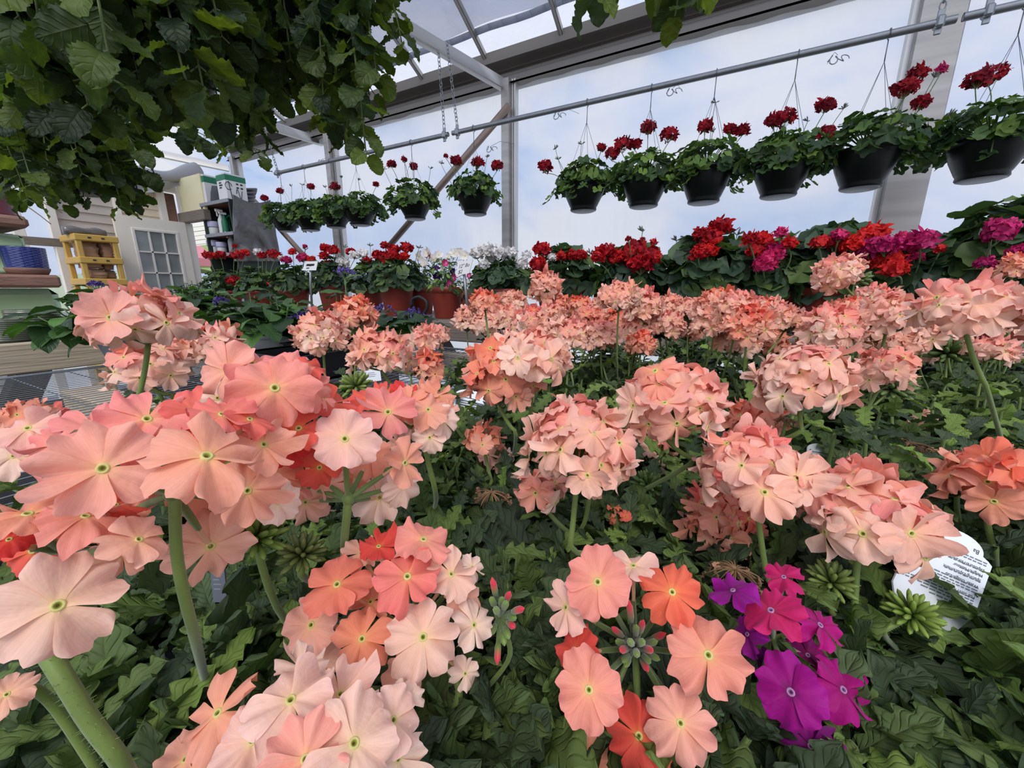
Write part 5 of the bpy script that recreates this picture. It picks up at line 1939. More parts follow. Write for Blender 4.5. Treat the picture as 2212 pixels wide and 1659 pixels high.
VPL = {  # id: (px, py) of the pot rim centre on the rim plane, label, hi-res
    1: ((330, 1800), 'peach verbena with one very wide pale floret facing out on a thick stem'),
    2: ((430, 1420), 'verbena whose huge pale peach flower mass fills the left of the bench'),
    3: ((660, 1640), 'verbena with the pale blush flower cluster at the bottom edge'),
    4: ((930, 1520), 'verbena whose salmon and peach cluster has unopened red buds at its right side'),
    5: ((1370, 1720), 'verbena with an open ring of separate salmon and coral florets round a green hub'),
    6: ((1690, 1620), 'magenta and purple verbena, the only one of that colour'),
    7: ((2080, 1540), 'verbena with mostly dark textured leaves in the lower right corner'),
    8: ((300, 1130), 'verbena under the tall single head that stands before the mint stand'),
    9: ((740, 1220), 'verbena with peach florets seen from behind on a forked green stem'),
    10: ((1130, 1230), 'leafy verbena with few flowers below the middle of the bench'),
    11: ((1400, 1270), 'verbena with a coral lower cluster above the gap in the mesh'),
    12: ((1870, 1290), 'verbena with a wide peach cluster hiding the top of the large white tag'),
    13: ((2200, 1240), 'verbena with coral florets at the right edge beside the large tag'),
    14: ((560, 1020), 'verbena with rosy pink heads behind the huge left flower mass'),
    15: ((930, 1060), 'verbena with a pink and cream head next to the banded plant tag'),
    16: ((1501, 1112), 'verbena with a full round peach head at the centre of the bench'),
    17: ((1759, 1097), 'verbena whose blush head shows its green fan of tubes underneath'),
    18: ((1929, 982), 'verbena with a nearly bare withered stalk before the oval tag'),
    19: ((2225, 1060), 'verbena with a broad rosy head on two tall bare stems beside the coral florets'),
    20: ((1083, 976), 'verbena with an orange coral head and a wide cream head directly behind it'),
    21: ((1220, 1064), 'verbena with a large mixed peach head right of centre'),
    22: ((1565, 983), 'verbena with a small flat coral head between two large pale ones'),
    23: ((1362, 992), 'verbena with the palest large round head, right of centre'),
    24: ((2160, 930), 'leafy verbena with long bare stems near the right edge'),
    25: ((1196, 919), 'verbena with small pink and peach heads just beyond the wide cream head'),
    26: ((1381, 892), 'verbena with a peach head and dark foliage gap before the tall red geranium'),
    27: ((1646, 876), 'verbena of clustered salmon heads in front of the terracotta rim'),
    28: ((1973, 1066), 'verbena with small pink and red florets right of the palest head'),
    29: ((2100, 968), 'verbena with small dusky pink heads tucked under the broad rosy one'),
    30: ((1050, 838), 'verbena at the back left of the bench with small peach heads'),
    31: ((1339, 851), 'verbena at the back with mixed pink heads below the dark red geranium'),
    32: ((1486, 862), 'verbena at the back with heaped coral heads below the rosy geranium'),
    33: ((1683, 923), 'verbena at the back with pink ruffled heads below the dark red pot'),
    34: ((1840, 916), 'verbena at the back with layered peach heads below the scarlet geranium'),
    35: ((2094, 857), 'verbena at the back right corner below the tall magenta geranium'),
    36: ((319, 1024), 'small verbena with cream and coral florets over the empty mesh'),
    37: ((750, 925), 'verbena with three tall heads on bare stems before the black trays'),
    38: ((910, 944), 'verbena with a shaggy faded peach head over the wooden mesh gap'),
    39: ((1210, 835), 'verbena at the far edge of the bench with a globe head on the tallest stem'),
    40: ((1781, 871), 'verbena at the far right edge with a leaning globe head against the geraniums'),
}
BACK = 'leafy verbena without open heads at the back edge of the mesh bench'
for k, q in enumerate(((1130, 775), (1330, 772), (1500, 772), (1660, 775), (1830, 780), (2010, 786), (2190, 795))):
    VPL[41 + k] = (q, BACK)
RIMZ = 1.0
PR_, PH_ = 0.045, RIMZ - MZ
VROOT, VBASE, VN = {}, {}, {}
for k, ((px, py), lab) in VPL.items():
    b = atZ(px, py, RIMZ)
    VBASE[k] = b
    VROOT[k] = thing('potted_verbena', (b[0], b[1], MZ), lab, 'potted plant', 'leafy verbenas along the back edge' if k > 40 else 'potted verbenas on the wire mesh bench')
    mb = MB()
    w = PR_
    lathe(mb, [(0, 0.0005), (w * 0.7, 0.0005), (w * 0.72, 0.003), (w * 0.95, PH_ * 0.9), (w, PH_ * 0.9), (w * 1.02, PH_), (w * 0.95, PH_), (w * 0.9, PH_ * 0.88), (0, PH_ * 0.88)], (b[0], b[1], MZ), 24)
    mb.build('pot', M['blackpot'], VROOT[k])


def verbena_foliage(k, rng):
    b = VBASE[k]
    dist = np.linalg.norm(b - CC)
    hi = dist < 0.42
    tem = VHI if hi else VMD
    nsh = 15 if hi else 13
    mb, ms = MB(), MB()
    sparse = k in (36, 37, 38)
    if sparse:
        nsh = 6
    mid_h = 0.055 if dist > 0.36 else (0.03 if dist > 0.26 else 0.012)
    for j in range(nsh):
        a = j * 2.39996 + rng.uniform(-0.3, 0.3)
        q = math.sqrt((j + 0.6) / nsh)
        R = 0.082 * (0.7 if sparse else 1)
        e = b + np.array([math.cos(a) * q * R, math.sin(a) * q * R, mid_h * (1.15 - 0.9 * q ** 2) * rng.uniform(0.75, 1.25)])
        s0 = b + np.array([math.cos(a) * 0.012, math.sin(a) * 0.012, -0.012])
        P = bez(s0, (s0 + e) / 2 + np.array([math.cos(a), math.sin(a), 0.4]) * 0.012, e, 7)
        tube(ms, P, np.linspace(0.0016, 0.0011, 7), 5, GHUB * 0.9)
        az = rng.uniform(0, 3)
        npair = 4
        for m in range(npair):
            t = 0.4 + 0.6 * m / (npair - 1)
            pt = P[int(t * 6)]
            ax = norm(P[-1] - P[-3])
            for s in (0, math.pi):
                u1 = norm(np.cross(ax, [0.3, 0.2, 1.0]))
                u2 = np.cross(ax, u1)
                d = norm((u1 * math.cos(az + s) + u2 * math.sin(az + s)) + ax * 0.55 + rng.normal(0, 0.15, 3))
                n_ = norm(np.array([0, 0, 1.0]) + ax * 0.6 + rng.normal(0, 0.25, 3))
                L = rng.uniform(0.028, 0.042) * (1 - 0.45 * (m / npair) ** 1.5)
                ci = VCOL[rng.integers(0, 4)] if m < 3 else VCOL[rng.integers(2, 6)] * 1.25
                inst(mb, tem[rng.integers(0, len(tem))], pt[None], frames(d[None], n_[None]), [L], [ci * rng.uniform(0.8, 1.2)])
            az += math.pi / 2
    # filler leaves low between the shoots
    n = 26 if not sparse else 6
    a = rng.uniform(0, 2 * math.pi, n)
    q = np.sqrt(rng.uniform(0, 1, n)) * 0.07
    pos = b + np.stack([np.cos(a) * q, np.sin(a) * q, rng.uniform(-0.025, 0.008, n)], -1)
    d = norm(np.stack([np.cos(a), np.sin(a), rng.uniform(-0.3, 0.4, n)], -1) + rng.normal(0, 0.5, (n, 3)))
    nn = norm(np.array([0, 0, 1.0]) + rng.normal(0, 0.3, (n, 3)))
    for i in range(n):
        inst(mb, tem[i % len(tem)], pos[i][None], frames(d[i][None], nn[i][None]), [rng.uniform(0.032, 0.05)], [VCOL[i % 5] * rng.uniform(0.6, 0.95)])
    mb.build('foliage', M['vleaf'], VROOT[k])
    ms.build('shoots', M['stem'], VROOT[k])


for k in VPL:
    verbena_foliage(k, np.random.default_rng(900 + k))


def stem_path(hub, down, foot, n=12):
    """stem leaves the hub along -down and curves to its foot"""
    L = np.linalg.norm(foot - hub)
    p1 = hub + down * L * 0.45
    return bez(hub, p1, foot, n)


def add_stem(P, r, parent, hairy=False, rng=None, name='stem', col=GSTEM):
    mb = MB()
    tube(mb, P, r, 9 if hairy else 6, col)
    if hairy:
        n = 150
        t = rng.uniform(0, len(P) - 1.001, n)
        i = t.astype(int)
        f = (t - i)[:, None]
        c = P[i] * (1 - f) + P[i + 1] * f
        tg = norm(P[i + 1] - P[i])
        d = norm(np.cross(tg, rng.normal(0, 1, (n, 3))))
        for q in range(n):
            tube(mb, [c[q] + d[q] * r * 0.8, c[q] + d[q] * r * 1.55], [r * 0.05, r * 0.02], 3, col * 1.4, cap=False)
    return mb.build(name, M['stem'], parent)


def tubes_to(mb, hub, pts, nrms, calyx=0.55, r=0.0009, cola=None, seg=5):
    for p, n in zip(pts, nrms):
        d = p - hub
        L = np.linalg.norm(d)
        m = hub + d * 0.5 - n * 0.12 * L
        P = bez(hub, m, p - n * 0.0012, 7)
        tube(mb, P[:5], [r * 0.8, r * 1.1, r * 1.25, r * 1.2, r * 0.95], seg, GHUB, mi=0, cap=False)
        tube(mb, P[3:], [r * 0.75, r * 0.8, r * 0.85, r * 1.3], seg, cola if cola is not None else lin((236, 190, 150)), mi=1, cap=False)


def bud(mb, p, d, L, col, r=0.0014):
    P = np.array([p, p + d * L * 0.35, p + d * L * 0.75, p + d * L])
    tube(mb, P, [r * 0.6, r, r * 0.95, r * 0.2], 7, np.array([GHUB, GHUB * 1.1, col, col]))


def floret_obj(p, nrm, D, pal, parent, rng, tem=FL_HI, eye=None, roll=None):
    y = norm(np.cross(nrm, rng.normal(0, 1, 3)))
    mb = MB()
    T = tem[rng.integers(0, len(tem))]
    inst(mb, T, p[None], frames(y[None], nrm[None]), [D], floret_col(T, pal, rng.uniform(-0.03, 0.03), eye)[None])
    return mb.build('floret', M['petal'], parent)


def near_head(plant, z, hub, florets, stem, r=0.0011, buds=(), seed=0, eye=None, tubecol=None, hairy=True, hubr=0.0):
    """flower head whose florets are each placed; hub = (px, py, dz)"""
    rng = np.random.default_rng(seed)
    root = VROOT[plant]
    h = atz(hub[0], hub[1], z + hub[2])
    fl = []
    for f in florets:
        px, py, d, nx, ny, c = f[:6]
        dz = f[6] if len(f) > 6 else 0.0
        p = atz(px, py, z + dz)
        n = viewdir(px, py, nx, ny)
        # real size from the pixel width at that depth
        rr_ = ray(px, py)
        fl.append((p, n, d * (z + dz) / FPX * (1 / np.linalg.norm(rr_)) ** 0.45, c))
    mb = MB()
    tubes_to(mb, h, [f[0] for f in fl], [f[1] for f in fl], r=0.00075 if hubr == 0 else hubr, cola=tubecol)
    lathe(mb, [(0, -0.002), (0.0016, -0.001), (0.0019, 0.0005), (0.0012, 0.002), (0, 0.0025)], h, 10, GHUB)
    for b in buds:
        p = atz(b[0], b[1], z + (b[3] if len(b) > 3 else 0.0))
        d = norm(p - h)
        L = np.linalg.norm(p - h)
        tube(mb, [h, h + d * L * 0.8], 0.0008, 5, GHUB, cap=False)
        bud(mb, h + d * L * 0.5, d, L * 0.5, b[2] if not isinstance(b[2], str) else (BUDR if b[2] == 'r' else GHUB * 1.3), 0.0011 * (z / 0.12) ** 0.5)
    head = mb.build('flower_head', [M['stem'], M['petal']], root)
    for p, n, D, c in fl:
        pal = PAL[c] if isinstance(c, str) else mixpal(*c)
        floret_obj(p, n, D, pal, head, rng, tem=FL_BIG, eye=eye)
    if stem:
        P = [h] + [atz(s[0], s[1], z + s[2]) for s in stem]
        P = np.array(P)
        foot = VBASE[plant] + np.array([0, 0, -0.022])
        P = np.concatenate([P, [P[-1] + (foot - P[-1]) * 0.6, foot]])
        # smooth polyline
        t = np.arange(len(P))
        ti = np.linspace(0, len(P) - 1, 24)
        Q = np.stack([np.interp(ti, t, P[:, a]) for a in range(3)], -1)
        for _ in range(4):
            Q[1:-1] = (Q[:-2] + 2 * Q[1:-1] + Q[2:]) / 4
        add_stem(Q, r, head, hairy, rng)
    return head


def near_plant(p):
    best, bk = 1e9, None
    for k, b in VBASE.items():
        if k == 6 or k > 40:
            continue
        d = (p[0] - b[0]) ** 2 + (p[1] - b[1]) ** 2
        if d < best:
            best, bk = d, k
    return bk


TONES = {  # top, side palettes
    'peach': (('pink', 'salmon'), ('peach', 'pale')),
    'pale': (('peach', 'pink'), ('pale', 'peach')),
    'pink': (('pink', 'coral'), ('peach', 'pale')),
    'coral': (('coral', 'orange'), ('salmon', 'peach')),
    'orange': (('orange', 'coral'), ('salmon', 'peach')),
    'salmon': (('pink', 'coral'), ('salmon', 'peach')),
}


def auto_head(px, py, w, h, tone, foot=None, D=0.058, plant=None, seed=0, lean=(0, 0), full=100, n=None, dfl=0.0225):
    rng = np.random.default_rng(seed)
    z = D * FPX / w
    c = atz(px, py, z)
    k = plant or near_plant(c)
    root = VROOT[k]
    Hh = h * z / FPX
    up = norm(UP + CR * lean[0] - np.array([CF[0], CF[1], 0]) * lean[1])
    ux = norm(np.cross(up, CF))
    uy = np.cross(up, ux)
    dfl = dfl if dfl != 0.0225 else (0.0212 if w >= 190 else (0.020 if w >= 130 else 0.0185))
    df = min(dfl, D * 0.48)
    a = max(D / 2 - df * 0.42, 0.006)
    b = max(Hh * 0.62 - df * 0.12, 0.005)
    cen = c - up * (Hh * 0.14)
    if full > 115:
        b = max(Hh * 0.5 - df * 0.42, 0.005)
        cen = c
    if n is None:
        n = int((27 if w >= 190 else 33) * (D / 0.058) ** 1.4)
    n = max(n, 5)
    thm = math.radians(full)
    i = np.arange(n) + 0.5
    th = np.arccos(1 - i / n * (1 - math.cos(thm)))
    ph = i * 2.399963 + rng.uniform(0, 6)
    st, ct = np.sin(th)[:, None], np.cos(th)[:, None]
    e = np.cos(ph)[:, None] * ux + np.sin(ph)[:, None] * uy
    pos = cen + st * e * a + ct * up * b + rng.normal(0, D * 0.028, (n, 3))
    nor = norm(st * e + (ct * 0.9 + 0.12) * up + rng.normal(0, 0.24, (n, 3)))
    hub = cen - up * (Hh * 0.33)
    big = w >= 150
    tem = FL_HI if w >= 190 else (FL_MD if w >= 85 else FL_LO)
    (t1, t2), (s1, s2) = TONES[tone]
    pals = []
    for q in range(n):
        f = np.clip((th[q] / thm - 0.15) / 0.6 + rng.normal(0, 0.25), 0, 1)
        A = mixpal(t1, t2, np.clip(rng.normal(0.4, 0.4), 0, 1))
        B = mixpal(s1, s2, np.clip(rng.normal(0.45, 0.35), 0, 1))
        pals.append([A[v] * (1 - f) + B[v] * f for v in range(3)])
    mb = MB()
    tubes_to(mb, hub, pos, nor, r=0.0007 if w > 150 else 0.00085, seg=5 if big else 3)
    if big:
        head = mb.build('flower_head', [M['stem'], M['petal']], root)
        for q in range(n):
            floret_obj(pos[q], nor[q], df * rng.uniform(0.85, 1.18), pals[q], head, rng, tem=tem)
    else:
        y = norm(np.cross(nor, rng.normal(0, 1, (n, 3))))
        R = frames(y, nor)
        for q in range(n):
            T = tem[rng.integers(0, len(tem))]
            inst(mb, T, pos[q][None], R[q][None], [df * rng.uniform(0.9, 1.2)], floret_col(T, pals[q])[None], mi=1)
        head = mb.build('flower_head', [M['stem'], M['petal']], root)
    ft = VBASE[k] + np.append(rng.normal(0, 0.012, 2), -0.02)
    if foot is not None:
        m_ = atz(foot[0], foot[1], z * rng.uniform(0.99, 1.03))
        P = np.concatenate([bez(hub, (hub + m_) / 2 - up * 0.004, m_, 7), bez(m_, m_ + (m_ - hub) * 0.3, ft, 6)[1:]])
    else:
        P = stem_path(hub, -up, ft)
    add_stem(P, 0.0012, head, w >= 190, rng)
    return head


def bud_cluster(px, py, w, plant, z, foot=None, seed=0, col=(132, 158, 76), D=None):
    rng = np.random.default_rng(seed)
    c = atz(px, py, z)
    R = w * z / FPX / 2
    mb = MB()
    n = 40
    i = np.arange(n) + 0.5
    th = np.arccos(1 - i / n * 1.35)
    ph = i * 2.399963
    g = lin(col) * 0.72
    for q in range(n):
        d = norm(np.array([math.sin(th[q]) * math.cos(ph[q]), math.sin(th[q]) * math.sin(ph[q]), math.cos(th[q])]) + rng.normal(0, 0.1, 3))
        b0 = c - UP * R * 0.6
        P = np.array([b0, b0 + d * R * 0.55, b0 + d * R * 0.8, b0 + d * R * 1.15, b0 + d * R * 1.3])
        tube(mb, P, np.array([0.08, 0.11, 0.14, 0.11, 0.015]) * R, 6, np.array([g * 0.6, g * 0.7, g, g * 1.15, g * 1.1]))
    k = plant
    ft = VBASE[k] + np.append(rng.normal(0, 0.01, 2), -0.02)
    o = mb.build('bud_cluster', M['bud'], VROOT[k])
    hub = c - UP * R * 0.6
    if foot:
        m_ = atz(*foot, z)
        P = np.concatenate([bez(hub, (hub + m_) / 2, m_, 6), bez(m_, m_ + (m_ - hub) * 0.3, ft, 6)[1:]])
    else:
        P = stem_path(hub, -UP, ft)
    add_stem(P, 0.0011 if z > 0.1 else 0.0009, o, z < 0.3, rng)
    return o


# ---- the near flower heads, floret by floret
PP = ('peach', 'pink', 0.5)
near_head(2, 0.080, (376, 1066, 0.004), [
    (222, 1012, 262, -0.22, 0.02, ('peach', 'pink', 0.35), -0.010),
    (447, 985, 250, 0.10, 0.62, ('peach', 'salmon', 0.6), -0.010),
    (318, 905, 190, 0.05, 0.55, 'pink', 0.002),
    (205, 925, 170, -0.2, 0.75, 'pink', 0.006),
    (255, 960, 170, -0.1, 0.75, 'pink', 0.000),
    (480, 895, 150, 0.15, 0.8, ('coral', 'pink', 0.5), 0.006),
    (420, 890, 130, 0.1, 0.7, ('coral', 'pink', 0.3), 0.008),
    (540, 905, 120, 0.3, 0.7, ('coral', 'pink', 0.3), 0.010),
    (60, 925, 150, -0.4, 0.6, ('pink', 'pale', 0.5), 0.012),
    (30, 985, 130, -0.4, 0.2, 'pale', 0.016),
    (120, 960, 150, -0.4, 0.65, 'pink', 0.010),
    (570, 960, 150, 0.45, 0.35, ('peach', 'salmon', 0.5), 0.012),
    (535, 1060, 170, 0.35, -0.05, ('peach', 'salmon', 0.5), 0.010),
    (455, 1180, 190, 0.2, -0.25, 'peach', 0.020),
    (600, 1085, 120, 0.45, -0.1, 'pale', 0.024),
    (250, 1120, 150, -0.15, -0.2, 'salmon', 0.014),
    (430, 1060, 150, 0.1, -0.3, 'salmon', 0.020),
    (365, 960, 160, 0.0, 0.35, ('pink', 'peach', 0.4), 0.010),
    (330, 1030, 150, -0.1, 0.0, 'salmon', 0.016),
    (150, 1040, 150, -0.3, -0.1, 'pink', 0.010),
    (510, 985, 140, 0.3, 0.3, ('pink', 'salmon', 0.4), 0.014),
], [(378, 1085, 0.004), (378, 1180, 0.004), (392, 1270, 0.006), (425, 1390, 0.012)], r=0.00115, seed=1)
near_head(1, 0.074, (150, 1190, 0.012), [
    (60, 1110, 210, -0.15, 0.82, 'salmon', -0.004),
    (185, 1115, 190, 0.0, 0.85, ('salmon', 'pink', 0.5), -0.002),
    (250, 1090, 130, 0.25, 0.75, 'coral', 0.006),
    (20, 1165, 120, -0.3, 0.5, 'red', -0.002),
    (300, 1165, 160, 0.35, 0.55, 'peach', -0.002),
    (265, 1195, 150, 0.25, -0.3, 'peach', 0.010),
    (70, 1190, 150, -0.3, -0.2, 'coral', 0.014),
], [(140, 1300, 0.014), (120, 1420, 0.020), (210, 1570, 0.026)], r=0.0010, seed=2)
near_head(1, 0.066, (95, 1400, 0.012), [
    (125, 1308, 292, -0.06, 0.06, ('pale', 'peach', 0.45), 0.0),
], [(135, 1460, 0.010), (200, 1570, 0.012), (275, 1655, 0.014)], r=0.0016, seed=3)
near_head(1, 0.090, (-15, 1560, 0.004), [(15, 1500, 130, -0.3, 0.2, 'peach')], [(60, 1475, 0.006), (120, 1520, 0.012)], r=0.0012, seed=31)
# rosy heads behind
near_head(14, 0.105, (560, 880, 0.010), [
    (594, 838, 195, 0.05, 0.30, ('salmon', 'pink', 0.6), -0.006),
    (492, 800, 165, -0.45, 0.10, ('peach', 'pink', 0.4), 0.002),
    (545, 785, 130, -0.1, 0.75, 'pink', 0.004),
    (625, 790, 120, 0.1, 0.8, 'pink', 0.005),
    (665, 790, 95, 0.3, 0.75, 'coral', 0.006),
    (672, 838, 120, 0.5, 0.25, ('salmon', 'pink', 0.5), 0.003),
    (565, 895, 120, -0.1, -0.2, 'peach', 0.010),
    (470, 860, 100, -0.5, -0.1, 'pale', 0.010),
    (700, 860, 60, 0.6, 0.3, 'pink', 0.008),
], [(570, 960, 0.016)], r=0.0011, seed=4)
near_head(14, 0.112, (650, 980, 0.012), [
    (645, 925, 130, -0.2, 0.45, 'coral', -0.004),
    (625, 960, 110, -0.4, 0.2, 'red', 0.0),
    (715, 870, 110, 0.1, 0.7, 'coral', 0.012),
    (690, 1010, 110, 0.2, -0.3, 'coral', 0.006),
    (600, 1030, 120, -0.1, -0.1, 'salmon', 0.004),
], [(655, 1060, 0.012)], r=0.001, seed=5)
near_head(9, 0.120, (752, 1080, 0.004), [
    (745, 948, 158, 0.03, 0.22, ('pale', 'pink', 0.35), -0.010),
    (690, 1042, 110, -0.55, -0.4, 'peach', 0.006),
    (620, 1040, 130, -0.3, -0.1, 'salmon', 0.010),
    (660, 1085, 110, -0.3, -0.2, 'peach', 0.014),
    (875, 1000, 120, 0.6, 0.0, ('peach', 'salmon', 0.6), 0.006),
    (820, 1075, 125, 0.15, 0.05, 'pale', 0.016),
    (870, 1050, 100, 0.45, -0.05, 'pale', 0.016),
    (800, 985, 110, 0.2, 0.4, 'salmon', 0.014),
    (770, 1030, 110, 0.0, 0.1, 'salmon', 0.018),
], [(750, 1110, 0.004), (742, 1185, 0.008)], r=0.0013, seed=6)
near_head(15, 0.170, (912, 935, 0.012), [
    (838, 890, 135, -0.1, 0.45, 'pink', -0.014),
    (795, 860, 80, -0.3, 0.6, 'coral', 0.0),
    (835, 846, 75, 0.0, 0.7, 'coral', 0.004),
    (873, 852, 70, 0.1, 0.6, 'red', 0.004),
    (910, 850, 80, 0.1, 0.75, 'salmon', 0.006),
    (945, 855, 80, 0.3, 0.65, 'salmon', 0.006),
    (925, 885, 95, 0.15, 0.5, ('peach', 'salmon', 0.5), -0.004),
    (970, 890, 65, 0.6, 0.3, 'peach', 0.006),
    (958, 910, 85, 0.45, 0.15, 'pale', 0.0),
    (928, 945, 75, 0.1, -0.05, 'pale', -0.004),
    (892, 920, 70, -0.1, -0.1, 'pale', 0.004),
    (862, 905, 70, -0.4, 0.0, ('pink', 'pale', 0.4), 0.006),
    (885, 870, 85, 0.0, 0.5, 'salmon', -0.002),
    (860, 960, 60, -0.2, -0.2, 'peach', 0.016),
    (760, 880, 60, -0.5, 0.3, 'pink', 0.008),
], [(925, 1000, 0.014), (945, 1075, 0.016)], r=0.0012, seed=7)
# bottom centre pair
near_head(4, 0.112, (890, 1365, 0.020), [
    (728, 1262, 158, -0.35, 0.35, ('coral', 'salmon', 0.5), 0.002),
    (818, 1180, 95, -0.1, 0.75, ('red', 'coral', 0.4), 0.008),
    (780, 1195, 90, -0.25, 0.6, 'peach', 0.012),
    (915, 1165, 130, 0.1, 0.68, ('pink', 'salmon', 0.4), 0.004),
    (880, 1245, 160, 0.05, 0.45, ('coral', 'pink', 0.5), -0.006),
    (975, 1240, 120, 0.3, 0.4, ('peach', 'pale', 0.4), 0.002),
    (1020, 1225, 70, 0.5, 0.35, 'pale', 0.012),
    (672, 1350, 155, -0.45, 0.02, ('peach', 'pink', 0.25), 0.008),
    (782, 1380, 150, -0.15, 0.05, ('salmon', 'orange', 0.35), -0.004),
    (914, 1376, 182, 0.08, 0.08, ('pale', 'peach', 0.5), -0.010),
    (1024, 1350, 115, 0.5, 0.05, 'pale', 0.002),
    (1005, 1455, 80, 0.4, -0.25, 'pale', 0.008),
    (876, 1455, 110, 0.0, -0.3, 'peach', 0.002),
    (1000, 1290, 100, 0.45, 0.25, 'peach', 0.008),
    (690, 1430, 110, -0.4, -0.25, 'peach', 0.016),
    (800, 1300, 110, -0.15, 0.4, 'salmon', 0.010),
], [(1000, 1470, 0.014), (985, 1530, 0.012), (952, 1650, 0.010)], r=0.00125, seed=8)
near_head(4, 0.120, (1080, 1330, 0.010), [], [(1110, 1420, 0.014)], seed=9, r=0.0009, hairy=False,
          buds=[(1063, 1248, 'r'), (1102, 1278, 'r'), (1132, 1314, 'r', -0.006), (1112, 1356, 'r'), (1074, 1436, 'r'), (1085, 1290, 'g'), (1060, 1290, 'g'), (1095, 1300, 'g', -0.005), (1070, 1315, 'g', -0.008), (1115, 1335, 'g'), (1100, 1380, 'g'), (1060, 1370, 'g'), (1090, 1395, 'g')])
near_head(3, 0.082, (640, 1640, 0.022), [
    (628, 1512, 225, -0.2, 0.45, ('pale', 'pink', 0.2), -0.002),
    (765, 1605, 245, 0.12, 0.22, ('pale', 'peach', 0.35), -0.006),
    (735, 1500, 180, 0.05, 0.6, ('pale', 'pink', 0.25), 0.006),
    (850, 1555, 170, 0.4, 0.2, ('pale', 'pink', 0.2), 0.004),
    (880, 1520, 110, 0.5, 0.3, 'pale', 0.010),
    (650, 1440, 130, -0.1, 0.7, 'pale', 0.012),
    (470, 1540, 200, -0.6, 0.25, ('peach', 'orange', 0.35), 0.004),
    (545, 1600, 200, -0.3, 0.15, ('pale', 'pink', 0.3), 0.000),
    (660, 1640, 220, 0.0, 0.0, ('pink', 'peach', 0.5), -0.010),
    (400, 1640, 160, -0.5, 0.1, ('peach', 'salmon', 0.5), 0.010),
    (860, 1640, 150, 0.45, -0.1, 'pale', 0.008),
], [(630, 1700, 0.02)], r=0.0012, seed=10)
# open ring
near_head(5, 0.118, (1370, 1396, 0.022), [
    (1291, 1257, 168, -0.12, 0.18, ('pink', 'salmon', 0.4), -0.004),
    (1452, 1279, 150, 0.12, 0.25, ('coral', 'orange', 0.5), -0.002),
    (1530, 1415, 200, 0.18, 0.05, ('salmon', 'pink', 0.35), -0.010),
    (1272, 1490, 182, -0.15, -0.02, ('salmon', 'pink', 0.45), -0.012),
    (1470, 1562, 178, 0.10, -0.05, ('peach', 'pink', 0.4), -0.010),
    (1243, 1405, 120, -0.45, 0.2, ('red', 'coral', 0.5), 0.002),
    (1222, 1312, 125, -0.6, 0.1, ('pale', 'pink', 0.3), 0.006),
    (1368, 1222, 125, 0.1, 0.72, ('pale', 'pink', 0.25), 0.010),
    (1380, 1590, 175, -0.05, -0.15, ('red', 'coral', 0.6), -0.004),
    (1262, 1632, 130, -0.25, -0.2, 'salmon', 0.004),
    (1540, 1640, 90, 0.3, -0.3, 'red', 0.006),
], [(1376, 1450, 0.022), (1378, 1540, 0.016)], r=0.0011, seed=11, hubr=0.0008,
          buds=[(1358, 1296, 'r'), (1390, 1340, 'r'), (1438, 1368, 'r', 0.004), (1322, 1355, 'r', 0.004), (1410, 1405, 'r', -0.010), (1340, 1405, 'r', -0.010), (1400, 1450, 'r', 0.0), (1376, 1415, 'g', -0.016), (1360, 1385, 'g', -0.016), (1390, 1385, 'g', -0.014), (1330, 1385, 'g'), (1420, 1385, 'g'), (1345, 1430, 'g'), (1405, 1432, 'g'), (1375, 1350, 'g'), (1350, 1440, 'g'), (1425, 1425, 'g')])
# magenta verbena
MG = ('magenta', 'purple', 0.5)
near_head(6, 0.128, (1668, 1378, 0.012), [
    (1583, 1275, 118, -0.25, 0.82, 'purple', -0.002),
    (1665, 1318, 140, 0.0, 0.62, ('magenta', 'red', 0.25), -0.008),
    (1693, 1246, 92, 0.1, 0.6, ('magenta', 'red', 0.2), 0.008),
    (1772, 1350, 125, 0.72, 0.35, ('magenta', 'purple', 0.3), 0.0),
    (1708, 1495, 178, -0.08, 0.0, ('purple', 'magenta', 0.25), -0.010),
    (1822, 1490, 160, 0.66, 0.02, ('magenta', 'purple', 0.45), -0.002),
    (1614, 1370, 95, -0.55, 0.3, 'purple', 0.008),
    (1752, 1612, 150, 0.2, -0.12, 'purple', -0.004),
    (1608, 1555, 115, -0.35, -0.1, 'violet', 0.012),
    (1745, 1415, 95, 0.35, 0.25, ('violet', 'magenta', 0.3), 0.010),
    (1602, 1608, 95, -0.3, -0.3, 'violet', 0.016),
    (1660, 1440, 90, -0.25, 0.1, ('violet', 'purple', 0.4), 0.014),
    (1800, 1570, 80, 0.4, -0.1, 'purple', 0.012),
    (1770, 1440, 90, 0.5, 0.2, 'violet', 0.012),
], [(1664, 1470, 0.02), (1650, 1560, 0.018), (1640, 1640, 0.016)], r=0.0012, seed=12, eye=EYE_M, tubecol=lin((190, 150, 150)))

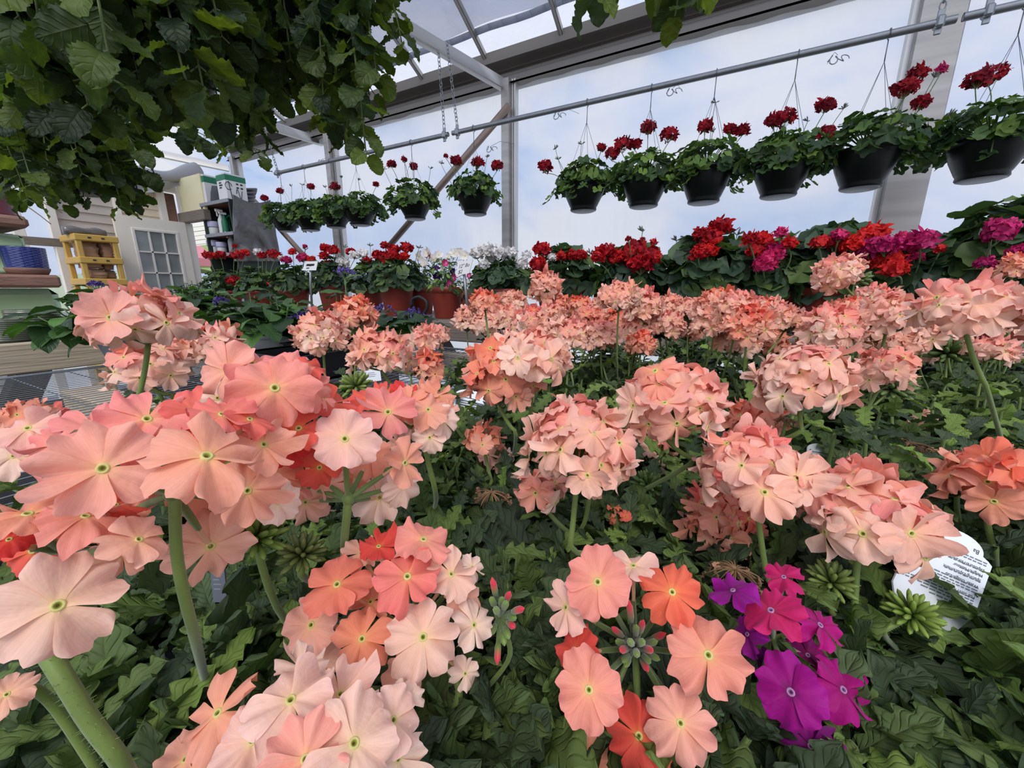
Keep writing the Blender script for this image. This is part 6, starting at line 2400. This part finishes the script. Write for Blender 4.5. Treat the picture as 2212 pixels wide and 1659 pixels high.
# ---- the remaining heads, row by row
SD = 300
for args in (
    # near and middle rows
    dict(px=1250, py=955, w=286, h=196, tone='peach', foot=(1232, 1180), plant=16),
    dict(px=1445, py=868, w=256, h=172, tone='peach', foot=(1500, 990), plant=21),
    dict(px=1740, py=815, w=230, h=148, tone='pale', foot=(1733, 930), plant=23),
    dict(px=1632, py=1002, w=284, h=150, tone='pink', foot=(1657, 1250), plant=17, lean=(0.0, -0.25)),
    dict(px=1555, py=1122, w=182, h=130, tone='coral', foot=(1560, 1240), plant=11, D=0.046),
    dict(px=1872, py=1100, w=306, h=172, tone='peach', foot=(1845, 1350), plant=12),
    dict(px=2150, py=1035, w=230, h=150, tone='coral', foot=(2150, 1190), plant=13, D=0.05),
    dict(px=1080, py=812, w=198, h=150, tone='coral', foot=(1112, 930), plant=20),
    dict(px=1150, py=765, w=205, h=100, tone='pale', plant=20),
    dict(px=1905, py=800, w=128, h=98, tone='pink', foot=(1868, 890), plant=28, D=0.045),
    dict(px=1632, py=905, w=135, h=66, tone='coral', foot=(1630, 970), plant=22, D=0.042),
    dict(px=1418, py=978, w=92, h=88, tone='pink', foot=(1425, 1080), plant=21, D=0.033, n=6),
    dict(px=1045, py=945, w=105, h=48, tone='coral', foot=(1062, 1040), plant=15, D=0.034, n=7),
    dict(px=1072, py=990, w=98, h=52, tone='pale', foot=(1065, 1060), plant=15, D=0.034, n=6),
    dict(px=1170, py=1055, w=150, h=70, tone='pink', foot=(1230, 1150), plant=10, D=0.038, n=8),
    dict(px=1336, py=1115, w=58, h=52, tone='coral', foot=(1380, 1180), plant=10, D=0.016, n=5, dfl=0.014),
    dict(px=1275, py=1050, w=66, h=50, tone='coral', foot=(1262, 1130), plant=10, D=0.016, n=5, dfl=0.01),
    # left group before the mint stand
    dict(px=308, py=690, w=242, h=116, tone='peach', foot=(298, 858), plant=8, D=0.056, n=20),
    dict(px=322, py=792, w=178, h=100, tone='pale', foot=(372, 850), plant=36, D=0.056, n=16),
    dict(px=268, py=775, w=70, h=46, tone='coral', foot=(345, 850), plant=36, D=0.022, n=5, dfl=0.014),
    dict(px=452, py=745, w=150, h=80, tone='peach', plant=36, D=0.054),
    dict(px=50, py=890, w=110, h=44, tone='orange', plant=8, D=0.03, n=8),
    dict(px=70, py=925, w=140, h=84, tone='pink', plant=8, D=0.045),
    dict(px=694, py=722, w=134, h=92, tone='peach', foot=(703, 835), plant=37),
    dict(px=765, py=682, w=108, h=80, tone='coral', foot=(769, 840), plant=37, lean=(0, -0.3)),
    dict(px=822, py=762, w=164, h=84, tone='peach', foot=(858, 842), plant=38),
    dict(px=922, py=730, w=88, h=48, tone='peach', foot=(915, 780), plant=38, D=0.045),
    dict(px=955, py=724, w=48, h=44, tone='pale', foot=(950, 780), plant=38, D=0.026, n=6),
    dict(px=925, py=792, w=84, h=74, tone='coral', foot=(915, 860), plant=38, D=0.042),
    # far rows
    dict(px=1178, py=620, w=84, h=82, tone='peach', foot=(1172, 700), plant=39, full=150, n=34),
    dict(px=1048, py=652, w=86, h=42, tone='orange', foot=(1056, 730), plant=30, D=0.05),
    dict(px=1108, py=655, w=78, h=52, tone='pale', plant=39),
    dict(px=1008, py=690, w=70, h=58, tone='peach', plant=30), dict(px=1048, py=700, w=84, h=58, tone='pale', plant=30),
    dict(px=1095, py=690, w=84, h=56, tone='peach', plant=30), dict(px=1150, py=698, w=112, h=66, tone='pink', plant=25),
    dict(px=1190, py=678, w=84, h=50, tone='peach', plant=39), dict(px=1248, py=664, w=78, h=50, tone='orange', foot=(1260, 720), plant=39),
    dict(px=1213, py=655, w=50, h=36, tone='coral', plant=39, D=0.035), dict(px=1338, py=642, w=108, h=64, tone='peach', plant=31),
    dict(px=1392, py=660, w=96, h=70, tone='pink', plant=31), dict(px=1300, py=668, w=80, h=56, tone='peach', plant=39),
    dict(px=1335, py=695, w=84, h=62, tone='coral', plant=31), dict(px=1450, py=663, w=78, h=50, tone='peach', foot=(1455, 720), plant=31),
    dict(px=1230, py=722, w=116, h=66, tone='pink', plant=25), dict(px=1300, py=728, w=96, h=62, tone='peach', plant=31),
    dict(px=1372, py=712, w=92, h=62, tone='peach', plant=31), dict(px=1385, py=742, w=78, h=52, tone='coral', plant=26, D=0.045),
    dict(px=1440, py=700, w=94, h=54, tone='pink', foot=(1445, 770), plant=31), dict(px=1490, py=672, w=88, h=54, tone='peach', plant=32),
    dict(px=1548, py=650, w=96, h=56, tone='coral', plant=32), dict(px=1595, py=662, w=112, h=66, tone='pink', plant=32),
    dict(px=1545, py=695, w=106, h=66, tone='peach', plant=32), dict(px=1618, py=702, w=122, h=86, tone='coral', plant=27),
    dict(px=1590, py=738, w=104, h=66, tone='pale', plant=27), dict(px=1652, py=672, w=92, h=58, tone='pink', plant=32),
    dict(px=1697, py=690, w=100, h=56, tone='peach', foot=(1660, 760), plant=33), dict(px=1662, py=742, w=84, h=70, tone='orange', plant=27),
    dict(px=1490, py=712, w=80, h=54, tone='salmon', plant=32), dict(px=1270, py=690, w=88, h=56, tone='salmon', plant=39),
    dict(px=1365, py=678, w=84, h=50, tone='salmon', plant=31), dict(px=1125, py=730, w=100, h=60, tone='peach', plant=25),
    dict(px=1795, py=708, w=138, h=92, tone='pink', plant=33), dict(px=1812, py=588, w=112, h=84, tone='peach', foot=(1862, 655), plant=40, lean=(-0.55, 0), full=125, n=30),
    dict(px=1888, py=642, w=92, h=48, tone='pink', plant=40), dict(px=1922, py=680, w=146, h=92, tone='peach', plant=34),
    dict(px=1928, py=732, w=128, h=62, tone='peach', plant=34), dict(px=2095, py=662, w=230, h=92, tone='pink', foot=(2128, 830), plant=19),
    dict(px=2192, py=575, w=70, h=56, tone='orange', foot=(2205, 640), plant=35, D=0.045), dict(px=2008, py=700, w=130, h=84, tone='pale', plant=34),
    dict(px=2055, py=715, w=92, h=62, tone='pink', foot=(2052, 800), plant=35), dict(px=1836, py=668, w=112, h=40, tone='coral', foot=(1862, 730), plant=40),
    dict(px=1985, py=757, w=86, h=40, tone='peach', foot=(2000, 830), plant=29, D=0.045), dict(px=2135, py=757, w=110, h=48, tone='pink', plant=29, D=0.05),
    dict(px=2155, py=695, w=92, h=76, tone='peach', plant=35), dict(px=2200, py=655, w=90, h=66, tone='pink', plant=35),
    dict(px=1990, py=915, w=64, h=44, tone='pale', foot=(1965, 1000), plant=18, D=0.026, n=4, dfl=0.02),
    dict(px=1745, py=745, w=70, h=44, tone='coral', plant=33, D=0.04),
):
    auto_head(seed=SD, **args)
    SD += 1

# green bud clusters
bud_cluster(548, 1135, 105, 9, 0.115, None, 1, (126, 150, 62))
bud_cluster(650, 1178, 80, 9, 0.125, (650, 1240), 2, (122, 132, 66))
bud_cluster(768, 818, 58, 37, 0.36, (752, 852), 3, (146, 164, 84))
bud_cluster(1800, 1240, 78, 12, 0.165, (1795, 1320), 4, (140, 160, 80))
bud_cluster(1975, 1308, 82, 12, 0.15, (1910, 1360), 5, (140, 166, 70))
bud_cluster(1930, 822, 66, 34, 0.36, (1840, 920), 6, (120, 140, 84))
bud_cluster(1330, 672, 46, 31, 0.6, None, 7, (96, 126, 66))
bud_cluster(1425, 708, 52, 31, 0.55, (1432, 780), 8, (96, 126, 66))
bud_cluster(1860, 700, 56, 33, 0.5, None, 9, (104, 128, 66))
bud_cluster(1070, 660, 44, 30, 0.62, None, 10, (100, 128, 66))
bud_cluster(1850, 590, 48, 40, 0.5, None, 11, (120, 140, 80))
bud_cluster(2050, 745, 70, 35, 0.4, (2042, 830), 12, (104, 130, 70))
bud_cluster(1400, 1035, 60, 10, 0.25, (1410, 1100), 13, (110, 138, 70))
bud_cluster(1120, 690, 44, 25, 0.6, None, 14, (96, 122, 62))
# faded heads
def dried(px, py, w, plant, z, seed, down=False):
    rng = np.random.default_rng(seed)
    c = atz(px, py, z)
    R = w * z / FPX / 2
    mb = MB()
    for k in range(46):
        a = rng.uniform(0, 2 * math.pi)
        e = c + np.array([math.cos(a) * R * rng.uniform(0.4, 1.0), math.sin(a) * R * rng.uniform(0.4, 1.0), -R * rng.uniform(0.1, 0.55)])
        P = bez(c, (c + e) / 2 + np.array([0, 0, R * 0.3]), e, 5)
        cl = lin((150, 118, 84)) * rng.uniform(0.5, 1.1)
        tube(mb, P, np.linspace(R * 0.035, R * 0.018, 5), 4, cl)
        if k % 3 == 0:
            T = FL_LO[rng.integers(0, 8)]
            n_ = norm(rng.normal(0, 1, 3))
            inst(mb, T, e[None], frames(norm(np.cross(n_, [0.3, 1, 0.2]))[None], n_[None]), [R * 0.35], [lin((170, 128, 96)) * rng.uniform(0.6, 1.1)])
    o = mb.build('withered_head', M['dry'], VROOT[plant])
    add_stem(stem_path(c, -UP, VBASE[plant]), 0.0011, o, False, rng)


dried(1588, 1232, 120, 11, 0.165, 1)
dried(1965, 960, 90, 18, 0.27, 2)
dried(1062, 1065, 90, 15, 0.24, 3)
dried(1700, 905, 50, 23, 0.24, 4)
dried(945, 765, 40, 38, 0.45, 5)

# ---- plant tags
def tag_plate(name, corners, label, shape, lines=(), thick=0.0007, mat=None):
    """corners TL,TR,BR,BL = 3-D points of the plate's bounding quad"""
    TL, TR, BR, BL = [np.asarray(c) for c in corners]
    ex, ey = norm(TR - TL), TL - BL
    W, H = np.linalg.norm(TR - TL), np.linalg.norm(ey)
    n = norm(np.cross(ex, ey))
    if n @ (CC - TL) < 0:
        n = -n
    o = thing(name, BL * 0.5 + BR * 0.5, label, 'plant tag', 'plant tags among the verbenas')
    pts = []
    if shape == 'arch':
        pts = [(0.22, 0), (0.0, 0.30), (0.0, 0.80)] + [(0.10 + 0.08 * (1 - math.cos(t)), 0.80 + 0.05 * math.sin(t)) for t in ()]
        pts += [(0.06, 0.83), (0.14, 0.855)]
        pts += [(0.5 - 0.36 * math.cos(t), 0.86 + 0.14 * math.sin(t)) for t in np.linspace(0.05, math.pi - 0.05, 18)]
        pts += [(0.86, 0.855), (0.94, 0.83), (1.0, 0.80), (1.0, 0.30), (0.78, 0)]
    elif shape == 'oval':
        pts = [(0.5 + 0.5 * math.cos(t), 0.5 + 0.5 * math.sin(t)) for t in np.linspace(0, 2 * math.pi, 33)[:-1]]
    elif shape == 'round':
        pts = [(0, 0), (1, 0), (1, 0.75)] + [(0.5 + 0.5 * math.cos(t), 0.75 + 0.25 * math.sin(t)) for t in np.linspace(0.1, math.pi - 0.1, 12)] + [(0, 0.75)]
    else:
        pts = [(0, 0), (1, 0), (1, 1), (0, 1)]
    P = np.array([BL + (BR - BL) * a + ey * b for a, b in pts])
    k = len(P)
    c = P.mean(0)
    V = np.concatenate([P + n * thick / 2, P - n * thick / 2, [c + n * thick / 2, c - n * thick / 2]])
    Q = [(i, (i + 1) % k, k + (i + 1) % k, k + i) for i in range(k)]
    T = [(2 * k, i, (i + 1) % k) for i in range(k)] + [(2 * k + 1, k + (i + 1) % k, k + i) for i in range(k)]
    mb = MB()
    mb.add(V, Q, T)
    mb.build('tag_plate', mat or M['tagw'], o, smooth=False)
    return o, BL + n * (thick / 2 + 0.00012), BR - BL, ey, n


def quadpix(pts, zs):
    return [atz(x, y, z) for (x, y), z in zip(pts, zs)]


# big white care tag, printed upside down as it stands
C4 = quadpix([(1990, 1112), (2168, 1172), (2078, 1400), (1898, 1322)], [0.172, 0.172, 0.158, 0.158])
o, O, EXv, EYv, nn = tag_plate('plant_tag', C4, 'large white care tag with upside down printed lines behind the wide peach cluster', 'arch')
ex, ey = norm(EXv), norm(EYv)
W, H = np.linalg.norm(EXv), np.linalg.norm(EYv)


def up_text(s, a, b, size, m=M['ink'], bold=0.0):
    # reads upside down: starts at the right and runs left
    text_obj(s, size * H, O + EXv * a + EYv * b, -ex, -ey, m, o, name='lettering', bold=bold)


up_text('Ba', 0.80, 0.895, 0.062)
for s, b in (('Exposure/Floraison', 0.742), ('Height/Hauteur', 0.690), ('Spacing/Espacement', 0.638), ('Water Usage/Eau', 0.575), ('Full Sun/Plein Soleil', 0.470)):
    up_text(s, 0.93, b, 0.044, bold=0.0006 * 0)
mb = MB()
rg = np.random.default_rng(8)
for b, L in ((0.80, 0.62), (0.775, 0.55), (0.715, 0.42), (0.665, 0.3), (0.61, 0.45), (0.548, 0.8), (0.522, 0.76), (0.498, 0.6), (0.443, 0.7), (0.418, 0.84), (0.392, 0.86), (0.366, 0.6), (0.335, 0.5), (0.30, 0.4), (0.24, 0.3)):
    x = 0.93
    while x > 0.93 - L:
        w = rg.uniform(0.03, 0.09)
        p0, p1 = O + EXv * (x - w) + EYv * b, O + EXv * x + EYv * (b + 0.012)
        a_, c_ = O + EXv * x + EYv * b, O + EXv * (x - w) + EYv * (b + 0.012)
        mb.add([p0, a_, p1, c_], [(0, 1, 2, 3)])
        x -= w + 0.016
mb.build('fine_print', M['greyink'], o, smooth=False)
# banded tag left of centre
C4 = quadpix([(986, 836), (1030, 846), (1044, 915), (975, 900)], [0.40, 0.40, 0.385, 0.385])
o, O, EXv, EYv, nn = tag_plate('plant_tag', C4, 'white plant tag with a slate band, beside the pink and cream head', 'round')
mb = MB()
for b0, b1 in ((0.42, 0.62),):
    mb.add([O + EXv * 0.06 + EYv * b0, O + EXv * 0.94 + EYv * b0, O + EXv * 0.94 + EYv * b1, O + EXv * 0.06 + EYv * b1], [(0, 1, 2, 3)])
mb.build('slate_band', M['tagbl'], o, smooth=False)
mb = MB()
for b, x0_, x1_ in ((0.54, 0.2, 0.8), (0.47, 0.15, 0.85)):
    mb.add([O + nn * 0.0002 + EXv * a + EYv * c for a, c in ((x0_, b), (x1_, b), (x1_, b + 0.03), (x0_, b + 0.03))], [(0, 1, 2, 3)])
mb.build('light_print', M['tagw'], o, smooth=False)
mb = MB()
for b, x0_, x1_ in ((0.70, 0.15, 0.8), (0.30, 0.5, 0.72), (0.30, 0.76, 0.9), (0.22, 0.5, 0.7), (0.14, 0.45, 0.66)):
    mb.add([O + EXv * a + EYv * c for a, c in ((x0_, b), (x1_, b), (x1_, b + 0.025), (x0_, b + 0.025))], [(0, 1, 2, 3)])
mb.build('fine_print', M['ink'], o, smooth=False)
# oval tag with italic letters
C4 = quadpix([(1885, 898), (1958, 902), (1958, 955), (1885, 950)], [0.40, 0.40, 0.395, 0.395])
o, O, EXv, EYv, nn = tag_plate('plant_tag', C4, 'oval grey white tag with italic black letters among the leaves', 'oval')
text_obj('PW', np.linalg.norm(EYv) * 0.62, O + EXv * 0.16 + EYv * 0.30, norm(EXv), norm(EYv), M['ink'], o, shear=0.35)
for pts, z, lab, shp in (
    ([(1745, 955), (1792, 962), (1790, 1012), (1738, 1005)], 0.30, 'blank grey side of a plant tag right of the blush head', 'round'),
    ([(455, 1222), (488, 1218), (492, 1300), (462, 1300)], 0.162, 'dark edged plant tag half buried by leaves beside the tall green stem', 'rect'),
    ([(915, 1525), (995, 1515), (1005, 1600), (905, 1610)], 0.155, 'grey white tag with faint print at the foot of the salmon cluster stem', 'rect'),
    ([(714, 712), (736, 708), (744, 742), (712, 746)], 0.85, 'small white rounded tag with black script below the tall heliotrope', 'round'),
    ([(788, 796), (818, 792), (824, 822), (792, 826)], 0.62, 'small white square tag on the black tray edge', 'rect'),
):
    C4 = quadpix(pts, [z] * 4)
    o, O, EXv, EYv, nn = tag_plate('plant_tag', C4, lab, shp, mat=M['tagbl'] if 'dark edged' in lab else None)
    mb = MB()
    rg = np.random.default_rng(int(pts[0][0]))
    for b in (0.35, 0.48, 0.61):
        mb.add([O + EXv * a + EYv * c for a, c in ((0.15, b), (0.6 + 0.2 * rg.uniform(), b), (0.6, b + 0.04), (0.15, b + 0.04))], [(0, 1, 2, 3)])
    mb.build('fine_print', M['greyink'], o, smooth=False)

# ================================================================== TRAILING PLANTS OVERHEAD
VT = [leaf_t(26, 7, 0.42, 0.42, 0.62, teeth=9, tamp=0.17, bend=b, fold=0.18, crum=0.05, seed=60 + i, twist=t) for i, (b, t) in enumerate(((0.5, 0.1), (1.0, -0.2), (0.1, 0.2), (1.5, 0.1), (-0.5, 0.0)))]
VC = [lin(c) for c in ((54, 72, 42), (64, 82, 42), (46, 62, 40), (76, 94, 44), (90, 108, 48))]


def trailing(pot, r, h, ends, n_in, label, seed, leafs, dz, pix_dome=None, sidew=1.0, name='trailing_plant', extra=()):
    """pot: world position of the pot's rim centre; ends: strand tips as 3-D points"""
    rng = np.random.default_rng(seed)
    pot = np.asarray(pot, float)
    root = thing(name, pot - np.array([0, 0, h]), label, 'hanging plant', 'trailing plants hanging overhead')
    mb = MB()
    lathe(mb, [(0, -h), (r * 0.62, -h), (r * 0.66, -h + 0.006), (r * 0.97, -0.02), (r * 1.03, -0.018), (r * 1.04, 0), (r * 0.97, 0), (r * 0.92, -0.03), (0, -0.03)], pot, 36)
    mb.build('pot', M['blackpot'], root)
    mb, ms = MB(), MB()
    leaf_n = 0
    for e in ends:
        a = math.atan2(e[1] - pot[1], e[0] - pot[0]) + rng.normal(0, 0.25)
        s0 = pot + np.array([math.cos(a), math.sin(a), 0]) * r * rng.uniform(0.3, 0.8)
        s1 = pot + np.array([math.cos(a), math.sin(a), 0]) * r * 1.15 + np.array([0, 0, 0.05])
        P = np.concatenate([bez(s0, s0 + np.array([0, 0, 0.05]), s1, 5)[:-1], bez(s1, np.array([e[0], e[1], s1[2]]) * 0.75 + s1 * 0.25, e, 12)])
        seg = np.concatenate([[0], np.cumsum(np.linalg.norm(np.diff(P, axis=0), axis=1))])
        L = seg[-1]
        m = max(4, int(L / (leafs * 0.42)))
        tube(ms, P, np.linspace(0.0022, 0.0011, len(P)), 5, lin((96, 112, 56)))
        az = rng.uniform(0, 6)
        for j in range(m):
            t = L * (j + 1) / m
            pt = np.array([np.interp(t, seg, P[:, q]) for q in range(3)])
            t2 = np.array([np.interp(min(L, t + 0.01), seg, P[:, q]) for q in range(3)])
            t1 = np.array([np.interp(max(0, t - 0.01), seg, P[:, q]) for q in range(3)])
            ax = norm(t2 - t1)
            u1 = norm(np.cross(ax, [0.31, 0.2, 0.93]))
            u2 = np.cross(ax, u1)
            az += math.pi / 2 + rng.normal(0, 0.2)
            for s in (0, math.pi):
                d = norm(u1 * math.cos(az + s) + u2 * math.sin(az + s) + ax * 0.3 + np.array([0, 0, -0.45]) + rng.normal(0, 0.25, 3))
                nn_ = norm(np.array([0, 0, 0.8]) - d * 0.2 + rng.normal(0, 0.4, 3) + (u1 * math.cos(az + s) + u2 * math.sin(az + s)) * 0.6)
                sc = leafs * rng.uniform(0.7, 1.15) * (1 - 0.35 * (j / m) ** 3)
                pet = pt + d * sc * 0.25
                tube(ms, [pt, pet], 0.0009, 4, lin((104, 120, 60)), cap=False)
                inst(mb, VT[rng.integers(0, 5)], pet[None], frames(d[None], nn_[None]), [sc], [VC[rng.integers(0, 5)] * rng.uniform(0.75, 1.2)])
    # crown over the pot
    dome_leaves(mb, pot + np.array([0, 0, 0.0]), r * 1.25, 0.10, n_in, leafs, VT, VC, rng, pet=False)
    mb.build('foliage', M['cleaf'], root)
    ms.build('vines', M['stem'], root)
    mb = MB()
    for k in range(3):
        a = k * 2.1 + 0.3
        tube(mb, [pot + np.array([math.cos(a) * r, math.sin(a) * r, 0]), pot + np.array([0, 0, 0.42])], 0.0014, 4)
    a = np.linspace(-0.5 * math.pi, 1.2 * math.pi, 12)
    hk = pot + np.array([0, 0, 0.42])
    tube(mb, np.concatenate([[hk], np.stack([np.full(12, hk[0]), hk[1] + 0.02 * np.cos(a), hk[2] + 0.03 + 0.02 * np.sin(a)], -1)]), 0.0022, 5)
    mb.build('wire_hanger', M['wires'], root)
    return root


r_ = np.random.default_rng(77)


def tips(lst, zlo, zhi):
    return [atz(x, y, r_.uniform(zlo, zhi)) for x, y in lst]


def fill(poly, n):
    """points inside a pixel polygon"""
    poly = np.array(poly, float)
    out = []
    lo, hi = poly.min(0), poly.max(0)
    while len(out) < n:
        p = lo + (hi - lo) * r_.uniform(0, 1, 2)
        c = False
        j = len(poly) - 1
        for i in range(len(poly)):
            xi, yi = poly[i]
            xj, yj = poly[j]
            if (yi > p[1]) != (yj > p[1]) and p[0] < (xj - xi) * (p[1] - yi) / (yj - yi) + xi:
                c = not c
            j = i
        if c:
            out.append(tuple(p))
    return out


trailing(atz(250, -50, 0.52), 0.13, 0.13,
         tips([(40, 215), (120, 235), (190, 225), (250, 225), (310, 205), (350, 200), (400, 205), (440, 195), (470, 215), (300, 225), (220, 240), (150, 180), (80, 150)], 0.42, 0.62)
         + tips(fill([(0, -40), (520, -40), (500, 170), (420, 190), (250, 200), (60, 190), (0, 120)], 28), 0.36, 0.62), 90,
         'large nearest trailing plant with the biggest scalloped leaves, in a black basket', 500, 0.058, 0.1)
trailing(atz(612, -30, 0.66), 0.115, 0.10,
         tips([(862, 40), (868, 92), (812, 150), (800, 190), (770, 215), (745, 310), (790, 325), (722, 280), (700, 240), (665, 205), (700, 180), (640, 190), (600, 215), (566, 285), (548, 270), (520, 220), (600, 150), (740, 130), (780, 90)], 0.55, 0.78)
         + tips(fill([(480, 20), (740, 0), (720, 120), (660, 230), (560, 250), (480, 180)], 13), 0.56, 0.8), 30,
         'trailing plant in the black basket right of the big one, long strands reaching down', 501, 0.05, 0.1)
trailing(atz(110, 285, 1.02), 0.14, 0.14,
         tips([(285, 440), (262, 445), (300, 420), (230, 400), (200, 380), (150, 440), (180, 425), (120, 410), (60, 430), (20, 400), (310, 365), (480, 320), (560, 335)], 0.85, 1.12)
         + tips(fill([(0, 230), (280, 230), (270, 330), (200, 390), (60, 420), (0, 400)], 20), 0.8, 1.15), 70,
         'trailing plant hanging lower at the left edge in front of the clapboard wall', 502, 0.058, 0.1)
trailing(atz(1400, -420, 0.50), 0.11, 0.12,
         tips([(1462, 15), (1500, -40), (1285, -25), (1390, -60)], 0.47, 0.5), 16,
         'trailing plant of which only a few leaf tips hang in front of the eave beam', 503, 0.06, 0.1)
